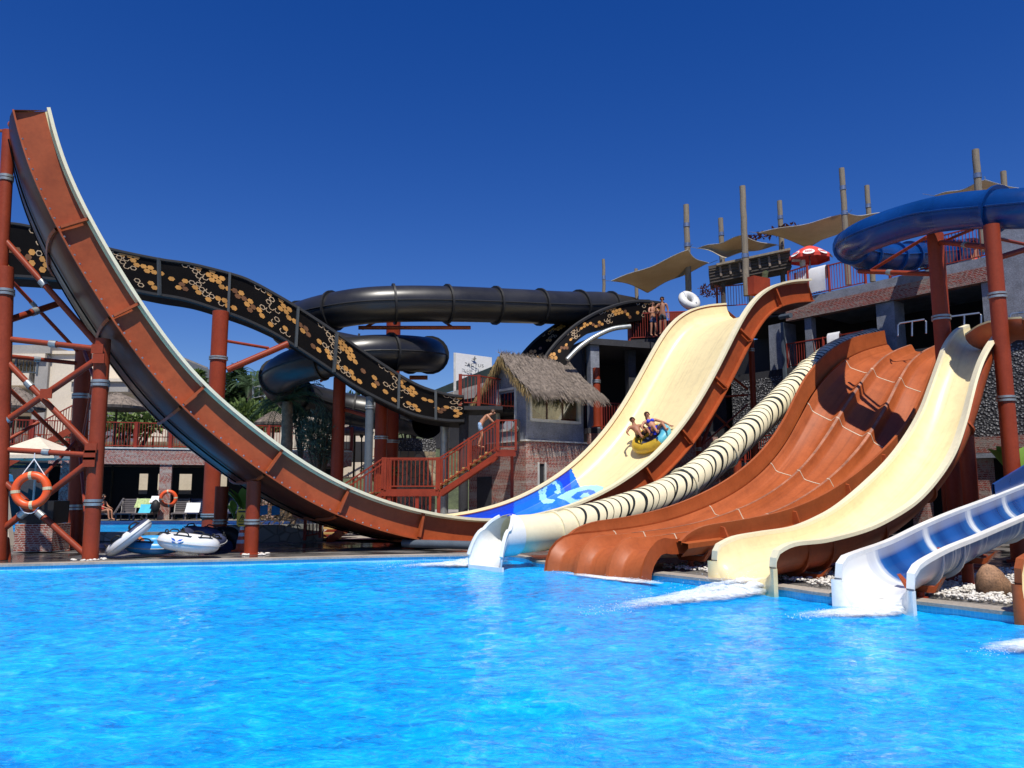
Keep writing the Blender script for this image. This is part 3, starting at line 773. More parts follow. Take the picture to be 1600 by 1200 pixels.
# right-edge slide: brown shell, cream trough
te, ce, pfe = flume('cream_lined_slide', 'brown slide mouth with cream lining cut by the right edge of the view', 
    [(1596, 872), (1640, 850), (1700, 820)], [(1720, 890), (1760, 868), (1820, 835)], (1577, 983), (1705, 1010), d3, .6, 'cream', 'brown_dark', 'brown', skirt='brown', N=20)

# ---- tubes
def ring(m, c, T, r, wd, th, n=20, mi=0):
    T = T.normalized(); a = T.orthogonal().normalized(); b = T.cross(a)
    def rw(rad, o): return [c + T * o + (a * math.cos(2 * PI * k / n) + b * math.sin(2 * PI * k / n)) * rad for k in range(n)]
    m.grid([rw(r, -wd / 2), rw(r + th, -wd / 2), rw(r + th, wd / 2), rw(r, wd / 2)], mi, close=True, flip=True)
def tubeslide(name, label, pts, r, mat, N, flanges, fmat, n=24, seam=None, fth=.11):
    pth = spline(pts, N); t = thing(name, label, 'tube slide', (pth[0].x, pth[0].y, 0))
    m = MB(); m.tube(pth, r, n, caps=False); m.build('tube', mat, t, 60)
    for i in flanges:
        m = MB(); ring(m, pth[i], pth[min(i + 1, N)] - pth[max(i - 1, 0)], r, .09, fth); m.build('joint_flange', fmat, t, 40)
    if seam:
        m = MB()
        for sg in (-1, 1):
            q = []
            for i, p in enumerate(pth):
                T = (pth[min(i + 1, N)] - pth[max(i - 1, 0)]).normalized(); s_ = T.cross(Vector((0, 0, 1))).normalized(); q.append(p + s_ * sg * (r + .01))
            m.tube(q, .035, 5)
        m.build('side_seam', seam, t)
    return t, pth
ring_c = at(556, 560, 37.2)
hel = [at(985, 488, 40.5), at(940, 481, 39.5), at(880, 481, 38), at(800, 478, 36.5), at(700, 475, 35), at(620, 475, 34.2), at(560, 479, 34), at(505, 489, 34.6), at(468, 500, 36.2)]
z0 = hel[-1].z
for k in range(1, 15):
    a = PI * (1.02 - k / 14 * 1.04)
    hel.append(Vector((ring_c.x + 3.5 * math.cos(a), ring_c.y + 3.4 * math.sin(a), z0 - 1.5 * k / 14)))
za = hel[-1].z
zb = at(560, 552, 34).z
for k in range(1, 11):
    a = -PI * k / 10; kk = min(1, k / 4)
    hel.append(Vector((ring_c.x + 3.5 * math.cos(a), ring_c.y + 3.3 * math.sin(a), lerp(za, zb, kk) - 1.0 * max(0, k - 4) / 6)))
zc = hel[-1].z
for k in range(1, 9):
    a = PI - PI * .9 * k / 8; hel.append(Vector((ring_c.x + 3.5 * math.cos(a), ring_c.y + 3.4 * math.sin(a), zc - 1.6 * k / 8)))
tk, pk = tubeslide('black_tube_slide', 'enclosed black tube slide running level then coiling down behind the gold-scaled slide', hel, .80, 'blacktube', 150, (4, 10, 17, 24, 31, 38, 46, 54, 63, 72, 81, 90, 99, 108, 117, 126, 135), 'blackmat', seam='blackmat')

blu0 = [at(1700, 322, 19.2), at(1640, 323, 19.4), at(1590, 326, 19.8), at(1548, 327, 20.4), at(1500, 330, 21.4), at(1455, 337, 22.4), at(1405, 350, 23.2), at(1360, 366, 24), at(1336, 378, 25.4), at(1332, 389, 27.6), at(1348, 398, 29.2), at(1385, 402, 30.6), at(1430, 400, 31.8), at(1475, 396, 32.8), at(1520, 390, 34)]
blu = blu0
tbl, pb = tubeslide('blue_tube_slide', 'glossy blue tube slide looping out over the red pillars at upper right', blu, .52, 'bluef', 90, (9, 40, 54, 64, 69, 75, 81), 'bluef', seam='bluef')

zeb_px = [(868, 829), (905, 819), (945, 807), (985, 795), (1030, 780), (1070, 760), (1105, 733), (1140, 702), (1172, 672), (1205, 642), (1238, 609), (1268, 577), (1295, 552), (1325, 536), (1365, 530)]
Z0 = Vector((.35, 20.0, 0)) + Vector((d3[1], -d3[0], 0)) * .1
zp = smoothpts([V(*q, Z0, d3) for q in zeb_px], 2); ZN = 240
mouthz = [zp[0] + Vector((-d3[0], -d3[1], -.04)) * k for k in (1.55,)]
tz, pz = tubeslide('striped_tube_slide', 'cream enclosed tube slide with black tiger stripes between half-pipe and three lanes', mouthz + zp, .46, 'cream_rim', ZN, (16, 22, 78, 104, 176), 'cream_rim', 28, fth=.05)
# stripes: tapering black bands that lean along the tube, 8 mm proud
rz = .468; st = MB(); i = 24; kx = 0
fr = []
for k, p in enumerate(pz):
    T = (pz[min(k + 1, ZN)] - pz[max(k - 1, 0)]).normalized(); s_ = T.cross(Vector((0, 0, 1))).normalized(); fr.append((p, T, s_, s_.cross(T)))
def zpt(f_, a, r=rz):
    f_ = max(0, min(ZN - 1e-3, f_)); k = int(f_); t = f_ - k
    def q(k): p, T, s_, u = fr[k]; return p + (s_ * math.cos(a) + u * math.sin(a)) * r
    return q(k).lerp(q(min(k + 1, ZN)), t)
while i < ZN - 4:
    lean = R.uniform(9, 12) if kx % 6 else R.uniform(14, 18); wd = R.uniform(.5, .95)
    rows = []
    n = 26
    for j in range(n + 1):
        a = lerp(PI * .62, -PI * .42, j / n)        # from the far top over the near side to below
        s_ = i - lean * (1 - math.cos((j / n) * PI * .5)) * 1.0 + 5 * math.sin(j / n * 3)
        hw = wd * (1.0 + .5 * math.sin(j / n * 3 + kx)) * (.25 if j == n else 1) * .55
        rows.append([zpt(s_ - hw, a), zpt(s_ + hw, a)])
    st.grid(rows, flip=True); i += R.uniform(3.3, 4.1) * (1 if i < 120 else .85); kx += 1
st.build('black_stripes', plain('soft_black_paint', (.02, .025, .022), .4, .4, 4, .1), tz)
# open white mouth
m = MB(); q0 = pz[0]; T0 = (pz[1] - pz[0]).normalized(); s0 = T0.cross(Vector((0, 0, 1))).normalized(); u0 = s0.cross(T0)
for inner, nm, mt in ((0, 'outlet_shell', 'white'),):
    rows = []
    for k in range(15):
        o_ = .1 - k * .062; a0 = PI * .5 * max(.2, 1 - k * .1); drop = max(0, k - 8) ** 2 * .016
        wd = 1 + max(0, k - 9) * .05
        row = []
        for j in range(25):
            a = lerp(PI / 2 + PI / 2 - a0 - 2 * PI * 0, 0, 0)
            ang = -PI / 2 + lerp(-PI / 2 - a0, PI / 2 + a0, j / 24)
            row.append(q0 + T0 * o_ + (s0 * math.cos(ang) * wd + u0 * math.sin(ang)) * (rz + .03) - Vector((0, 0, drop)))
        rows.append(row)
    m.grid(rows); m.grid([[p + (q0 + T0 * ((p - q0).dot(T0)) - p).normalized() * .05 for p in r] for r in rows], flip=True)
    for r in (rows[-1],): m.grid([r, [p + (q0 + T0 * ((p - q0).dot(T0)) - p).normalized() * .05 for p in r]])
    m.build(nm, 'white', tz, 50)
m = MB(); bz = [r for r in rows]
for side in (0, 24): m.tube([r[side] for r in rows[3:]], .05, 6)
m.build('outlet_lip', 'white', tz, 50)
m = MB()
for sg in (-1, 1):
    q = rows[-1][12] + s0 * sg * .5
a_ = rows[-1][3]; b_ = rows[-1][21]; m.prism([a_, b_, Vector((b_.x, b_.y, -.2)), Vector((a_.x, a_.y, -.2))], T0 * .06); m.build('outlet_skirt', 'white', tz)

# ---- gold-scaled open slides (scales 8 mm proud of the wall)
def scalewall(t, top, bot, N, sz, thick=.05, seed=1, inner=False, gridn=None):
    tp, bt_ = spline(top, N), spline(bot, N)
    L = [0]
    for i in range(N): L.append(L[-1] + ((tp[i + 1] - tp[i]).length + (bt_[i + 1] - bt_[i]).length) / 2)
    hgt = sum((a - b).length for a, b in zip(tp, bt_)) / (N + 1)
    n0 = (tp[N // 2 + 1] - tp[N // 2]).cross(bt_[N // 2] - tp[N // 2]).normalized()
    camd = (Vector((0, 0, H)) - tp[N // 2]); sg = 1 if n0.dot(camd) > 0 else -1
    def S_(s_, v_, off=.012):
        s_ = max(0, min(L[-1] - 1e-4, s_)); j = 0
        lo, hi = 0, N
        while hi - lo > 1:
            md = (lo + hi) // 2
            if L[md] <= s_: lo = md
            else: hi = md
        k = (s_ - L[lo]) / max(1e-6, L[lo + 1] - L[lo]); a = tp[lo].lerp(tp[lo + 1], k); b = bt_[lo].lerp(bt_[lo + 1], k)
        n = (tp[lo + 1] - tp[lo]).cross(b - a).normalized() * sg
        return a.lerp(b, v_) + n * off
    m = MB(); m.grid([[tp[i], tp[i].lerp(bt_[i], .5), bt_[i]] for i in range(N + 1)], flip=sg < 0); m.build('scaled_wall', 'black', t, 40)
    # hexagon scales in repeating diagonal clusters, one set per panel
    rr = random.Random(seed); m = MB(); dx = sz * 1.5; dy = sz * .95; ncol = int(L[-1] / dx); nrow = int(hgt / dy)
    per = 11
    for c_ in range(ncol):
        for r_ in range(nrow):
            s_ = (c_ + .5 + (.5 if r_ % 2 else 0)) * dx; v_ = (r_ + .6) * dy
            if v_ > hgt - sz * .6 or s_ > L[-1] - sz: continue
            k = (c_ - r_ * .8) % per; q = r_ / nrow
            kind = None
            if k < 2.6 and q < .42: kind = 0
            elif 2.4 <= k < 4.2 and .25 < q < .8: kind = 1 if (c_ + r_) % 3 else 0
            elif 4.2 <= k < 6.4 and q > .45: kind = 0 if (r_ + c_) % 2 else None
            elif 6.2 <= k < 8.6 and q > .4: kind = 2
            elif 8.4 <= k < 10.6 and q < .4: kind = 2
            elif k >= 9 and q > .7: kind = 0
            if kind is None or rr.random() < .2: continue
            hexp = [(s_ + sz * .78 * math.cos(PI / 3 * a), v_ + sz * .58 * math.sin(PI / 3 * a)) for a in range(6)]
            P_ = [S_(a, b / hgt) for a, b in hexp]
            if kind == 2:
                I_ = [S_(lerp(a, s_, .3), lerp(b, v_ + sz * .04, .3) / hgt) for a, b in hexp]
                rng = range(6) if rr.random() < .5 else range(0, 4)
                for a in rng:
                    b = (a + 1) % 6; m.poly([P_[a], P_[b], I_[b], I_[a]], 2)
            else: m.poly(P_, kind)
    m.build('hexagon_scales', ['gold', 'goldb', 'goldo'], t)
    return tp, bt_
top_px = [(-60, 352), (10, 349), (60, 357), (110, 370), (167, 388), (247, 405), (300, 413), (367, 430), (395, 441), (437, 464), (475, 487), (525, 520), (567, 549), (600, 571), (630, 590), (662, 606), (700, 617), (725, 620)]
bot_px = [(-60, 425), (17, 428), (60, 431), (110, 436), (170, 443), (237, 456), (290, 465), (350, 484), (385, 497), (425, 516), (462, 538), (512, 571), (550, 597), (588, 618), (615, 631), (650, 646), (695, 654), (725, 655)]
sy = lambda px: 30.5 + 2.6 * (px / 720)
tps = [at(x, y, sy(x)) for x, y in top_px]; bts = [at(x, y, sy(x) + .12) for x, y in bot_px]
tsn = thing('scaled_slide', 'black open slide with gold hexagon scales sweeping down behind the half-pipe', 'water slide', (tps[0].x, tps[0].y, 0))
tp_, bt2 = scalewall(tsn, tps, bts, 90, .18)
wv = Vector((.05, 1, 0)) * 1.9
m = MB(); m.grid([[p + wv, q + wv, q + Vector((0, .95, -.28)), q, q + Vector((0, .02, .05)), q + Vector((0, .95, -.2)), q + wv + Vector((0, -.05, .05)), p + wv + Vector((0, -.05, 0))] for p, q in zip(tp_, bt2)]); m.build('trough', 'black', tsn, 40)
m = MB()
m.tube(tp_, .07, 6); m.build('rim', 'blackmat', tsn)
m = MB(); m.tube([p + Vector((0, .1, -.05)) for p in bt2], .11, 6); m.build('lower_edge', 'blackmat', tsn)
def near_i(P, px): return min(range(len(P)), key=lambda i: abs(proj(P[i])[0] - px))
for px in (10, 245, 360, 465, 525, 625, 677):
    i = near_i(tp_, px); m = MB(); m.bar(tp_[i] + Vector((0, -.06, .05)), bt2[i] + Vector((0, -.06, -.1)), .1, .12); m.build('panel_joint', plain('grey_joint_%d' % px, (.07, .08, .085), .5), tsn)
# second piece, arching up to the platform
rim_n = [at(x, y, Y) for x, y, Y in [(848, 566, 35.4), (858, 550, 35.6), (875, 530, 36), (900, 508, 36.6), (930, 490, 37.2), (955, 480, 37.7), (980, 473, 38.2), (1005, 471, 38.6), (1037, 474, 39)]]
low_n = [at(x, y, Y) for x, y, Y in [(880, 585, 35.5), (886, 562, 35.7), (895, 540, 36.1), (917, 522, 36.7), (942, 513, 37.3), (962, 508, 37.8), (985, 503, 38.3), (1008, 500, 38.7), (1037, 500, 39.1)]]
rim_f = [at(x, y, Y) for x, y, Y in [(808, 566, 37.2), (820, 549, 37.4), (842, 527, 37.8), (870, 507, 38.4), (900, 491, 39), (930, 482, 39.5), (958, 476, 40), (985, 470, 40.4), (1015, 470, 41)]]
tsr = thing('scaled_slide', 'short arched gold-scaled black chute dropping behind the thatched hut from the upper platform', 'water slide', (rim_n[0].x, rim_n[0].y, 0))
a_, b_ = scalewall(tsr, rim_n, low_n, 40, .14, seed=4)
f_ = spline(rim_f, 40)
fb = [q + (f_[i] - a_[i]) * .96 for i, q in enumerate(b_)]
scalewall(tsr, [p for p in f_[::5]], [lerp(p, q, .85) for p, q in zip(f_, fb)][::5], 40, .14, seed=9)
m = MB(); m.grid([[q, lerp(q, r, .5) - Vector((0, 0, .2)), r, r + Vector((0, .08, .0)), p + Vector((0, .08, 0))] for q, r, p in zip(b_, fb, f_)]); m.build('trough', 'black', tsr, 40)
m = MB(); m.tube(a_, .09, 6); m.build('rim', 'blackmat', tsr); m = MB(); m.tube(f_, .07, 6); m.build('rim', 'blackmat', tsr)
# ------------------------------------------------------------------ right-hand slide building
ZT = 10.8
FA = G(1600, 388, ZT); FA.z = 0; fdv = Vector((-.5903, .8072, 0)); fnv = Vector((.8072, .5903, 0)); fd2 = (fdv.x, fdv.y)
UP = Vector((0, 0, 1))
def FP(a, b, z): return FA + fdv * a + fnv * b + UP * z
def fpx(px, py):
    q = V(px, py, FA, fd2); return (q - FA).dot(fdv), q.z
def FB(m, a0, a1, b0, b1, z0, z1, mi=0):
    m.obox(FP((a0 + a1) / 2, (b0 + b1) / 2, (z0 + z1) / 2), fdv * ((a1 - a0) / 2), fnv * ((b1 - b0) / 2), UP * ((z1 - z0) / 2), mi)
bld = thing('slide_building', 'long grey stone building with open dark storeys and brick fascia behind the right slides', 'building', FP(0, 0, 0))
def part(nm, mat, boxes, par=bld, smooth=None):
    m = MB()
    for b in boxes: FB(m, *b)
    return m.build(nm, mat, par, smooth)
part('roof_slab', 'stone_grey', [(-9, 10.3, 0, 11, 10.42, ZT)])
part('brick_fascia', 'brickd', [(-9, 10.25, -.05, .35, 9.84, 10.415)])
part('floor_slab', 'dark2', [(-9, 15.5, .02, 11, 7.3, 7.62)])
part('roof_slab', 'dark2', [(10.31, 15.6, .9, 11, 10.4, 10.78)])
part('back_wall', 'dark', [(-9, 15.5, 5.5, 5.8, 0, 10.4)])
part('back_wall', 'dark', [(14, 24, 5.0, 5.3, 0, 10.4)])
part('gravel_wall', 'gravel', [(9.1, 13.6, 0, .3, 3.9, 7.295), (-9, 3.2, 0, .3, 3.9, 7.295), (3.21, 9.09, .6, .9, 3.9, 7.295)])
part('brick_base', 'brickd', [(9.1, 15.5, -.03, .35, 0, 3.1)]); part('brick_band', 'brickd', [(-9, 3.2, -.06, .35, 3.3, 3.895)])
part('ledge', 'stone_grey', [(-9, 15.5, -.12, .5, 3.1, 3.28)])
for a, wd in ((5.5, .8), (1.35, .55), (10.9, .9), (9.2, .35)):
    part('column', 'stone_grey', [(a - wd / 2, a + wd / 2, .1, .1 + wd, 7.62, 9.835)])
for a in (14.9, 12.6): part('column', 'dark2', [(a - .45, a + .45, .6, 1.4, 0, 7.295)])
for a in (-.6, 2.2, 4.6, 7): part('column', 'brickd', [(a - .3, a + .3, .1, .6, 0, 3.09)])
# tall stone wall with an arch at the far right
m = MB()
ys = [(-8.5, 7.62), (-8.5, 12.4), (.7, 12.4), (.7, 7.62), (-.3, 7.62)] + [(-1.9 + 1.6 * math.cos(k * PI / 12), 8.6 + 1.25 * math.sin(k * PI / 12)) for k in range(13)] + [(-3.5, 7.62)]
m.prism([FP(a, -.16, z) for a, z in ys], fnv * .5); m.build('arched_wall', 'stone_grey', bld)
part('recess', 'dark', [(-4, 1, 1.6, 1.7, 7.63, 10.3)])
part('pipe', 'grey_steel', [(10.35, 10.5, -.14, -.02, 3.3, 9.8)])
m = MB(); m.tube([FP(10.2, -.55, 9.95), FP(9.5, -.75, 9.9)], .12, 8); m.build('floodlight', 'grey_steel', bld, 40)
# railings of the top deck and of the second floor
def frail(label, a0, a1, z, h, b=.12, **k): return railing(label, [FP(a0, b, z), FP(a1, b, z)], h, **k)
tb_ = frail('red railing along the top deck edge between half-pipe top and blue tube', 6.3, 9.75, ZT, 1.25, group='deck edge railings')
frail('red railing on the top deck edge between the two tall red pillars', 1.0, 5.2, ZT, 1.3, group='deck edge railings')
frail('dark red railing on the second floor behind the striped tube', 6.6, 10.4, 7.62, 1.15, group='deck edge railings')
railing('red railing at lower floor under the half-pipe between its support struts', [FP(10.6, -.25, 3.3), FP(14.9, -.25, 3.3)], 1.2, group='deck edge railings')
for (a, b_, z, lab) in ((8.85, -.02, ZT, 'white towel hung over the top deck railing right of the half-pipe top'), (7.9, -.02, 7.62, 'white towel hung on the second floor railing behind the striped tube')):
    m = MB(); wd = .75 if z > 9 else .3
    rows = []
    for k in range(7):
        a_ = a - wd + 2 * wd * k / 6; o_ = .03 * math.sin(k * 2.3)
        rows.append([FP(a_, b_ - .03 + o_, z + .12), FP(a_, b_ - .05 + o_, z + .6), FP(a_, b_ - .02, z + 1.16), FP(a_, b_ + .07, z + 1.3), FP(a_, b_ + .18, z + 1.18), FP(a_, b_ + .2 + o_, z + .7)])
    m.grid(rows); tag(m.build('towel', 'towel_w', None, 60), lab, 'towel')
# start-platform grab rails at slide tops
for k, (x0, x1, y, yb, Y, lab) in enumerate(((1403, 1447, 502, 525, 27.8, 'bent steel grab rail above the three-lane slide, left of the tall pillar'), (1480, 1533, 492, 515, 25.5, 'bent steel grab rail above the slide tops, right of the tall pillar'), (1578, 1640, 487, 512, 24, 'bent steel grab rail at the right edge above the cream slide'))):
    t = thing('grab_rail', lab, 'handrail', at(x0, yb, Y), 'steel grab rails')
    m = MB(); m.tube([at(x0, yb, Y), at(x0, y + 6, Y), at(x0 + 3, y + 3, Y), at(x1 - 3, y - 3, Y), at(x1, y, Y), at(x1, yb - 4, Y)], .03, 6); m.build('bar', 'metal', t, 50)
    m = MB(); m.tube([at((x0 + x1) / 2, yb, Y), at((x0 + x1) / 2, y + 1, Y)], .03, 6); m.build('upright', 'metal', t, 50)
# start platform under the slide tops
m = MB(); m.obox(FP(5.2, -.95, 7.1), fdv * 3.4, fnv * 1.05, UP * .12); tag(m.build('start_platform', 'dark2'), 'dark start platform under the tops of the three-lane slide', 'platform')

# ------------------------------------------------------------------ left wing behind the half-pipe
wing = thing('slide_tower', 'dark open-sided tower with two floors left of the half-pipe top', 'building', at(990, 700, 37.5))
Wl, Wr = at(925, 668, 37.2), at(1120, 668, 39.5)
wd_ = Vector((Wr.x - Wl.x, Wr.y - Wl.y, 0)).normalized(); wn_ = Vector((-wd_.y, wd_.x, 0)); WO = Vector((Wl.x, Wl.y, 0)); WLn = (Vector((Wr.x, Wr.y, 0)) - WO).length
def WP(a, b, z): return WO + wd_ * a + wn_ * b + UP * z
def WB(m, a0, a1, b0, b1, z0, z1): m.obox(WP((a0 + a1) / 2, (b0 + b1) / 2, (z0 + z1) / 2), wd_ * ((a1 - a0) / 2), wn_ * ((b1 - b0) / 2), UP * ((z1 - z0) / 2))
def wpart(nm, mat, bx):
    m = MB()
    for b in bx: WB(m, *b)
    return m.build(nm, mat, wing)
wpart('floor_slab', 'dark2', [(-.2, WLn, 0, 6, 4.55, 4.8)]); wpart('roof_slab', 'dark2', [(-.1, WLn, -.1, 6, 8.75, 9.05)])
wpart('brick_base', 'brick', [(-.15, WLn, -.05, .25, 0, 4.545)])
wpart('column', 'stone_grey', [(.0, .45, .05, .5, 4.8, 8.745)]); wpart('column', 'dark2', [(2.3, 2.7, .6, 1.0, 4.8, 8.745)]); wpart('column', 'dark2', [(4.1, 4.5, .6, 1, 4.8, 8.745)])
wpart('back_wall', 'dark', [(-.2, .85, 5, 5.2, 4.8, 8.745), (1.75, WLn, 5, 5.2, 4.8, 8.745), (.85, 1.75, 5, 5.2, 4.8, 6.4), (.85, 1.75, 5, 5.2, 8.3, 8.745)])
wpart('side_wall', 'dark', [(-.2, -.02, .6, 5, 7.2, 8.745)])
m = MB(); WB(m, -1.5, 4, 9, 9.2, 4, 9.5); tag(m.build('white_wall', 'render_w'), 'pale sunlit wall glimpsed through the window of the dark tower', 'wall')
railing('red railing of the tower floor beside the thatched hut', [WP(.5, .0, 4.8), WP(2.3, .0, 4.8), WP(4.4, .0, 4.8)], 1.2, group='deck edge railings')
railing('dark red railing deep inside the tower behind its front floor', [WP(.6, 3.4, 4.8), WP(4.2, 3.4, 4.8)], 1.5, group='deck edge railings')
# upper balcony where people wait
bq = [at(983, 531, 38.8), at(1038, 521, 38.4), at(1082, 512, 38.2)]; zb_ = bq[0].z
bq = [Vector((q.x, q.y, zb_)) for q in bq]
m = MB(); inn = Vector((.25, 1, 0)) * 3.0
m.prism([bq[0], bq[1], bq[2], bq[2] + inn, bq[0] + inn], (0, 0, -.25))
tag(m.build('waiting_balcony', 'dark2'), 'dark cantilevered balcony where riders wait left of the half-pipe', 'balcony')
m = MB(); sa, sb_ = at(990, 500, 41.0), at(1075, 500, 40.2); m.slab(sa, sb_, zb_, zb_ + 1.35, .15); tag(m.build('balcony_screen', 'dark2'), 'dark screen added behind the waiting balcony to hide the bright sky', 'screen')  # dark backing added so no bright sky shows through the railing
m = MB(); sa, sb_ = at(1046, 500, 38.6), at(1068, 500, 38.45); m.slab(sa, sb_, zb_ + .05, zb_ + 1.35, .06); tag(m.build('gate_panel', 'stairred'), 'solid red gate panel at the right end of the waiting balcony', 'panel')
railing('red steel railing of the waiting balcony in front of two riders', [bq[0] + inn * .8, bq[0], bq[1], bq[2]], 1.3, group='balcony railings', gap=.11, post=.13)
column('steel_pillar', 'red pillar under the waiting balcony beside the hut roof', at(933, 668, 36.6).to_2d(), 4.8, at(933, 575, 36.6).z, .17, bands=(at(933, 596, 36.6).z,), cat='pillar', group='red steel pillars')
m = MB(); m.tube(spline([at(985, 510, 36), at(957, 514, 35.8), at(930, 526, 35.5), at(905, 543, 35.2), at(886, 562, 35)], 20), .11, 8); tag(m.build('drain_pipe', 'zinc', None, 50), 'curved grey pipe running down from the balcony behind the thatched hut', 'pipe')
# white foam ring, water trough at top of the half-pipe
def torus(m, c, ax, R_, r_, n=24, k=10, sq=1):
    ax = Vector(ax).normalized(); a = ax.orthogonal().normalized(); b = ax.cross(a); rows = []
    for i in range(n + 1):
        t = 2 * PI * i / n; d = a * math.cos(t) + b * math.sin(t)
        rows.append([Vector(c) + d * (R_ + r_ * math.cos(2 * PI * j / k)) + ax * r_ * sq * math.sin(2 * PI * j / k) for j in range(k)])
    m.grid(rows, close=True)
m = MB(); torus(m, at(1077, 470, 38.6), (.35, -.8, .5), .37, .22); tag(m.build('inflatable_ring', 'raftwhite', None, 60), 'white inflatable ring held at the left top of the half-pipe', 'swim ring')

# ------------------------------------------------------------------ top deck: posts, sails, shack, parasol
def post(px, y0, y1, Y, r, lab, bands=()):
    r *= .85; a, b = at(px, y1, Y), at(px, y0, Y); t = thing('wooden_post', lab, 'post', a, 'wooden sail posts')
    m = MB(); n = 10
    ptsz = [a.lerp(b, k / 10) + Vector((R.uniform(-.015, .015), R.uniform(-.015, .015), 0)) for k in range(11)]
    for p in ptsz: p.x, p.y = a.x + (p.x - b.x if 0 else R.uniform(-.012, .012)), a.y
    m.tube(ptsz, [r * (1.05 - .1 * k / 10) for k in range(11)], 10); m.build('log', 'wood', t, 50)
    for y in bands:
        z = at(px, y, Y).z; m = MB(); m.tube([(a.x, a.y, z - .1), (a.x, a.y, z + .1)], r * 1.12, 10); m.build('clamp', 'metal', t, 50)
    return b
post(944, 405, 474, 40.5, .1, 'thin wooden post standing alone furthest left on the roofline', (434,))
post(995, 420, 474, 43, .12, 'wooden post behind the lowest tan sail', ())
post(1076, 320, 456, 39.6, .18, 'wooden post in front of the left tan sail beside the half-pipe top', (352, 383))
post(1129, 341, 420, 42, .17, 'short wooden post behind the tip of the middle tan sail', (366,))
post(1167, 291, 462, 36.5, .18, 'tall wooden post in front of the dark plank shack', (400,))
post(1222, 314, 400, 42, .17, 'wooden post rising behind the dark shack with climbing plant', (340,))
post(1326, 263, 445, 36, .16, 'wooden post holding the long tan sail left of the blue tube', (294, 333))
post(1364, 290, 440, 41, .16, 'short wooden post behind the blue tube bend', (322,))
post(1537, 234, 392, 31.5, .17, 'tall wooden post above the blue tube, second from the right edge', (275,))
post(1578, 268, 392, 36, .16, 'wooden post furthest right above the blue tube', ())
def sail(lab, c4, sag, n=14, tilt=None):
    # four- or three-cornered cloth with inward curved hems and a sag
    c4 = [Vector(c) for c in c4]; m = MB(); rows = []
    ctr = sum(c4, Vector()) / 4
    for i in range(n + 1):
        u = i / n; rw = []
        for j in range(n + 1):
            v = j / n
            p = c4[0] * (1 - u) * (1 - v) + c4[1] * u * (1 - v) + c4[2] * u * v + c4[3] * (1 - u) * v
            k = (1 - (2 * u - 1) ** 2) * (abs(2 * v - 1)) ** 3 + (1 - (2 * v - 1) ** 2) * (abs(2 * u - 1)) ** 3
            p = p.lerp(ctr, .07 * k); p = p - UP * sag * (1 - (2 * u - 1) ** 2) * (1 - (2 * v - 1) ** 2)
            p = p + UP * .05 * math.sin(9 * u + 5 * v)
            rw.append(p)
        rows.append(rw)
    m.grid(rows); rr = [[p + UP * .012 for p in r] for r in rows]; m.grid(rr, flip=True)
    t = thing('shade_sail', lab, 'shade sail', c4[0], 'tan shade sails'); m.build('cloth', 'sail', t, 60)
    e = MB(); hem = rows[0] + [r[-1] for r in rows[1:]] + rows[-1][::-1][1:] + [r[0] for r in rows[::-1][1:]]
    e.tube(hem, .022, 5); e.build('hem', plain('pale_hem_%d' % len(C.objects), (.5, .46, .38), .8), t)
    for c in c4: rp = MB(); rp.tube([c, c + (c - ctr).normalized() * .5 + UP * .1], .012, 4); rp.build('cord', 'metal', t)
sail('tan shade sail lowest and furthest left on the roofline', [at(955, 439, 40), at(1075, 391, 37.6), at(1107, 412, 40), at(1012, 456, 44)], .3)
sail('small tan shade sail in the middle, over the plank shack', [at(1090, 388, 41), at(1160, 368, 37), at(1215, 384, 41), at(1132, 402, 38.5)], .15)
sail('long tan shade sail ending at the blue tube bend', [at(1186, 364, 40), at(1325, 334, 36.2), at(1375, 334, 38), at(1262, 386, 43)], .55)
sail('tan shade sail at upper right, mostly hidden by the blue tube', [at(1460, 306, 36), at(1540, 282, 31.6), at(1640, 300, 34), at(1560, 330, 40)], .3)
shk = thing('plank_shack', 'dark weathered plank shack tilted beside the tall wooden post', 'shack', at(1170, 445, 39))
q = [at(1107, 419, 38), at(1234, 392, 37), at(1237, 417, 37), at(1110, 442, 38)]
def quadlerp(u, v, off=0): return q[0] * (1 - u) * (1 - v) + q[1] * u * (1 - v) + q[2] * u * v + q[3] * (1 - u) * v + Vector((-.2, -1, 0)).normalized() * off
m = MB()
m.prism([quadlerp(0, 0), quadlerp(1, 0), quadlerp(1, 1), quadlerp(0, 1)], Vector((.3, 1.2, 0))); m.build('body', 'darkwood', shk)
m = MB()
for k in range(6): m.bar(quadlerp(0, k / 5, .03), quadlerp(1, k / 5, .03), .09, .05 if k else .16)
m.build('boards', 'darkwood', shk)
for k in range(7):
    m = MB(); u = .14 + k * .12; m.bar(quadlerp(u, .08, .08), quadlerp(u, .72, .08), .1, .08, up=(0, 1, 0)); m.build('stud', plain('shack_stud_%d' % k, (.20, .155, .12), .8), shk)
m = MB(); m.bar(quadlerp(.1, -.02, .15), quadlerp(1.0, -.02, .15), .3, .1); m.build('eave_beam', 'wood', shk)
for u in (.16, .5, .9):
    m = MB(); a = quadlerp(u, 1, -.3); m.tube([a, (a.x, a.y, ZT - .1)], .12, 8); m.build('leg', 'darkwood', shk)
pl_ = MB()
for k in range(260):
    u = R.random(); p = at(lerp(1125, 1248, u), lerp(386, 352, u) + R.uniform(-6, 5) * (1 - abs(u - .5)), 41 + R.uniform(-.6, .6)); pl_.leaf(p, (R.uniform(-1, 1), R.uniform(-1, 1), R.uniform(-1, .6)), (R.random(), R.random(), 1), R.uniform(.15, .34), .13)
tag(pl_.build('climbing_plant', 'vine'), 'dark reddish climber trailing over the shack roof behind the sails', 'plant')
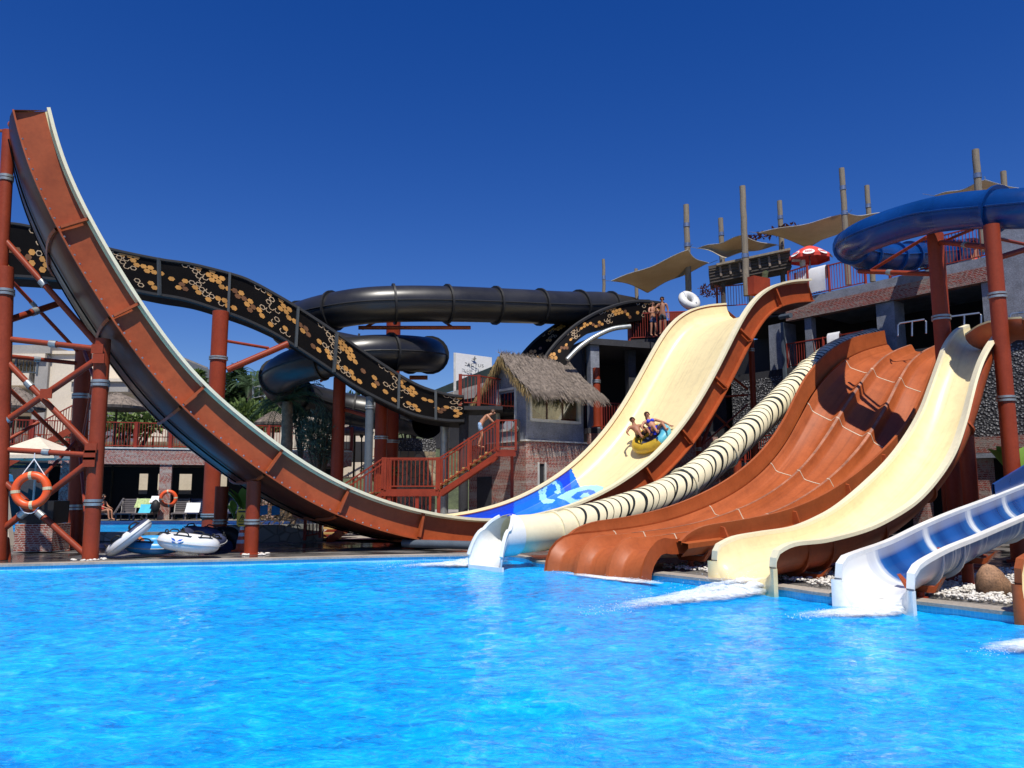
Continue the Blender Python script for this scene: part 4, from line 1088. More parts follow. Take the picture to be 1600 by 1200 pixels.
# red parasol with white logo patches
par = thing('parasol', 'red parasol with white printed patches above the top deck railing', 'parasol', at(1270, 440, 37)); pc = at(1264, 384, 36.6)
m = MB(); rows = [[], [], []]; nn = 8
def prm(k, f): a = 2 * PI * k / nn; return pc + Vector((1.12 * f * math.cos(a), 1.12 * f * math.sin(a), -.72 * f ** 1.5))
m.grid([[prm(k, .02 + f / 6) for k in range(nn)] for f in range(6)], close=True); m.build('canopy', 'red', par)
m = MB(); m.grid([[prm(k, .853) for k in range(nn)], [prm(k, .853) + UP * -.16 for k in range(nn)]], close=True); m.build('valance', 'red', par)
for k in range(nn):
    a0 = 2 * PI * (k + .5) / nn
    def pp(da, f): 
        kk = k + .5 + da; l, h = int(math.floor(kk)), int(math.floor(kk)) + 1; return prm(l, f).lerp(prm(h, f), kk - l) + UP * .02 + Vector((math.cos(a0), math.sin(a0), 0)) * .015
    m = MB(); cc = .80 if k % 2 else .78
    m.f([m.v(pp(.38 * math.cos(t * PI / 7) * (1 if k % 2 else .85), cc + .17 * math.sin(t * PI / 7))) for t in range(14)]); m.build('white_patch', 'towel_w', par)
    m = MB()
    for s_ in range(4):
        c_ = -.18 + .12 * s_; pts = [pp(c_ + .05 * math.cos(t * PI / 3), cc + .05 * math.sin(t * PI / 3)) + UP * .012 + Vector((math.cos(a0), math.sin(a0), 0)) * .012 for t in range(6)]; m.tube(pts, .012, 4)
    m.build('red_scrawl', 'red', par)
m = MB(); m.tube([pc, (pc.x, pc.y, ZT)], .03, 8); m.build('pole', 'metal', par)
m = MB(); m.box(at(1254, 412, 36.6), (.16, .3, .3)); m.box(at(1244, 407, 36.6), (.4, .1, .1)); tag(m.build('loudspeaker', 'frame_w'), 'small white box speaker hanging below the red parasol', 'speaker')
m = MB(); rows = [[at(1192 + 9 * v, 424 + 16 * u, 36) + Vector((0, .3 * u, .05 * math.sin(3 * v))) for v in (0, .33, .66, 1)] for u in (0, .3, .6, 1)]
m.grid(rows); m.grid([[p + Vector((.02, .1, .0)) for p in r] for r in rows], flip=True); tag(m.build('towel', 'towel_g', None, 60), 'yellow green towel draped at the top of the half-pipe', 'towel')
m = MB(); m.obox(at(1186, 448, 35.6), (.45, .25, 0), (-.1, .16, 0), (0, 0, .42)); tag(m.build('entry_box', 'steel'), 'red steel box panel at the entry of the half-pipe', 'panel')
railing('red railing behind the half-pipe entry below the plank shack', [Vector((*at(1120, 455, 38.5).to_2d(), ZT)), Vector((*at(1172, 452, 38.0).to_2d(), ZT))], 1.1, group='deck edge railings')
railing('red gate railing at right of the half-pipe entry', [Vector((*at(1232, 440, 36.2).to_2d(), ZT)), Vector((*at(1262, 440, 35.2).to_2d(), ZT))], 1.2, group='deck edge railings')
vb = MB()
for k in range(160):
    p = at(R.uniform(1092, 1128), R.uniform(447, 464), R.uniform(37, 38)); vb.leaf(p, (R.uniform(-1, 1), R.uniform(-1, 1), R.uniform(-.3, 1)), (R.random(), R.random(), 1), R.uniform(.1, .25), .08)
tag(vb.build('potted_shrub', 'vine'), 'reddish shrub beside the half-pipe top, under the left sail', 'plant')
wp = thing('white_parasol', 'white striped square parasol peeping over the black tube end', 'parasol', at(948, 490, 41)); wpc = at(948, 461, 41); m = MB()
cs = [wpc + Vector((1.0 * math.cos(a), 1.0 * math.sin(a), -.36)) for a in (.4, 1.97, 3.54, 5.11)]
for k in range(4): m.poly([wpc, cs[k], cs[(k + 1) % 4]])
for k in range(4): m.poly([cs[k], cs[k] - UP * .16, cs[(k + 1) % 4] - UP * .16, cs[(k + 1) % 4]])
m.build('canopy', 'towel_w', wp); m = MB(); m.tube([wpc, wpc - UP * 1.8], .03, 6); m.build('pole', 'metal', wp)

# ------------------------------------------------------------------ thatched hut on brick base
hd = Vector((.807, .59, 0)); hn = Vector((.59, -.807, 0)); HK = at(822, 690, 33); HK.z = 0
def HP(a, b, z): return HK + hd * a + hn * b + UP * z
hut = thing('thatched_hut', 'small grey hut with straw roof on a brick base beside the half-pipe', 'hut', HK)
def HB(m, a0, a1, b0, b1, z0, z1): m.obox(HP((a0 + a1) / 2, (b0 + b1) / 2, (z0 + z1) / 2), hd * ((a1 - a0) / 2), hn * ((b1 - b0) / 2), UP * ((z1 - z0) / 2))
def hpart(nm, mat, bx, par=hut):
    m = MB()
    for b in bx: HB(m, *b)
    return m.build(nm, mat, par)
ZB, ZE = 3.92, 6.35; HL, HD = 3.15, 2.7
hpart('brick_base', 'brick', [(-.05, 4.8, -4.2, .05, 0, 1.9), (-.05, 4.8, -4.2, .05, 3.0, ZB), (-.05, .62, -4.2, .05, 1.905, 2.995), (.92, 4.8, -4.2, .05, 1.905, 2.995)])
hpart('base_cap', 'frame_w', [(-.1, HL + .1, -HD - .1, .1, ZB, ZB + .06)])
hpart('slit_frame', 'frame_w', [(.55, .62, .0, .1, 1.85, 3.05), (.92, .99, .0, .1, 1.85, 3.05)]); hpart('slit_pane', 'dark', [(.62, .92, -.1, .0, 1.9, 3)])
wb0 = 4.75
hpart('wall', 'stone_grey', [(0, HL, -HD, 0, ZB + .06, wb0), (0, .22, -.3, 0, wb0, ZE - .02), (HL - .2, HL, -.3, 0, wb0, ZE - .02), (0, HL, -HD, -HD + .2, wb0, ZE), (HL - .2, HL, -HD + .2, -.3, wb0, ZE), (0, .2, -HD + .2, -2.1, wb0, ZE), (0, .2, -.65, -.3, wb0, ZE), (.22, HL - .2, -.25, 0, ZE - .15, ZE - .02), (.2, .3, -2.4, -2.3, wb0, ZE)])
m = MB(); m.prism([HP(0, -HD, ZE - .3), HP(0, 0, ZE - .3), HP(0, -HD / 2, 7.55)], hd * .2); m.build('gable', 'stone_grey', hut)
def window(a0, a1, z0, z1, b, par, curt=True):
    fr = hpart('window', 'frame_w', [(a0 - .1, a0, b - .1, b + .06, z0 - .1, z1), (a1, a1 + .1, b - .1, b + .06, z0 - .1, z1), (a0, a1, b - .1, b + .06, z0 - .12, z0)], par)
    n = 3
    m = MB()
    for k in range(1, n): HB(m, a0 + (a1 - a0) * k / n - .03, a0 + (a1 - a0) * k / n + .03, b - .1, b - .02, z0, z1)
    m.build('mullion', plain('brown_mullion', (.10, .05, .03), .5), fr)
    m = MB(); rows = []
    for k in range(60):
        u = k / 59; zz = .03 * math.sin(u * 70)
        seg = u * n % 1; dip = .75 * max(0, seg - .35) if u < 1 / 3 else .1
        rows.append([HP(a0 + (a1 - a0) * u, b - .16 + zz, z0 + .08 + dip * 0 + (.45 * (1 - seg) if u < .33 else .03)), HP(a0 + (a1 - a0) * u, b - .16 + zz, z1)])
    m.grid(rows); m.build('curtain', 'curtain', fr, 60)
window(.28, HL - .28, wb0 + .12, ZE - .15, 0, hut)
def gz():
    t = NT('window_glass'); t.set(Transmission_Weight=1.0, Roughness=.02, IOR=1.45); t.b.inputs['Base Color'].default_value = (.9, .95, .95, 1)
    tr = t.n('BsdfTransparent'); gl = t.n('BsdfGlossy'); gl.inputs['Roughness'].default_value = .03; fz = t.n('Fresnel'); fz.inputs[0].default_value = 1.5; mx = t.n('MixShader')
    tr.inputs[0].default_value = (.8, .85, .85, 1)
    t.l(fz.outputs[0], mx.inputs[0]); t.l(tr.outputs[0], mx.inputs[1]); t.l(gl.outputs[0], mx.inputs[2]); out = [n for n in t.t.nodes if n.type == 'OUTPUT_MATERIAL'][0]; t.l(mx.outputs[0], out.inputs[0]); return t.m
M['glass'] = gz()
hpart('pane', 'glass', [(.28, HL - .28, -.06, -.05, wb0 + .02, ZE - .15)])
fr = hpart('window', 'frame_w', [(-.06, .1, -2.1, -2.0, wb0 - .25, ZE - .1), (-.06, .1, -.75, -.65, wb0 - .25, ZE - .1), (-.06, .1, -2.0, -.75, wb0 - .35, wb0 - .25), (-.06, .1, -2.0, -.75, ZE - .2, ZE - .1)])
hpart('pane', 'glass', [(.02, .03, -2.0, -.75, wb0 - .25, ZE - .2)], fr)
hpart('inside', 'dark', [(.5, HL - .4, -HD + .21, -HD + .3, ZB + .1, ZE - .05)])
# straw roof: shaggy slopes, every stalk a thin blade
m = MB(); RZ = 7.75
def roofpt(a, s_, side):  # s_ 0 ridge .. 1 eave
    if side > 0: b = lerp(-HD / 2, .75, s_); z = lerp(RZ, 5.95, s_) - .12 * math.sin(PI * s_)
    else: b = lerp(-HD / 2, -HD - .85, s_); z = lerp(RZ, 5.75, s_) - .12 * math.sin(PI * s_)
    return HP(a, b, z)
A0, A1 = -.42, HL + .3
for side in (1, -1):
    rows = [[roofpt(lerp(A0 + .1, A1 - .1 + .25 * s_ / 8, k / 12), s_ / 8, side) + UP * .0 for k in range(13)] for s_ in range(9)]
    m.grid(rows); m.grid([[p - UP * .2 for p in r] for r in rows], flip=True)
    for k in range(13): pass
m.build('roof', 'thatch', hut)
m = MB()
for k in range(5200):
    side = 1 if R.random() < .8 else -1; s_ = R.random() ** .85; a = R.uniform(A0, A1 + .25 * s_)
    p = roofpt(a, s_, side) + UP * R.uniform(.0, .1); q_ = roofpt(a + R.uniform(-.14, .14), s_ + R.uniform(.12, .24), side) + UP * R.uniform(-.12, .08)
    if s_ > .84: q_ -= UP * R.uniform(0, .22)
    w_ = hd * R.uniform(.012, .026)
    m.poly([p - w_, p + w_, q_ + w_ * .3, q_ - w_ * .3])
for k in range(260):
    a = R.uniform(A0, A1); p = HP(a, -HD / 2 + R.uniform(-.1, .1), RZ); q_ = p + Vector((R.uniform(-.18, .18), R.uniform(-.1, .1), R.uniform(.02, .2))); w_ = hd * .02; m.poly([p - w_, p + w_, q_])
ob = m.build('straw_stalks', 'thatch', hut); ob['kind'] = 'stuff'
m = MB()
for k in range(900):
    side = R.choice((1, -1, -1)); s_ = R.random(); p = roofpt(A0 + R.uniform(-.02, .15), s_, side) - UP * R.uniform(0, .15); q_ = p + Vector((R.uniform(-.05, .05), R.uniform(-.05, .05), -R.uniform(.2, .5))) - hd * R.uniform(-.05, .06); w_ = hn * R.uniform(.015, .03)
    m.poly([p - w_, p + w_, q_ + w_ * .3, q_ - w_ * .3])
ob = m.build('gable_straw', 'straw', hut); ob['kind'] = 'stuff'
# dark service door and passage under the stairs
hpart('door', 'dark2', [(-.09, -.05, -3.5, -2.4, .2, 2.5)])
# loudspeaker / round lamp on the hut's left corner
sp_ = thing('flood_lamp', 'round grey lamp on a dark bracket beside the stair top and hut', 'lamp', at(806, 700, 32.9)); c_ = at(806, 671, 32.9)
m = MB(); m.tube([c_, c_ + Vector((-.25, -.45, .12)), c_ + Vector((-.3, -.55, .14))], [.13, .21, .22], 14); m.build('housing', 'zinc', sp_, 50)
m = MB(); m.bar(at(810, 690, 33.1), at(810, 655, 33.1), .12, .12); m.build('bracket', 'blackmat', sp_)
m = MB(); m.bar(c_, at(810, 672, 33.15), .1, .1); m.build('arm', 'blackmat', sp_)

# ------------------------------------------------------------------ zig-zag stairs
st = thing('staircase', 'red steel zig-zag staircase with yellow wooden treads in front of the hut', 'staircase', at(650, 800, 31.5))
SY0, SY1 = 30.6, 31.9
_ = plain('dark_red_stair_paint', (.21, .03, .016), .5, .25, 2, .08, spec=.25)
def sx(px): return (px - 800) / 1250 * 31.0
fl_ = [(776, 3.55), (688, 1.95), (606, 1.95), (530, .95)]
def flight(xa, za, xb, zb2, ya, yb, wd, n):
    # xa, za, ya the upper end; xb, zb2, yb the lower end
    A_, B_ = Vector((xa, ya, za)), Vector((xb, yb, zb2)); run = Vector((xb - xa, yb - ya, 0)).normalized(); W_ = Vector((0, wd, 0)); rise = (za - zb2) / (n + 1)
    for k in range(n):
        p = A_.lerp(B_, (k + 1) / (n + 1)); q_ = A_.lerp(B_, (k + 2) / (n + 1)); go = Vector((q_.x - p.x, q_.y - p.y, 0)); m = MB()
        m.prism([p + UP * .0, p + go * 1.1, p + go * 1.1 + W_, p + W_], (0, 0, .05)); m.build('tread', 'tread', st)
        m = MB(); e_ = p + go * 1.04; m.prism([e_ - UP * .002, e_ + W_ - UP * .002, e_ + W_ - UP * rise * .72, e_ - UP * rise * .72], run * .03); m.build('riser', 'tread', st)
    for o_ in (Vector((0, 0, 0)), W_):
        m = MB(); m.bar(A_ + o_ - UP * .22, B_ + o_ - UP * .22, .07, .2); m.build('stringer', 'stairred', st)
def landing(xa, xb, z, y0, y1):
    m = MB(); m.box(((xa + xb) / 2, (y0 + y1) / 2, z - .04), (xb - xa, y1 - y0, .06)); m.build('landing', 'tread', st)
    m = MB(); m.box(((xa + xb) / 2, y0 - .03, z - .14), (xb - xa, .07, .26)); m.build('landing_beam', 'stairred', st)
DY, WD = 1.15, 1.25
landing(sx(600), sx(688), 1.95, SY0, SY0 + WD); landing(sx(774), sx(806), 3.5, SY0 + DY, SY0 + DY + WD)
flight(sx(776), 3.5, sx(688), 1.95, SY0 + DY, SY0, WD, 9)
flight(sx(602), 1.95, sx(522), .45, SY0, SY0 - 1.0, WD, 8)
def srail(pts): railing('', pts, 1.15, gap=.16, post=.09, thick=1.0, parent=st, mat='stairred')
for o_ in (-.02, WD + .02):
    srail([(sx(776), SY0 + DY + o_, 3.5), (sx(688), SY0 + o_, 1.95)]); srail([(sx(602), SY0 + o_, 1.95), (sx(522), SY0 - 1.0 + o_, .45)])
    srail([(sx(688) - .07, SY0 + o_ * 1.02 - .03, 1.95), (sx(606), SY0 + o_ * 1.02 - .03, 1.95)])
srail([(sx(778), SY0 + DY - .05, 3.5), (sx(806), SY0 + DY - .05, 3.5)])
for px in (688, 655, 612): 
    m = MB(); m.bar((sx(px), SY0 + .05, .18), (sx(px), SY0 + .05, 1.85), .13, .13); m.build('leg', 'steel_thin', st)
m = MB(); m.bar((sx(800), SY1 + .9, .18), (sx(800), SY1 + .9, 3.4), .13, .13); m.build('leg', 'steel_thin', st)
st2 = thing('staircase', 'short low flight of yellow wooden steps below the half-pipe with red handrail', 'staircase', at(505, 845, 27.5)); st_keep = st; st = st2
for k in range(4):
    m = MB(); p = at(484 + k * 9, 842 - k * 8, 28.0 + k * .25); m.box((p.x + .3, p.y + .4, p.z), (1.35, .42, .06)); m.build('tread', 'tread', st2)
m = MB(); m.bar(at(512, 846, 27.6), at(548, 822, 29), .1, .25); m.build('stringer', 'steel_thin', st2)
railing('', [at(476, 842, 27.8), at(500, 838, 28)], 1.0, parent=st2); st = st_keep
railing('low dark railing behind the half-pipe bottom', [Vector((*at(516, 828, 31).to_2d(), .18)), Vector((*at(566, 828, 31).to_2d(), .18))], .6, mat='grey_steel')
railing('red railing fence on the ground under the stair landing', [Vector((*at(600, 800, 33).to_2d(), .18)), Vector((*at(672, 800, 33).to_2d(), .18))], 1.5, group='stair railings', gap=.16)
# landing platform of the scaled slide
pf = thing('slide_platform', 'dark steel platform where the scaled slide begins, left of the hut', 'platform', at(750, 640, 33.6)); pz_ = at(750, 634, 33.6).z
m = MB(); m.box((at(753, 634, 34.2).x, 34.4, pz_ - .13), (1.8, 2.4, .16)); m.build('deck', 'dark', pf)
for px, Y in ((725, 34), (695, 35.2)):
    m = MB(); x = at(px, 640, Y).x; m.tube([(x, Y, .18), (x, Y, pz_ - .3)], .2, 12); m.build('leg', 'dark2' if px > 700 else 'zinc', pf, 50)
railing('red railing of the platform left of the thatched hut, below the white sign', [Vector((*at(719, 634, 35.4).to_2d(), pz_)), Vector((*at(719, 634, 33.2).to_2d(), pz_)), Vector((*at(748, 630, 33.4).to_2d(), pz_)), Vector((*at(786, 636, 34.6).to_2d(), pz_))], 1.25, group='balcony railings', gap=.15, post=.14, mat='stairred')

# ------------------------------------------------------------------ pillars
def pillar(lab, px, ytop, ybase, Y, r, mat='steel', bands=(), topx=None, grp='red steel pillars'):
    b = at(px, ybase, Y); tpx = topx if topx is not None else px; a = at(tpx, ytop, Y)
    x = b.x if topx is None else (a.x + b.x) / 2
    x = a.x
    return column('steel_pillar', lab, (x, Y), DZ, a.z, r, mat, [at(tpx, y, Y).z for y in bands], grp)
pillar('tall red pillar carrying the scaled slide, left of centre', 345, 487, 835, 31.1, .31, bands=(560, 805))
pillar('slim dark red pillar under the middle of the half-pipe near the big pillar', 347, 760, 850, 25.2, .2, bands=(815,))
pillar('short red pillar holding the half-pipe above the yellow caution sign', 397, 752, 861, 22.2, .19, bands=(815,))
pillar('red pillar under the scaled slide with its lower half in shade', 531, 590, 800, 35.5, .28)
pillar('grey pillar under the scaled slide beside two red pillars', 578, 620, 800, 33, .17, 'grey_steel', grp='grey steel pillars', bands=(636,))
pillar('red pillar right beside the grey pillar behind the stairs', 597, 600, 800, 34.6, .27, bands=(684,))
pillar('thick red pillar between the coils of the black tube, behind the stairs', 615, 500, 800, 37.2, .34, bands=(690,))
pillar('tall red pillar under the blue tube, standing behind the cream body slide', 1462, 366, 900, 23.2, .23, bands=(497, 664), topx=1461)
pillar('tall red pillar under the blue tube nearest the right edge', 1550, 352, 880, 19.9, .19, bands=(462, 623), topx=1549)
pillar('red pillar propping the cream body slide beside the stone wall', 1506, 640, 900, 21.6, .2, bands=(663,))
pillar('thick dark red pillar under the cream slide curve beside the white slide', 1482, 700, 900, 23.6, .27)
pillar('slender red pillar under the half-pipe right arm, taller of its two', 1172, 502, 700, 35.2, .13, bands=(547,))
pillar('slender red pillar under the half-pipe right arm, lower of its two', 1090, 645, 790, 32.8, .12, bands=(702,))
pillar('short red pillar below the striped tube, beside the three-lane slide', 1152, 720, 800, 28.5, .14)
pillar('short red stub pillar under the lowest part of the half-pipe', 638, 843, 862, 24.4, .13)
def brace(t, a, b, r, band=None, mat='steel'):
    m = MB(); m.tube([a, b], r, 10); m.build('brace', mat, t, 50)
    if band is not None:
        c = Vector(a).lerp(Vector(b), band); d = (Vector(b) - Vector(a)).normalized(); k = MB(); k.tube([c - d * .09, c + d * .09], r * 1.25, 10); k.build('brace_joint', 'zinc', t, 50)
t = thing('steel_bracing', 'thin red bracing bars between slender pillars under the half-pipe right arm', 'bracing', at(1140, 640, 33.5))
brace(t, at(1090, 712, 32.8), at(1166, 515, 34.8), .07); brace(t, at(1140, 586, 34), at(1168, 608, 35), .05); brace(t, at(1125, 620, 34), at(1168, 617, 35), .045); brace(t, at(1113, 643, 33.5), at(1140, 668, 35), .05); brace(t, at(1092, 700, 33), at(1168, 632, 36), .04)
t = thing('steel_bracing', 'red pipe brackets joining the blue tube to its pillars', 'bracing', at(1462, 420, 23.2))
brace(t, at(1342, 424, 25.8), at(1455, 428, 23.3), .075, .45); brace(t, at(1362, 422, 25.6), at(1448, 370, 23.4), .05); brace(t, at(1465, 378, 23.2), at(1543, 386, 20.0), .075, .6); brace(t, at(1480, 375, 23), at(1520, 358, 21), .045)
t = thing('steel_bracing', 'red bracing from the rightmost pillar toward the stone wall', 'bracing', at(1560, 410, 20)); brace(t, at(1556, 404, 20), at(1660, 372, 21), .075); brace(t, at(1556, 372, 20), at(1640, 390, 24), .045)
t = thing('steel_bracing', 'red brace pipes from the big pillar up to the scaled slide', 'bracing', at(350, 580, 31.1)); brace(t, at(355, 578, 31.1), at(450, 537, 32.0), .13); brace(t, at(355, 533, 31.1), at(420, 544, 32), .06)
t = thing('steel_bracing', 'dark red bracket frame under the upper black tube', 'bracing', at(640, 515, 36)); brace(t, at(560, 512, 34.6), at(735, 512, 36), .09, mat='brown_dark'); brace(t, at(566, 514, 34.6), at(594, 499, 35), .06, mat='brown_dark'); brace(t, at(690, 500, 36), at(708, 512, 36), .06, mat='brown_dark'); brace(t, at(640, 590, 36), at(668, 590, 36), .1, mat='brown_dark'); brace(t, at(540, 640, 35.5), at(575, 650, 34), .09); brace(t, at(500, 596, 35), at(528, 580, 35), .06)
m = MB(); m.tube([at(630, 849, 24.0), at(700, 851, 23.4), at(772, 853, 22.8)], .12, 10); tag(m.build('water_pipe', 'grey_steel', None, 50), 'thick dark grey pipe lying along the pool edge under the half-pipe', 'pipe')
# left lattice tower
tw_ = thing('support_tower', 'red lattice tower of pipes and bolted diagonals carrying the tall half-pipe tip', 'support tower', at(80, 870, 20.4))
def tcol(px0, y0, px1, y1, Y, r, bands=()):
    a, b = at(px0, y0, Y), at(px1, y1, Y); b.z = min(b.z, DZ) if y1 > 800 else b.z
    m = MB(); m.tube([a, b], r, 16); m.build('column', 'steel', tw_, 50)
    for y in bands:
        k = (y - y0) / (y1 - y0); c = a.lerp(b, k); d = (b - a).normalized(); q = MB(); q.tube([c - d * .08, c - d * .012], r * 1.15, 16); q.tube([c + d * .012, c + d * .08], r * 1.15, 16); q.build('column_flange', 'zinc', tw_, 50)
tcol(14, 205, 2, 420, 20.2, .155, (280,)); tcol(8, 418, -4, 872, 20.2, .21, (459,)); tcol(161, 530, 141, 870, 20.3, .19, (600, 784)); tcol(131, 545, 116, 850, 25, .24, (620, 790)); tcol(-90, 420, -110, 870, 26, .2)
def tb2(x0, y0, x1, y1, Y0, Y1, r=.07, band=.5): brace(tw_, at(x0, y0, Y0), at(x1, y1, Y1), r, band)
tb2(-30, 525, 152, 545, 20.2, 20.3, .075, .62); tb2(-30, 552, 124, 568, 23, 24.9, .065, .55); tb2(5, 372, 152, 538, 20.2, 20.3, .08, .43); tb2(-2, 418, 124, 552, 22, 24.9, .055, .4); tb2(8, 502, 95, 473, 20.3, 22, .09, .5)
tb2(-6, 668, 154, 560, 20.2, 20.3, .085, .1); tb2(-6, 548, 142, 700, 20.2, 20.3, .08, .35); tb2(-6, 588, 116, 706, 22, 24.8, .06, .4); tb2(-30, 700, 140, 711, 20.2, 20.3, .07, .6)
tb2(-10, 838, 139, 722, 20.2, 20.3, .085, .3); tb2(-6, 742, 133, 866, 20.2, 20.3, .08, .5); tb2(118, 690, 60, 752, 24.8, 22, .05, .5); tb2(-10, 700, 60, 660, 24, 25, .06, None); tb2(130, 545, 158, 620, 24.9, 20.5, .05, None); tb2(152, 560, 128, 690, 20.6, 24.6, .04, .4); tb2(124, 700, 140, 870, 24.8, 20.6, .045, None); tb2(45, 800, 100, 850, 23, 24.6, .07, None)
for px, y in ((152, 545), (154, 560), (142, 700), (140, 711), (139, 722), (72, 615)):
    m = MB(); p = at(px, y, 20.05); m.box(p, (.3, .03, .24)); m.build('gusset_plate', 'steel', tw_)
m = MB(); p = at(18, 195, 20.2); m.tube([p, at(40, 190, 19.6)], .1, 10); m.bar(at(-40, 206, 20.2), at(12, 204, 20.2), .06, .06); m.build('head_clamp', 'brown_dark', tw_)
# ------------------------------------------------------------------ second pool, raised terrace, pavilion
x0, x1 = -60, -10.4
TZ = .5
m = MB(); m.box(((x0 + x1) / 2, 28.15, .3), (x1 - x0, .3, .3)); m.build('kerb', 'rubbleg')['kind'] = 'structure'
m = MB()
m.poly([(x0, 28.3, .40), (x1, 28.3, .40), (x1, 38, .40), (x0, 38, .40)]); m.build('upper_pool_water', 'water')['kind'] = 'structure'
m = MB(); m.poly([(x0, 37.96, .3), (x1, 37.96, .3), (x1, 37.96, TZ), (x0, 37.96, TZ)], 0, [(x0, 0), (x1, 0), (x1, .2), (x0, .2)]); m.build('upper_pool_wall', 'tile')['kind'] = 'structure'
m = MB(); m.box((-40, 58, .2), (90, 40, .6)); m.box((-5.15, 33, .2), (10.4, 9.9, .56) if 0 else (10.4, 9.9, .0001)); m.build('raised_terrace', 'coping')['kind'] = 'structure'
pav = thing('poolside_pavilion', 'low open pavilion with red brick fascia and dark interior behind the second pool', 'pavilion', (-16, 40, TZ))
PA, PB = Vector((-24.5, 37.6, 0)), Vector((-8.5, 42.6, 0)); pdv = (PB - PA).normalized(); pn = Vector((-pdv.y, pdv.x, 0)); PL = (PB - PA).length
def PP(a, b, z): return PA + pdv * a + pn * b + UP * z
def PBx(m, a0, a1, b0, b1, z0, z1): m.obox(PP((a0 + a1) / 2, (b0 + b1) / 2, (z0 + z1) / 2), pdv * ((a1 - a0) / 2), pn * ((b1 - b0) / 2), UP * ((z1 - z0) / 2))
def ppart(nm, mat, bx, par=pav):
    m = MB()
    for b in bx: PBx(m, *b)
    return m.build(nm, mat, par)
def pa_of(px, py=770):
    q = V(px, py, PA, (pdv.x, pdv.y)); return (q - PA).dot(pdv)
PZ0, PZ1 = 3.2, 3.95
ppart('brick_fascia', 'brick', [(pa_of(72), PL, -.06, .25, PZ0, PZ1)]); ppart('fascia_cap', 'frame_w', [(pa_of(72), PL, -.1, .3, PZ1, PZ1 + .07)])
ppart('roof_slab', 'dark2', [(-1, PL, .26, 12, PZ0 + .05, PZ1)])
for px, wd in ((103, .62), (257, .55), (420, .6)):
    a = pa_of(px); ppart('brick_column', 'brick', [(a - wd / 2, a + wd / 2, .0, .5, TZ, PZ0 - .003)])
gaps = [(pa_of(p) + .9, w_) for p, w_ in ((163, .45), (196, .6), (234, .65), (300, .55))]
bx = []; prev = -1
for g, w_ in sorted(gaps):
    bx.append((prev, g, 4.5, 4.7, TZ, PZ0)); bx.append((g, g + w_, 4.5, 4.7, TZ, 1.75)); bx.append((g, g + w_, 4.5, 4.7, 2.85, PZ0)); prev = g + w_
bx.append((prev, PL, 4.5, 4.7, TZ, PZ0))
ppart('back_wall', 'dark', bx)
m = MB(); PBx(m, -2, PL, 13, 13.2, TZ, 3.1); tag(m.build('white_wall', 'render_w'), 'sunlit white wall seen through the pavilion back openings', 'wall')
railing('brown red railing of the sun terrace over the pavilion', [PP(k, .3, PZ1 + .07) for k in (-3, 0, 3.2, 6.2, 9.4, 12.5, PL)], 1.25, group='terrace railings', post=.16)
railing('far railing of the sun terrace under the straw umbrellas', [PP(k, 8.5, PZ1 + .07) for k in (-6, 0, 6, 12, PL + 6)], 1.1, group='terrace railings', mat='brown_dark', gap=.3)
ts = thing('terrace_stairs', 'red stair flight with railing at far left, going up to the terrace', 'staircase', (-25, 37, TZ))
a, b = at(-20, 742, 36.5), at(118, 668, 37)
m = MB(); m.bar(a, b, .1, .3); m.build('stringer', 'steel', ts)
railing('', [a, b], 1.15, parent=ts, post=.1)
m = MB()
for k in range(12):
    q = a.lerp(b, (k + .5) / 12); m.box(q + Vector((0, .6, .05)), (.45, 1.1, .05))
m.build('treads', 'tread', ts)
m = MB(); PBx(m, -6, pa_of(70), .4, .6, TZ, PZ1); tag(m.build('dark_wall', 'dark2'), 'dark wall below the terrace stairs at far left', 'wall')

# loungers with backrests raised
def lounger(mat='lounger'):
    t = thing('sun_lounger', '', 'sun lounger', (0, 0, 0), 'sun loungers under the pavilion')
    m = MB(); m.box((0, -.1, .32), (.62, 1.3, .06))
    for s in (-1, 1): m.bar((s * .33, -.75, .3), (s * .33, .55, .3), .06, .08)
    m.build('seat', mat, t)
    m = MB()
    for k in range(7): m.bar((-.3, .52 + k * .055, .38 + k * .1), (.3, .52 + k * .055, .38 + k * .1), .02, .075)
    for s in (-1, 1): m.bar((s * .32, .5, .3), (s * .32, .88, 1.04), .05, .06)
    m.build('backrest', mat, t)
    for s in (-1, 1):
        for y in (-.65, .45):
            m = MB(); m.bar((s * .3, y, 0), (s * .3, y, .3), .06, .06); m.build('leg', mat, t)
    return t
lg = lounger(); lgb = lounger('loungerb'); used = set()
def put(src, px, Y, rz, lab):
    p = at(px, 812, Y); loc = (p.x, p.y, TZ)
    if src.name in used: return copy_tree(src, None, loc, rz, lab)
    used.add(src.name); src.location = loc; src.rotation_euler = (0, 0, rz); src['label'] = lab; return src
put(lg, 196, 39.2, .25, 'grey sun lounger next to the seated woman in red, nothing on it')
put(lg, 226, 39.4, .1, 'grey sun lounger with cyan and green towels left of the brick column')
put(lg, 281, 40.2, .3, 'narrow grey sun lounger just right of the brick column and orange ring')
put(lgb, 302, 40.4, .15, 'navy sun lounger with a white towel right of the brick column')
put(lgb, 362, 41, .1, 'navy sun lounger behind the slim dark pillar and caution sign')
put(lg, 160, 39.3, -1.2, 'grey sun lounger on which the woman in red sits')
def towel(lab, px, py, wpx, hpx, Y, mat, lean=.3):
    m = MB(); rows = []
    for i in range(6):
        rw = []
        for j in range(7):
            p = at(px + wpx * (j / 6 - .5), py - hpx * (.5 - i / 5), Y); p.y += lean * (.5 - i / 5) + .03 * math.sin(j * 1.9 + i); rw.append(p)
        rows.append(rw)
    m.grid(rows); m.grid([[p + Vector((0, .025, 0)) for p in r] for r in rows], flip=True); return tag(m.build('towel', mat, None, 60), lab, 'towel')
towel('green striped towel on the back of a lounger left of the column', 223, 786, 22, 14, 39.55, 'towel_g')
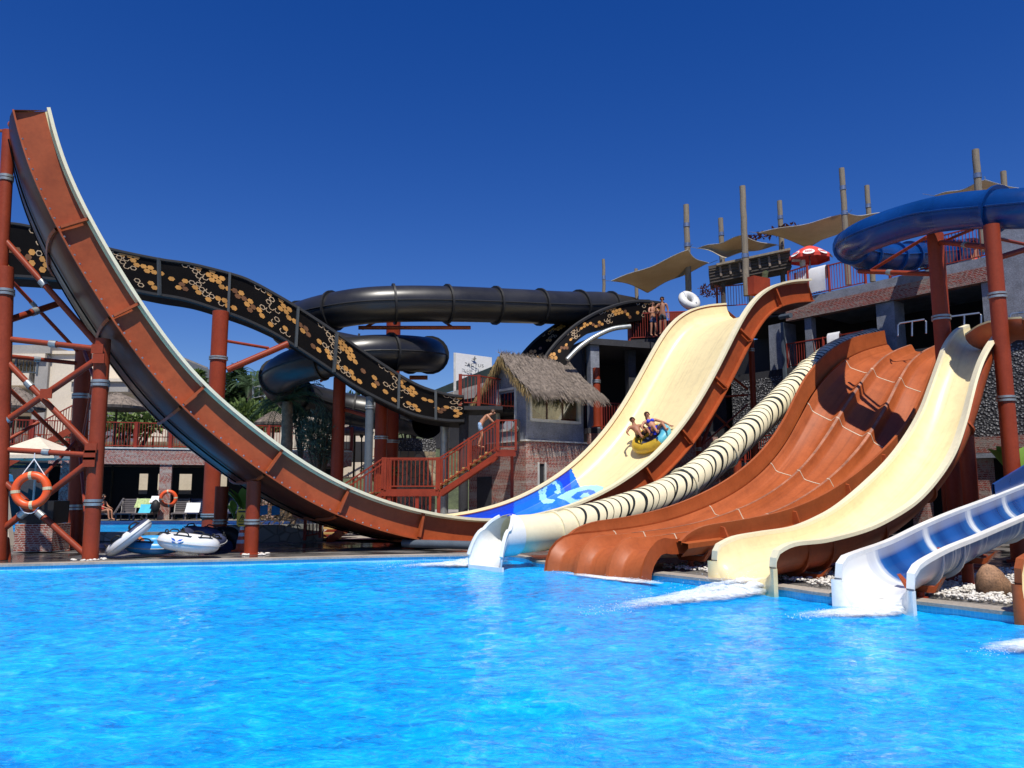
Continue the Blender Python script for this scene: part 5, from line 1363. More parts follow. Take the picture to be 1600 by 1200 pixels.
towel('cyan towel on a lounger left of the orange ring column', 227, 795, 18, 14, 39.3, 'towel_c')
towel('white towel spread on the navy lounger right of the column', 301, 794, 22, 17, 40.2, 'towel_w')
towel('white cloth stretched above a lounger beside the column', 243, 780, 16, 10, 39.3, 'towel_w')
m = MB(); m.ball(at(243, 792, 39.0), (.22, .2, .34), 10, 8, jit=.08); tag(m.build('beach_bag', 'blackmat', None, 60), 'dark bag hanging beside the brick column', 'bag')

# ------------------------------------------------------------------ life rings
def lifering(lab, c, ax, R_, grp=None):
    t = thing('life_ring', lab, 'life ring', c); ax = Vector(ax).normalized(); a = ax.orthogonal().normalized()
    m = MB(); torus(m, c, ax, R_, R_ * .27, 36, 12); m.build('ring', 'orange', t, 60)
    x = Vector((0, 0, 1)).cross(ax).normalized(); u = ax.cross(x).normalized()
    for k in range(4):
        an = PI / 2 * k + .12; d = x * math.cos(an) + u * math.sin(an); tt_ = x * -math.sin(an) + u * math.cos(an)
        m = MB(); rows = []
        for s_ in (-1, 1): rows.append([Vector(c) + d * (R_ + R_ * .285 * math.cos(2 * PI * j / 12)) + ax * R_ * .285 * math.sin(2 * PI * j / 12) + tt_ * R_ * .1 * s_ for j in range(12)])
        m.grid(rows, close=True); m.build('tape_band', plain('pale_tape_%d' % len(C.objects), (.68, .55, .32), .5), t)
    return t, x, u
lc = at(49, 766, 19.85); t, x, u = lifering('large orange life ring hanging by a white rope from the lattice tower', lc, (.15, -1, .05), .365)
m = MB(); hk = at(54, 711, 20.05); m.tube([hk + UP * .05, hk - UP * .1, lc + x * -.25 + u * .37], .012, 5); m.tube([hk - UP * .1, lc + x * .3 + u * .33], .012, 5)
m.tube(spline([lc - x * .3 - u * .28 + UP * 0, lc - x * .12 - u * .53, lc + x * .1 - u * .54, lc + x * .27 - u * .3], 12), .013, 5); m.build('rope', 'towel_w', t)
t, x, u = lifering('small orange life ring hung on the brick column of the pavilion', at(263, 779, 38.4), (.3, -1, 0), .33)

# ------------------------------------------------------------------ inflatable rafts lying by the pool
def raft(lab, c, ax, R_, r_, mats, emblem=False, el=1.0, spin=0):
    t = thing('inflatable_raft', lab, 'inflatable raft', c); ax = Vector(ax).normalized(); h = Vector((1, 0, 0)) if abs(ax.x) < .9 else Vector((0, 1, 0))
    a = (h - ax * h.dot(ax)).normalized(); b = ax.cross(a); m = MB(); rows = []; n, k = 40, 14
    for i in range(n + 1):
        th = 2 * PI * i / n; d = a * math.cos(th) * el + b * math.sin(th)
        rows.append([Vector(c) + d * R_ + d * r_ * math.cos(2 * PI * j / k) + ax * r_ * .95 * math.sin(2 * PI * j / k) for j in range(k)])
    mi = lambda i, j: 1 if (len(mats) > 1 and 1 <= j <= 5 and (i + spin) % 20 < 9) else 0
    m.grid(rows, mi, close=True); m.build('tube', mats, t, 60)
    m = MB(); m.tube([Vector(c) + (a * math.cos(2 * PI * i / 40) * el + b * math.sin(2 * PI * i / 40)) * (R_ + r_ * 1.005) for i in range(40)], .014, 5, closed=True); m.build('weld_seam', plain('raft_seam_%d' % len(C.objects), (.45, .45, .45), .5), t)
    m = MB(); m.f([m.v(Vector(c) + (a * math.cos(2 * PI * i / 24) * el + b * math.sin(2 * PI * i / 24)) * R_ * .75 - ax * r_ * .3) for i in range(24)]); m.build('floor', 'navy', t)
    for th in (.5, 1.5, 2.6, 3.7, 4.7, 5.7):
        d = a * math.cos(th) * el + b * math.sin(th); tg = a * -math.sin(th) * el + b * math.cos(th); q = Vector(c) + d * (R_ + r_ * .35) + ax * r_ * .9
        m = MB(); m.tube(spline([q - tg * .12, q - tg * .08 + ax * .07, q + tg * .08 + ax * .07, q + tg * .12], 8), .018, 6); m.bar(q - tg * .17, q + tg * .17, .09, .015, up=ax); m.build('handle', 'blackmat', t)
    return t, a, b, ax
raft('white raft with dark side panels, tipped up on the blue raft', at(201, 840, 20.9), (-.6, -.25, .76), .40, .165, ['raftwhite', 'navy'], el=1.2, spin=6)
raft('pale blue and orange raft lying flat between two white rafts', at(240, 851, 21.6), (.05, -.12, 1), .43, .18, ['raftblue', 'raftor'], el=1.25, spin=3)
rc = at(295, 848, 20.8); t, a, b, ax = raft('white raft with a blue leaf emblem, leaning on a dark raft', rc, (.12, .02, 1), .38, .22, ['raftwhite', 'raftwhite'], el=1.3)
# blue leaf emblem on the outer side of the raft
ed = (-b * .93 - ax * .0).normalized(); fc = rc - b * (.46 + .2) + ax * .0
cx_ = a; cy_ = (ax * .75 + b * .2).normalized(); cn_ = cx_.cross(cy_)
m = MB()
for s in (-1, 1):
    for (lo, hi, w_) in ((.02, .15, .05), (.05, .11, .035)):
        base = rc - b * .645 + ax * (.05 if w_ > .04 else .015)
        p0 = base + cx_ * (s * lo - .06); p1 = base + cx_ * (s * hi - .06) + ax * (.075 if w_ > .04 else .02) + b * (.035 if w_ > .04 else .0)
        md = (p0 + p1) / 2; sd = (ax * .6 - cx_ * s * .5).normalized() * w_ * .5
        m.prism([p0, md - sd, p1, md + sd], -b * .03)
m.build('leaf_emblem', 'logo', t)
raft('dark navy raft behind the white emblem raft', at(316, 840, 22.2), (.2, -.2, .9), .42, .17, ['navy', 'navy'], el=1.1)
raft('black raft leaning behind the slim pillar', at(352, 852, 24.0), (.5, -.6, .45), .42, .18, ['blackmat', 'blackmat'])

# ------------------------------------------------------------------ caution sign on a cone
cn = thing('traffic_cone', 'red and white striped traffic cone beside the short pillar', 'traffic cone', Vector((*at(377, 850, 23.4).to_2d(), DZ))); cb = Vector((*at(377, 850, 23.4).to_2d(), DZ))
m = MB(); m.box(cb + UP * .02, (.42, .42, .04)); m.tube([cb + UP * .04, cb + UP * .7], [.16, .045], 16); m.build('cone', 'orange', cn, 40)
for z in (.22, .42, .6):
    m = MB(); r0 = .16 - .115 * (z - .04) / .66 + .006; m.tube([cb + UP * z, cb + UP * (z + .1)], [r0, r0 - .017], 16, caps=False); m.build('white_band', 'towel_w', cn, 40)
cs_ = thing('caution_sign', 'yellow caution sign with a falling figure on top of the traffic cone', 'sign', cb + UP * .7)
sc_ = cb + UP * .93; m = MB(); oct_ = [(-.16, -.17), (-.1, -.24), (.1, -.24), (.16, -.17), (.16, .23), (.12, .26), (-.12, .26), (-.16, .23)]
m.prism([sc_ + Vector((x_, -.02, z_)) for x_, z_ in oct_], (0, .03, 0)); m.build('panel', 'yellow', cs_)
m = MB(); f0 = sc_ + Vector((0, -.026, 0))
tri = [(-.1, -.1), (.1, -.1), (0, .1)]
for k in range(3):
    p, q_ = tri[k], tri[(k + 1) % 3]; m.bar(f0 + Vector((p[0], 0, p[1])), f0 + Vector((q_[0], 0, q_[1])), .006, .018, up=(0, 1, 0)) if 0 else m.tube([f0 + Vector((p[0], 0, p[1])), f0 + Vector((q_[0], 0, q_[1]))], .009, 5)
for p, q_ in (((-.01, .03), (.01, -.03)), ((.01, -.03), (.05, -.05)), ((.01, -.03), (-.03, -.07)), ((-.005, .015), (-.04, .0)), ((-.005, .02), (.035, .03))): m.tube([f0 + Vector((p[0], 0, p[1])), f0 + Vector((q_[0], 0, q_[1]))], .008, 5)
m.ball(f0 + Vector((-.015, 0, .045)), .013, 6, 5); m.build('pictogram', 'ink', cs_)
m = MB(); m.box(sc_ + Vector((0, -.024, .19)), (.24, .008, .05)); m.build('heading_strip', 'ink', cs_)
m = MB(); m.box(sc_ + Vector((0, -.024, -.17)), (.2, .008, .03)); m.build('text_strip', 'ink', cs_)

# ------------------------------------------------------------------ plants
def frond(m, p, d, L, droop, n=12, w_=.45, mi=0):
    d = Vector(d).normalized(); pts = []; q = Vector(p); v_ = d.copy()
    for i in range(n + 1):
        pts.append(q.copy()); q += v_ * (L / n); v_ = (v_ - UP * droop * (i + 1) / n * .28).normalized()
    for i in range(1, n):
        t_ = (pts[i + 1] - pts[i - 1]).normalized(); s_ = t_.cross(UP)
        if s_.length < .01: s_ = Vector((1, 0, 0))
        s_.normalize(); k = math.sin(PI * (i / n) ** .7) * w_ + .04
        for sg in (-1, 1):
            for h_ in (0, .5):
                b_ = pts[i].lerp(pts[i + 1], h_); e_ = b_ + (s_ * sg + t_ * .6 - UP * .35 + Vector((R.uniform(-.1, .1),) * 3)).normalized() * k
                x_ = t_ * .022; m.poly([b_ - x_, b_ + x_, e_], mi)
    m.tube(pts, [.02 * (1 - .8 * i / n) + .004 for i in range(n + 1)], 4, mi)
def palm(lab, px, ybase, ytop, Y, r, L, nf, skirt=True):
    a = at(px, ybase, Y); a.z = min(a.z, .6); b = at(px, ytop, Y); t = thing('palm_tree', lab, 'palm tree', a, 'palm trees')
    m = MB(); k = 14; m.tube([a.lerp(b, i / k) for i in range(k + 1)], [r * (1.1 - .25 * i / k) * (1 + .12 * (i % 2)) for i in range(k + 1)], 10); m.build('trunk', 'bark', t, 60)
    m = MB()
    for i in range(nf):
        an = 2.4 * i; el_ = R.uniform(-.25, 1.1); frond(m, b + UP * .1, (math.cos(an) * math.cos(el_), math.sin(an) * math.cos(el_), math.sin(el_)), L * R.uniform(.8, 1.1), R.uniform(.7, 1.5))
    m.build('crown', 'leafp', t)
palm('palm tree with pale trunk and dark drooping crown beside the grey-green shrub', 449, 745, 628, 37, .27, 2.3, 46)
palm('tall distant palm on the slope behind the fence poles', 412, 650, 598, 62, .2, 2.6, 26)
palm('pale distant palm at the left edge of the tree line', 391, 640, 608, 58, .2, 2.4, 24)
def bush(name, lab, c, rad, n, L, W, mat, clumps=9, group=None, trunk=None, cat='bush', up=.3):
    t = thing(name, lab, cat, Vector((c[0], c[1], max(DZ, c[2] - rad[2] - (trunk or 0)))), group); m = MB(); cl = []
    for _ in range(clumps):
        while True:
            v_ = Vector((R.uniform(-1, 1), R.uniform(-1, 1), R.uniform(-1, 1)))
            if v_.length < 1: break
        cl.append((Vector(c) + Vector((v_.x * rad[0], v_.y * rad[1], v_.z * rad[2])) * .72, R.uniform(.3, .5)))
    for k in range(n):
        cc, s_ = R.choice(cl); d = Vector((R.gauss(0, 1), R.gauss(0, 1), R.gauss(0, 1))).normalized(); p = cc + Vector((d.x * rad[0], d.y * rad[1], d.z * rad[2])) * s_ * R.uniform(.5, 1.08)
        m.leaf(p, d + UP * up + Vector((R.uniform(-.5, .5), R.uniform(-.5, .5), R.uniform(-.4, .4))), (R.uniform(-1, 1), R.uniform(-1, 1), 1), L * R.uniform(.7, 1.3), W * R.uniform(.7, 1.2))
    m.build('foliage', mat, t)
    b = MB(); g = Vector((c[0], c[1], max(DZ, c[2] - rad[2] - (trunk or 0))))
    for cc, s_ in cl: b.tube([g, g.lerp(cc, .5) + Vector((R.uniform(-.1, .1), R.uniform(-.1, .1), .1)), cc], [max(rad) * .06, max(rad) * .035, max(rad) * .015], 6)
    b.build('stems' if not trunk else 'trunk', 'barkd', t, 50); return t
c = at(500, 683, 36); bush('oleander', 'big grey-green oleander shrub standing right of the palm trunk', c, (1.05, .9, 1.45), 3200, .24, .055, 'leafo', 16, up=.5, trunk=1.0)
c = at(472, 650, 38.5); bush('oleander', 'dark shrub directly behind the palm trunk under the black tube', c, (.8, .8, 1.1), 1500, .24, .06, 'leafo', 9, up=.4, trunk=1.2)
c = at(590, 735, 36.5); bush('low_shrub', 'green shrubs growing behind the stair landing', c, (1.2, .6, .45), 700, .2, .07, 'leafm', 8, trunk=.3)
def conifer(lab, px, ytop, ybase, Y, rad, mat='leafd'):
    a = at(px, ybase, Y); b = at(px, ytop, Y); hgt = b.z - a.z; t = thing('conifer_tree', lab, 'tree', a, 'trees on the slope behind')
    m = MB()
    for k in range(1700):
        u = R.random() ** 1.2; an = R.uniform(0, 2 * PI); lay = 1 + .22 * math.sin(u * 34 + an * 2); rr_ = rad * (1 - u) ** .75 * lay * R.uniform(.35, 1); p = a + Vector((math.cos(an) * rr_, math.sin(an) * rr_, hgt * (u * .95 + .05)))
        m.leaf(p, (math.cos(an), math.sin(an), R.uniform(-.3, .7)), (R.uniform(-.4, .4), R.uniform(-.4, .4), 1), R.uniform(.35, .7), .22)
    m.build('crown', mat, t); m = MB(); m.tube([a - UP * 3, b - UP * .3], [.2, .03], 8); m.build('trunk', 'barkd', t); return t
conifer('dark conifer just right of the tall red pillar', 368, 572, 668, 60, 1.5); conifer('dark conifer half hidden behind the tall red pillar', 350, 585, 668, 63, 1.5); conifer('narrow dark conifer leaning left beside the pillar', 382, 590, 660, 66, 1.2)
conifer('pale green bushy tree peeping above the half-pipe rim at left of the pillar', 305, 580, 660, 58, 1.4, 'leafm')
for k, (px, py, Y, rx, rz_, n, mt_, lab) in enumerate(((405, 655, 56, 2.6, 1.7, 2200, 'leafm', 'bright green bushy hedge below the fence poles'), (430, 622, 60, 1.9, 1.6, 1500, 'leafd', 'dark leafy tree behind the palm crown left of the black coil'), (392, 618, 64, 1.6, 1.9, 1300, 'leafm', 'light green leafy tree behind the white fence poles'), (640, 655, 48, 1.4, .9, 700, 'leafd', 'dark hedge on the tan stone wall behind the pillars'), (545, 640, 52, 1.5, 1.2, 900, 'leafd', 'dark leafy tree behind the red pillar and straw umbrella'), (200, 660, 46, 2.4, .8, 900, 'leafm', 'row of green plants behind the terrace railing'))):
    bush('leafy_tree', lab, at(px, py, Y), (rx, rx * .7, rz_), n, .42, .2, mt_, 12, 'trees on the slope behind', 2.0, 'tree')
def banana(lab, px, py, Y, n, L):
    g = at(px, py, Y); t = thing('banana_plant', lab, 'plant', g, 'leafy plants'); m = MB()
    for i in range(n):
        an = R.uniform(0, 6.28); d = Vector((math.cos(an) * .55, math.sin(an) * .3, 1)).normalized(); pts = []; q_ = g.copy(); v_ = d
        for k in range(8): pts.append(q_.copy()); q_ += v_ * L / 8; v_ = (v_ + Vector((math.cos(an), math.sin(an) * .5, -.4)) * .1 * k / 3).normalized()
        sd = v_.cross(UP).normalized() if v_.cross(UP).length > .1 else Vector((1, 0, 0)); rows = []
        for k, p in enumerate(pts): w_ = .16 * L * math.sin(PI * max(0, (k - 1.5) / 5.7)) if k > 1 else .012; rows.append([p - sd * w_ + UP * w_ * .4, p, p + sd * w_ + UP * w_ * .4])
        m.grid(rows)
    m.build('leaves', 'leafb', t, 60); m = MB(); m.tube([g, g + UP * L * .3], [.05, .03], 6); m.build('stem', 'leafb', t)
banana('banana plant with broad bright leaves behind the caution sign', 384, 812, 26, 6, 1.3); banana('small leafy plant left of the caution sign', 366, 812, 27, 5, .8); banana('green leafy plant at the right edge beside the tall pillar', 1592, 760, 22, 6, 1.5)
m = MB()
for k in range(420):
    p = at(R.uniform(400, 470), R.uniform(790, 815), R.uniform(27, 29)); p.z = max(p.z, .5); m.leaf(p, (R.uniform(-1, 1), R.uniform(-.6, .3), R.uniform(-.5, 1)), (R.random(), R.random(), 1), R.uniform(.25, .6), .05)
o = tag(m.build('dry_grass', 'dry'), 'tangle of dry brown leaves on the low stone wall', 'dry grass', kind='stuff')
m = MB()
for px in (405, 424): m.leaf(at(px, 806, 26.6), (.5, -.2, .6), (0, -1, .2), .5, .4)
tag(m.build('blue_cloth', 'raftblue'), 'blue cloth lying on dry leaves beside the short pillar', 'cloth')
m = MB()
q0_, q1_, q2_ = at(345, 845, 27.2), at(400, 838, 27.4), at(505, 838, 28.2)
for a_, b_ in ((q0_, q1_), (q1_, q2_)): m.slab(a_, b_, .1, .72, .4)
tag(m.build('low_stone_wall', 'rubbleg'), 'low grey rubble stone wall behind the caution sign and short pillar', 'wall')
m = MB(); a_, b_ = at(612, 760, 42), at(680, 760, 43); m.slab(a_, b_, .1, 4.0, .5); tag(m.build('stone_wall', 'rubble'), 'tan rubble stone retaining wall behind the red pillars', 'wall')
m = MB(); m.slab(a_ + Vector((0, .1, 0)), b_ + Vector((0, .1, 0)), 4.005, 4.7, .5); tag(m.build('gravel_parapet', 'gravel'), 'grey pebble parapet on top of the tan stone wall', 'parapet')

# ------------------------------------------------------------------ straw umbrellas, canvas parasol
def strawumb(lab, px, yap, yrim, Y, Rr):
    ap = at(px, yap, Y); zr = at(px, yrim, Y).z; t = thing('straw_umbrella', lab, 'straw umbrella', (ap.x, ap.y, .5), 'straw umbrellas'); m = MB()
    m.tube([(ap.x, ap.y, ap.z), (ap.x, ap.y, lerp(ap.z, zr, .35)), (ap.x, ap.y, zr), (ap.x, ap.y, zr - .14)], [.06, Rr * .5, Rr, Rr * .97], 20); 
    for k in range(600):
        an = R.uniform(0, 2 * PI); s_ = R.uniform(.1, 1); rr_ = Rr * s_; z_ = lerp(ap.z, zr, s_ ** 1.25) + .05; d = Vector((math.cos(an), math.sin(an), 0)); p = Vector((ap.x, ap.y, z_)) + d * rr_; q_ = p + d * R.uniform(.12, .3) - UP * R.uniform(.08, .3); w_ = d.cross(UP) * .02; m.poly([p - w_, p + w_, q_])
    m.build('straw_roof', 'thatch', t); m = MB(); m.tube([(ap.x, ap.y, zr), (ap.x, ap.y, .5)], .06, 8); m.build('pole', 'barkd', t); return t
strawumb('straw umbrella at the far left edge behind the lattice tower', 26, 605, 637, 42, 1.45); strawumb('straw umbrella behind the slanted half-pipe, right of the lattice tower', 184, 614, 636, 43, 1.55)
strawumb('straw umbrella left of the palm trunk above the half-pipe rim', 428, 643, 661, 44, 1.0); strawumb('straw umbrella between the dark red pillar and the grey pillar', 555, 653, 675, 44, 1.05)
cp_ = thing('canvas_parasol', 'cream square canvas parasol behind the life ring', 'parasol', at(62, 800, 31)); ca = at(60, 682, 31); cz = at(60, 712, 31).z; m = MB()
cs = [Vector((ca.x + dx, ca.y + dy, cz)) for dx, dy in ((-1.35, -.9), (1.3, -1.1), (1.5, 1.1), (-1.2, 1.2))]
for k in range(4): m.poly([ca, cs[k], cs[(k + 1) % 4]]); m.poly([cs[k], cs[k] - UP * .14, cs[(k + 1) % 4] - UP * .14, cs[(k + 1) % 4]])
m.build('canopy', 'render_w', cp_); m = MB(); m.tube([ca, (ca.x, ca.y, DZ)], .04, 8); m.build('pole', 'zinc', cp_)
for k in range(4): m = MB(); m.bar(ca - UP * .04, cs[k] - UP * .05, .03, .05); m.build('rib', 'darkwood', cp_)
ct = thing('counter', 'dark cabinet on a brick base behind the life ring', 'counter', at(48, 870, 23)); b0_ = at(48, 866, 22.5)
m = MB(); m.box((b0_.x, 23, .55), (1.05, .9, .75)); m.build('brick_base', 'brick', ct); m = MB(); m.box((b0_.x, 23, 1.25), (.95, .8, .62)); m.build('cabinet', 'blackmat', ct)
m = MB(); m.prism([at(-20, 742, 26), at(4, 756, 26), at(17, 862, 26), at(-20, 872, 26)], (0, .25, 0)); m.prism([at(-20, 733, 26.1), at(12, 742, 26.1), at(14, 752, 26.1), at(-20, 752, 26.1)], (0, .25, 0), 1); tag(m.build('signboard', ['render_w', 'raftblue'], None), 'pale board with blue top at the far left edge behind the tower', 'board')
m = MB(); m.tube([at(-6, 850, 20.6), at(4, 845, 20.5), at(7, 880, 20.4)], .16, 10); tag(m.build('pipe_elbow', 'steel', None, 50), 'orange red pipe foot at the left picture edge', 'pipe')
# base stones at pillar feet
m = MB()
for px, Y in ((141, 20.2), (116, 25), (397, 22)):
    c_ = at(px, 868, Y)
    for k in range(26): an = R.uniform(0, 6.28); r_ = R.uniform(.2, .42); m.ball((c_.x + math.cos(an) * r_, Y + math.sin(an) * r_, DZ + .02), (R.uniform(.03, .06), R.uniform(.03, .06), .03), 6, 4, jit=.15)
tag(m.build('base_pebbles', 'pebble', None, 60), 'white pebbles scattered round pillar feet', 'pebbles', kind='stuff')

# ------------------------------------------------------------------ hotel and far buildings
ht = thing('hotel', 'cream hotel building with recessed balconies at far left behind the lattice tower', 'building', at(90, 680, 62))
def hb(nm, mat, px0, px1, y0, y1, Y, dep, par=ht, Yr=None):
    a, b = at(px0, y0, Y), at(px1, y1, Y); z0, z1 = min(a.z, b.z), max(a.z, b.z); m = MB(); m.box(((a.x + b.x) / 2, Y + dep / 2, (z0 + z1) / 2), (b.x - a.x, dep, z1 - z0)); return m.build(nm, mat, par)
hb('wall', 'render_w', 66, 260, 553, 690, 62, 8); hb('wall', 'render_w', -120, 66, 560, 690, 65, 6); hb('roof_band', 'render_g', -120, 78, 539, 552, 61.5, 9); hb('parapet', 'render_w', -120, 70, 552.3, 560, 61.4, 9.2); hb('roof_band', 'render_w', 72, 262, 548, 553, 61.8, 8.4)
hb('pier', 'render_g', 57, 66, 556, 690, 61.7, 3.3)
hb('balcony_slab', 'render_w', -120, 44, 583, 602, 61.6, 3.3); hb('balcony_slab', 'render_w', -120, 52, 634, 644, 61.6, 3.3)
hb('balcony_door', 'dark2', -6, 14, 560, 584, 64.9, .2); hb('balcony_door', 'dark', 28, 44, 646, 668, 64.85, .2); hb('balcony_door', 'dark', 2, 18, 646, 668, 64.85, .2)
q_ = hb('side_block', 'render_g', 112, 200, 596, 612, 60, 3); hb('side_block_roof', 'render_w', 108, 204, 591, 596, 59.8, 3.4); hb('side_window', 'dark2', 120, 170, 596.5, 610, 59.95, .1)
rl = [at(24, 583, 61.7), at(58, 584, 61.7)]; railing('dark balcony railing on the cream hotel front', rl, 1.1, mat='grey_steel', gap=.25, thick=1.6)
wb = thing('white_building', 'white low building behind the palm and red pillars', 'building', at(520, 700, 50))
hb('wall', 'render_w', 440, 600, 636, 745, 52, 6, wb); hb('lower_wall', 'render_w', 405, 590, 676, 700, 47.5, .4, wb); hb('dark_opening', 'dark', 538, 574, 690, 722, 47.2, .2, wb); hb('roof_edge', 'render_g', 436, 604, 632, 636, 51.8, 6.4, wb)
gb = thing('green_roof_building', 'building with dark green sloping roof and white fascia behind the sign', 'building', at(700, 660, 46))
m = MB(); a0_, a1_ = at(664, 633, 47), at(800, 571, 44); m.prism([at(672, 612, 46), at(800, 560, 43), at(800, 585, 43), at(672, 621, 46)], Vector((1.5, 7, 1.6))); m.build('roof', plain('dark_green_roof', (.03, .05, .045), .6, .2), gb)
m = MB(); m.prism([at(673, 621.3, 45.9), at(800, 585.5, 42.9), at(800, 612, 43), at(673, 632, 45.9)], Vector((0, .4, 0))); m.build('fascia', 'render_g', gb); m = MB(); m.prism([at(676, 632.3, 46), at(800, 612.5, 43.1), at(800, 700, 43.1), at(676, 700, 46)], Vector((.5, 3, 0))); m.build('wall', 'dark2', gb)
# white hotel sign
sg = thing('hotel_sign', 'white rooftop sign board lettered CACTUS behind the platform railing', 'sign', at(740, 600, 45)); s0, s1, s2, s3 = at(712, 551, 45), at(768.5, 558.5, 45.6), at(768.5, 640, 45.6), at(712, 650, 45)
m = MB(); m.prism([s0, s1, s2, s3], (0, .35, 0)); m.build('board', 'towel_w', sg)
m = MB(); m.prism([s0 + Vector((-.12, 0, 0)), s0 + Vector((-.003, 0, 0)), s3 + Vector((-.003, 0, 0)), s3 + Vector((-.12, 0, 0))], (0, .35, 0)); m.build('board_edge', 'frame_w', sg)
def text(body, px, py, size, Y, par, mat='ink', lean=0.0, sx_=1.0):
    cu = bpy.data.curves.new('text', 'FONT'); cu.body = body; cu.size = size; cu.align_x = 'CENTER'; cu.align_y = 'CENTER'; cu.extrude = .01; cu.space_character = 1.1
    ob = bpy.data.objects.new('text', cu); C.objects.link(ob); dg = bpy.context.evaluated_depsgraph_get(); me = bpy.data.meshes.new_from_object(ob.evaluated_get(dg)); bpy.data.objects.remove(ob)
    me.materials.clear(); me.materials.append(M[mat]); o = bpy.data.objects.new('lettering', me); C.objects.link(o); o.parent = par
    p = at(px, py, Y) - Vector(OFF[par.name]); o.location = p; o.rotation_euler = (PI / 2, lean, .08); o.scale = (sx_, 1, 1); return o
text('CACTUS', 740, 570.5, .25, 45.2, sg, 'ink', .1, 1.15); text('CLUB YALI', 738, 580, .2, 45.16, sg, 'grey_steel', .1, 1.3)
m = MB(); e0 = at(741, 560.5, 45.2)
for (dx, dz, ex, ez, w_) in ((-.16, .0, .12, -.06, .05), (-.06, .04, .15, .02, .06), (.0, .06, .06, .15, .05)):
    p, q2 = e0 + Vector((dx, 0, dz)), e0 + Vector((ex, 0, ez)); md = (p + q2) / 2; sd = Vector((-(ez - dz), 0, ex - dx)).normalized() * w_ * .6; m.prism([p, md - sd, q2, md + sd], (0, .02, 0))
m.build('bird_emblem', 'ink', sg)
for px, y0, y1, lab in ((395, 590, 640, 'white pole at the left end of the slope fence'), (414, 592, 640, 'white flag pole with a blue flag on the slope')):
    t = thing('white_pole', lab, 'pole', at(px, y1, 58)); m = MB(); m.tube([at(px, y1 + 10, 58), at(px, y0, 58)], .05, 6); m.build('shaft', 'zinc', t)
    if px == 414: m = MB(); m.prism([at(414.5, 596, 58), at(423, 599, 58), at(423, 610, 58), at(414.5, 609, 58)], (0, .03, 0)); m.build('flag', 'logo', t)
railing('thin pale fence on the slope between white poles', [at(395, 624, 58), at(414, 620, 58), at(440, 618, 58)], .9, mat='frame_w', gap=.4, thick=1.4)
for px, lab in ((565, 'black lamp post in front of the white wall by the grey pillar'),):
    t = thing('lamp_post', lab, 'lamp post', at(px, 720, 44)); m = MB(); m.tube([at(px, 740, 44), at(px, 684, 44)], .04, 8); m.build('post', 'ink', t); m = MB(); c_ = at(px, 681, 44); m.tube([c_ - UP * .1, c_ + UP * .15, c_ + UP * .25], [.08, .14, .02], 8); m.build('lantern', 'ink', t)
# green slope far behind
m = MB(); rows = []
for i in range(9):
    rows.append([(x_, 66 + i * 9, .4 + 4.4 * i ** .8 * (.8 + .25 * math.sin(x_ * .13 + i)) * max(0, 1 - abs(x_ + 20) / 70)) for x_ in range(-90, 60, 6)])
m.grid(rows); o = m.build('hillside', plain('dry_green_slope', (.09, .11, .045), .95, .5, .4, .3), None, 60); o['kind'] = 'structure'

# ------------------------------------------------------------------ right bank: pebbles, rock, slide supports
m = MB(); n = 0
poly = [(1030, 887), (1095, 893), (1210, 905), (1302, 917), (1306, 896), (1225, 880), (1110, 878), (1040, 884)]
poly2 = [(1425, 928), (1540, 941), (1600, 948), (1700, 955), (1700, 890), (1560, 888), (1500, 904), (1462, 914)]
def pebble(c_, s_):
    n_ = 6; rows = []
    a_ = R.uniform(0, 3); ca, sa = math.cos(a_), math.sin(a_); el_ = R.uniform(.7, 1)
    for th, k in ((.0, 0), (.75, .8), (1.57, 1), (2.5, .6)):
        rw = []
        for j in range(n_):
            x_, y_ = k * math.cos(2 * PI * j / n_) * R.uniform(.88, 1.1), k * el_ * math.sin(2 * PI * j / n_); rw.append((c_[0] + (x_ * ca - y_ * sa) * s_, c_[1] + (x_ * sa + y_ * ca) * s_, c_[2] + math.cos(th) * s_ * .6))
        rows.append(rw)
    m.grid(rows, close=True, flip=True)
while n < 4200:
    pl_ = poly if R.random() < .42 else poly2; xs = [p[0] for p in pl_]; ys = [p[1] for p in pl_]; x_, y_ = R.uniform(min(xs), max(xs)), R.uniform(min(ys), max(ys))
    if not pip(x_, y_, pl_): continue
    c_ = G(x_, y_, DZ + .02)
    if R.random() > min(1, (c_.y / 14) ** 2): continue
    c_.z += R.uniform(0, .05); pebble(c_, R.uniform(.018, .046)); n += 1
o = tag(m.build('white_pebble_bed', 'pebble', None, 60), 'bed of white pebbles along the pool edge under the right slides', 'pebbles', kind='stuff')
m = MB(); b_ = G(1553, 930, DZ); rows = []
m.ball(b_ + UP * .18, (.27, .22, .3), 18, 12)
for i, v_ in enumerate(m.vs):
    p = Vector(v_); k = 1 + .28 * noise.noise(p * 3.1) + .1 * noise.noise(p * 9); c_ = b_ + UP * .18; m.vs[i] = tuple(c_ + (p - c_) * k)
tag(m.build('rock', 'rock', None, 50), 'brown boulder on the white pebbles beside the white slide', 'rock')
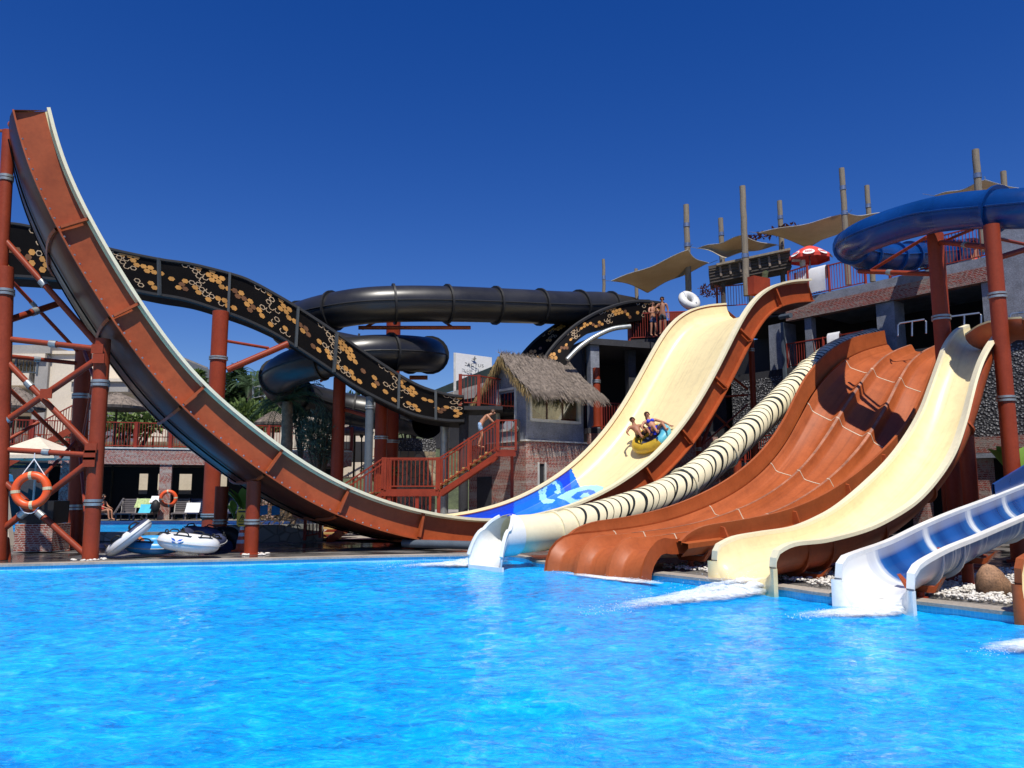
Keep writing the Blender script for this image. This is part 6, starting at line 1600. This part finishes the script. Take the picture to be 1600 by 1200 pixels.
def stand(lab, px, yt, yb, Y, r=.1, saddle=.5):
    b_ = at(px, yb, Y); b_.z = DZ; a_ = at(px, yt, Y); t = thing('slide_support', lab, 'support', b_, 'slide supports'); m = MB(); m.tube([b_, (b_.x, b_.y, a_.z)], r, 10); m.tube([b_, b_ + UP * .03], r * 1.8, 10); m.build('stand', 'steel', t, 50)
    m = MB(); d = Vector((.66, -.75, 0)) * saddle; m.prism([Vector((b_.x, b_.y, a_.z)) - d + UP * .25, Vector((b_.x, b_.y, a_.z)) - d * .6, Vector((b_.x, b_.y, a_.z)) + d * .6, Vector((b_.x, b_.y, a_.z)) + d + UP * .25, Vector((b_.x, b_.y, a_.z)) + d * .6 + UP * .1, Vector((b_.x, b_.y, a_.z)) - d * .6 + UP * .1], Vector((.1, .09, 0))); m.build('saddle', 'brown_dark', t)
stand('red stand under the white slide, near its blue part', 1513, 880, 908, 14.6); stand('red saddle stand under the white slide near its mouth', 1440, 925, 948, 12.9, .06, .35); stand('red saddle stand under the cream slide near its mouth', 1258, 905, 920, 15.6, .06, .5); stand('red stand under the three-lane slide near its mouth', 1080, 876, 892, 17.8, .06, .5)
for k, (px, py, Y, nx_) in enumerate(((1201, 899, None, 0), (1412, 935, None, 0))):
    pass
# ------------------------------------------------------------------ people
def skinmesh(name, verts, edges, rads, mat, parent, root=0, sub=1):
    me = bpy.data.meshes.new(name); me.from_pydata([tuple(v) for v in verts], edges, []); me.materials.append(M[mat])
    o = bpy.data.objects.new(name, me); C.objects.link(o); o.parent = parent
    md = o.modifiers.new('skin', 'SKIN'); md.use_smooth_shade = True; md.branch_smoothing = .6
    for i, r in enumerate(rads):
        s_ = me.skin_vertices[0].data[i]; s_.radius = (r, r) if isinstance(r, (int, float)) else r; s_.use_root = (i == root)
    sb = o.modifiers.new('sub', 'SUBSURF'); sb.levels = sub; sb.render_levels = sub
    return o
STAND = dict(pelvis=(0, 0, .96), spine=(0, .01, 1.12), chest=(0, 0, 1.31), neck=(0, .0, 1.47), jaw=(0, -.02, 1.555), head=(0, -.01, 1.63), crown=(0, 0, 1.70),
             shL=(.185, 0, 1.41), elL=(.25, .02, 1.13), wrL=(.27, -.06, .88), shR=(-.185, 0, 1.41), elR=(-.25, .02, 1.13), wrR=(-.27, -.06, .88),
             hipL=(.095, 0, .90), knL=(.11, -.02, .50), anL=(.115, .02, .09), toL=(.13, -.15, .035), hipR=(-.095, 0, .90), knR=(-.11, -.02, .50), anR=(-.115, .02, .09), toR=(-.13, -.15, .035))
RAD = dict(pelvis=.135, spine=.118, chest=.14, neck=.052, jaw=.07, head=.092, crown=.055, sh=.062, el=.042, wr=.028, hip=.088, kn=.055, an=.037, to=.03)
def person(label, origin, joints, X=(1, 0, 0), Y=(0, 1, 0), Z=(0, 0, 1), skin='skin', hair='hair', clothes=(), scale=1.0, long_hair=False, group=None):
    J = dict(STAND); J.update(joints); X, Y, Z = Vector(X), Vector(Y), Vector(Z)
    t = thing('person', label, 'person', origin, group)
    L = {k: (X * v[0] + Y * v[1] + Z * v[2]) * scale for k, v in J.items()}
    names = list(L); idx = {k: i for i, k in enumerate(names)}; vs_ = [L[k] for k in names]
    rad = [RAD.get(k, RAD.get(k[:-1], .05)) * scale for k in names]
    E_ = [('pelvis', 'spine'), ('spine', 'chest'), ('chest', 'neck'), ('neck', 'jaw'), ('jaw', 'head'), ('head', 'crown')]
    for s in 'LR': E_ += [('chest', 'sh' + s), ('sh' + s, 'el' + s), ('el' + s, 'wr' + s), ('pelvis', 'hip' + s), ('hip' + s, 'kn' + s), ('kn' + s, 'an' + s), ('an' + s, 'to' + s)]
    ed = [(idx[a], idx[b]) for a, b in E_]
    fw = (-Y)
    for s in 'LR':   # palm with five fingers
        w_, e_ = L['wr' + s], L['el' + s]; d = (w_ - e_).normalized(); sd = d.cross(fw)
        sd = sd.normalized() if sd.length > .1 else X; p = len(vs_); vs_.append(w_ + d * .07 * scale); rad.append(.034 * scale); ed.append((idx['wr' + s], p))
        for k, (o_, ln) in enumerate(((-.03, .075), (-.01, .088), (.01, .082), (.03, .066))):
            a = len(vs_); vs_.append(w_ + (d * .11 + sd * o_) * scale); rad.append(.010 * scale); ed.append((p, a))
            b = len(vs_); vs_.append(w_ + (d * (.11 + ln * .8) + sd * o_ * 1.2 + fw * .02) * scale); rad.append(.008 * scale); ed.append((a, b))
        a = len(vs_); vs_.append(w_ + (d * .06 + sd * .055 + fw * .015) * scale); rad.append(.011 * scale); ed.append((idx['wr' + s], a))
    # nose and ears as small branches of the head
    hu = (L['crown'] - L['jaw']).normalized(); hf = (fw - hu * fw.dot(hu)).normalized(); hx = hu.cross(hf)
    a = len(vs_); vs_.append(L['head'] + hf * .112 * scale - hu * .02 * scale); rad.append(.014 * scale); ed.append((idx['head'], a))
    skinmesh('body', vs_, ed, rad, skin, t, idx['pelvis'])
    o = Vector(origin)
    m = MB(); m.ball(o + L['head'] + hu * .025 * scale - hf * .018 * scale, (.1 * scale, .1 * scale, .1 * scale), 14, 10)
    if long_hair: m.ball(o + L['head'] - hf * .06 * scale - hu * .07 * scale, (.075 * scale, .06 * scale, .14 * scale), 10, 8)
    cut = L['head'] + o
    m2 = MB(); m2.vs = m.vs; m2.uv = m.uv
    for f in m.fs:
        c_ = sum((Vector(m.vs[i]) for i in f), Vector()) / len(f) - cut
        if c_.dot(hf) > .045 * scale and c_.dot(hu) < .06 * scale: continue
        m2.f(f)
    m2.build('hair', hair, t, 60)
    for sg in (-1, 1):
        m = MB(); m.ball(o + L['head'] + hf * .088 * scale + hx * .032 * sg * scale + hu * .012 * scale, .011 * scale, 6, 5); m.build('eye', 'ink', t, 60)
        m = MB(); m.ball(o + L['head'] + hx * .09 * sg * scale, (.02 * scale, .025 * scale, .032 * scale), 6, 5); m.build('ear', skin, t, 60)
    m = MB(); q = o + L['head'] + hf * .086 * scale - hu * .055 * scale; m.tube([q - hx * .022 * scale, q, q + hx * .022 * scale], .006 * scale, 5); m.build('mouth', 'lips', t)
    for kind, mat in clothes:
        if kind == 'shorts':
            v2 = [L['pelvis'] + (L['spine'] - L['pelvis']) * .35, L['pelvis']]; r2 = [.133 * scale, .15 * scale]; e2 = [(0, 1)]
            for s in 'LR':
                i = len(v2); v2 += [L['hip' + s], L['hip' + s].lerp(L['kn' + s], .62)]; r2 += [.108 * scale, .092 * scale]; e2 += [(1, i), (i, i + 1)]
            skinmesh('shorts', v2, e2, r2, mat, t, 1)
        if kind in ('bikini', 'briefs', 'suit'):
            v2 = [L['pelvis'], L['hipL'].lerp(L['knL'], .08), L['hipR'].lerp(L['knR'], .08)]; r2 = [.142 * scale, .1 * scale, .1 * scale]; e2 = [(0, 1), (0, 2)]
            if kind == 'suit': v2 += [L['spine'], L['chest']]; r2 += [.126 * scale, .147 * scale]; e2 += [(0, 3), (3, 4)]
            skinmesh('swimsuit' if kind == 'suit' else 'swim_briefs', v2, e2, r2, mat, t, 0)
        if kind == 'bikini':
            cu = (L['neck'] - L['chest']).normalized(); cf = hf; sx_ = (L['shL'] - L['shR']).normalized(); cf = sx_.cross(cu).normalized(); cf = cf if cf.dot(fw) > 0 else -cf
            m = MB()
            for sg in (-1, 1): m.ball(o + L['chest'] + cf * .105 * scale + sx_ * .068 * sg * scale + cu * .015, (.072 * scale,) * 3, 10, 8)
            m.tube([o + L['chest'] + sx_ * .14 * sg * scale + cf * .05 * scale for sg in (-1, 0, 1)] if 0 else [o + L['chest'] + (sx_ * math.cos(a) + cf * math.sin(a)) * .148 * scale for a in [2 * PI * k / 16 for k in range(16)]], .014 * scale, 5, closed=True)
            m.build('bikini_top', mat, t, 60)
    return t
def onramp(px, py):
    best = None
    for i in range(100, 150):
        for k in range(5, 96):
            u = k / 100; pr = b_in(i); d = 0
            for (u0, d0), (u1, d1) in zip(pr, pr[1:]):
                if u <= u1: d = lerp(d0, d1, (u - u0) / (u1 - u0)); break
            x, y = proj(B.p(i, u, d)); e_ = (x - px) ** 2 + (y - py) ** 2
            if best is None or e_ < best[0]: best = (e_, i, u, d)
    return best[1:]
i_, u_, d_ = onramp(1022, 690); rp = B.p(i_, u_, d_); rN = B.Nn[i_]; rT = B.T[i_]; rT = rT if rT.z > 0 else -rT
fx = (-BC * .9 - rT * .25); rZ = (rN * .62 + UP * .5).normalized(); fx = (fx - rZ * fx.dot(rZ)).normalized(); ry = rZ.cross(fx)
rf = thing('two_seat_raft', 'yellow and cyan raft carrying two riders down the cream half-pipe', 'inflatable raft', rp)
ra = -BC; rb = rT - rN * 0; rn2 = ra.cross(rT).normalized(); rn2 = rn2 if rn2.dot(rN) > 0 else -rn2
m = MB(); rows = []
for i in range(41):
    th = 2 * PI * i / 40; d = ra * math.cos(th) * 1.05 + rT * math.sin(th) * .78
    rows.append([rp + rn2 * .22 + d * (.72 + 0) + d.normalized() * .22 * math.cos(2 * PI * j / 12) + rn2 * .2 * math.sin(2 * PI * j / 12) for j in range(12)])
m.grid(rows, lambda i, j: 1 if (i % 40) < 9 or (i % 40) > 36 else 0, close=True); m.build('tube', [plain('yellow_vinyl', (.62, .40, .03), .4, .3, 2, .1), plain('cyan_vinyl', (.10, .45, .60), .4, .2, 2, .1)], rf, 60)
m = MB(); m.f([m.v(rp + rn2 * .18 + (ra * math.cos(k * PI / 12) * 1.05 + rT * math.sin(k * PI / 12) * .78) * .75) for k in range(24)]); m.build('floor', 'navy', rf)
SIT = dict(pelvis=(0, .05, .16), spine=(0, .20, .27), chest=(0, .36, .40), neck=(0, .46, .53), jaw=(0, .47, .62), head=(0, .50, .69), crown=(0, .53, .76), shL=(.19, .40, .48), elL=(.36, .28, .33), wrL=(.40, .04, .28), shR=(-.19, .40, .48), elR=(-.36, .28, .33), wrR=(-.40, .04, .28),
           hipL=(.10, 0, .14), knL=(.17, -.38, .36), anL=(.16, -.72, .12), toL=(.17, -.86, .2), hipR=(-.10, 0, .14), knR=(-.17, -.38, .36), anR=(-.16, -.72, .12), toR=(-.17, -.86, .2))
# local -Y is forward: face towards the near rim and a little down the slope
def rider(lab, du, dt, joints, **k):
    o = rp + rn2 * .22 + ra * du + rT * dt
    face = (Vector((-.15, -1, .02)) * .75 + ra * .55).normalized(); Z_ = (UP * .85 + rn2 * .4).normalized(); face = (face - Z_ * face.dot(Z_)).normalized(); Yv = -face; Xv = Yv.cross(Z_)
    J = dict(SIT); J.update(joints); return person(lab, o, J, Xv, Yv, Z_, **k)
rider('young man with dark hair and black shorts riding the raft, leaning back at left', -.62, .0, dict(wrL=(.34, -.2, .2), elL=(.33, .1, .26), shL=(.2, .36, .46)), skin='skind', hair='hair', clothes=(('shorts', 'swim_k'),), scale=1.15)
rider('woman in a blue bikini riding the raft, beside the young man', .12, .22, dict(elL=(.40, .16, .34), wrL=(.5, -.1, .22)), skin='skin', hair='hairb', long_hair=True, clothes=(('bikini', 'swim_b'),), scale=1.15)
# man stepping up the stairs, bending forward
p = at(750, 698, 31.9)
person('man in pale blue patterned shorts stooping on the red stairs', (p.x, p.y, at(750, 700, 31.9).z), dict(chest=(.10, -.22, 1.24), spine=(.05, -.1, 1.10), neck=(.18, -.36, 1.34), jaw=(.22, -.44, 1.38), head=(.24, -.48, 1.44), crown=(.25, -.47, 1.52), shL=(.28, -.20, 1.34), shR=(-.05, -.28, 1.32), elL=(.28, -.42, 1.12), wrL=(.12, -.55, .98), elR=(-.05, -.48, 1.08), wrR=(.0, -.62, .95), knR=(-.13, -.12, .5), anR=(-.15, .05, .09)), X=(.2, .98, 0), Y=(-.98, .2, 0), skin='skin', hair='hairb', clothes=(('shorts', 'swim_l'),), scale=1.0)
p = at(1021, 527, 38.0)
person('rider in dark shorts with folded arms behind the balcony railing, left', (p.x, p.y, zb_), dict(elL=(.28, -.12, 1.18), wrL=(.02, -.22, 1.2), elR=(-.28, -.12, 1.16), wrR=(-.02, -.2, 1.15)), skin='skin', clothes=(('shorts', 'swim_n'),), X=(.95, .3, 0), Y=(-.3, .95, 0))
p = at(1036, 524, 37.6)
person('rider with dark hair standing at right behind the balcony railing', (p.x, p.y, zb_), dict(elR=(-.3, -.1, 1.2), wrR=(-.1, -.25, 1.28)), skin='skind', clothes=(('shorts', 'swim_k'),), scale=1.08, X=(.9, -.4, 0), Y=(.4, .9, 0))
p = WP(1.6, -.28 + .6, 4.8)
person('person in blue and white swimwear bending over the tower floor railing', p, dict(pelvis=(0, .12, .98), spine=(0, -.02, 1.12), chest=(0, -.22, 1.2), neck=(0, -.38, 1.22), jaw=(0, -.47, 1.18), head=(0, -.52, 1.14), crown=(0, -.58, 1.1), shL=(.19, -.28, 1.2), shR=(-.19, -.28, 1.2), elL=(.24, -.4, .98), elR=(-.24, -.4, .98), wrL=(.2, -.46, .74), wrR=(-.2, -.46, .74)), X=(.7, .7, 0), Y=(-.7, .7, 0), skin='skin', clothes=(('briefs', 'swim_b'),))
p = at(1523, 400, 33.2)
person('person in red shorts standing on the top deck under the blue tube', (p.x, p.y, ZT), {}, skin='skind', clothes=(('shorts', 'red'),), X=(.9, .4, 0), Y=(-.4, .9, 0))
p = at(160, 812, 39.0)
person('woman in a red swimsuit sitting on a lounger edge by the second pool', (p.x, p.y, TZ), dict(pelvis=(0, .1, .48), spine=(0, .12, .64), chest=(0, .08, .83), neck=(0, .04, .98), jaw=(0, 0, 1.06), head=(0, .0, 1.13), crown=(0, .02, 1.2), shL=(.17, .08, .92), shR=(-.17, .08, .92), elL=(.23, -.05, .68), elR=(-.23, -.05, .68), wrL=(.15, -.3, .6), wrR=(-.12, -.3, .6), hipL=(.1, .05, .44), hipR=(-.1, .05, .44), knL=(.12, -.4, .5), knR=(-.1, -.4, .5), anL=(.12, -.45, .09), anR=(-.1, -.48, .09), toL=(.13, -.62, .04), toR=(-.11, -.65, .04)), X=(.3, .95, 0), Y=(-.95, .3, 0), skin='skin', hair='hair', long_hair=True, clothes=(('suit', 'red'),))

# ------------------------------------------------------------------ splashing water
def foam_mat():
    t = NT('white_foam'); v = t.coords('Object', (1, 1, 1)); f = t.noise(v, 9, 6, .7); f2 = t.noise(v, 2.2, 3, .6)
    t.col((.85, .92, .96)); t.set(Roughness=.5, Subsurface_Weight=0.0)
    uv = t.n('UVMap'); sp = t.n('SeparateXYZ'); t.l(uv.outputs[0], sp.inputs[0])
    a = t.n('Math', operation='MULTIPLY'); t.l(f, a.inputs[0]); t.l(sp.outputs[0], a.inputs[1])
    al = t.ramp(a.outputs[0], [(.16, (0, 0, 0)), (.5, (.92, .92, .92))]); t.l(al, t.b.inputs['Alpha']); return t.m
M['foam'] = foam_mat(); M['spray'] = plain('spray_drops', (.85, .92, .96), .2, .05)
def splash(lab, a_px, b_px, W, hgt, n=700):
    c = G(*a_px, 0); e_ = G(*b_px, 0); L = (e_ - c).length; d = (e_ - c).normalized(); s_ = Vector((-d.y, d.x, 0)); m = MB()
    for layer in range(3):
        rows = []; uvs = []; lz = .03 + layer * .35 * hgt; lw = 1 - layer * .28
        for i in range(60):
            a = i / 59; rw = []; ur = []
            w_ = W * lw * (.4 + .6 * math.sin(PI * (.12 + .8 * a)))
            for j in range(25):
                b = j / 24 * 2 - 1; p = c + d * (a * L * (1 - layer * .12)) + s_ * (b * w_ * .5 + .12 * W * math.sin(a * 7 + layer))
                den = max(0, 1 - b * b) ** 1.2 * min(1, (1 - a) * 1.7) * min(1, .55 + a * 4)
                nz = noise.noise((p.x * 4, p.y * 4, layer * 3.0)) * .5 + noise.noise((p.x * 11, p.y * 11, layer * 3.0)) * .3
                rw.append(p + UP * (lz * (1 if layer == 0 else max(0, 1 - a * .8)) + hgt * den * max(0, .5 + nz * .6) * (1 - a * .6))); ur.append((den * (1.15 - .2 * layer), 0))
            rows.append(rw); uvs.append(ur)
        m.grid(rows, 0, uvs)
    tag(m.build('splash_foam', 'foam', None, 60), lab, 'splash', kind='stuff')
    m = MB()
    for k in range(n):
        a = R.random() ** 1.5; b = R.gauss(0, .26); p = c + d * a * L + s_ * b * W * .5; z = abs(R.gauss(0, 1)) * hgt * .9 * (1 - a * .7); m.ball(p + UP * (z + .03), R.uniform(.002, .007), 4, 3)
    tag(m.build('spray_drops', 'spray'), lab.replace('foam', 'spray drops over the foam'), 'spray', kind='stuff')
splash('white foam streak shooting left from the striped tube outlet', (795, 882), (585, 889), 1.5, .16, 500)
splash('white foam jet shooting left from the cream body slide mouth', (1185, 922), (915, 966), 1.25, .2, 900)
splash('white foam spreading from the white slide mouth', (1400, 955), (1225, 972), 1.0, .1, 400)
splash('thin foam line along the mouths of the three-lane slide', (1035, 915), (835, 893), .6, .05, 150)
splash('white foam at the right picture edge below the brown slide mouth', (1690, 1005), (1530, 1030), .9, .12, 300)
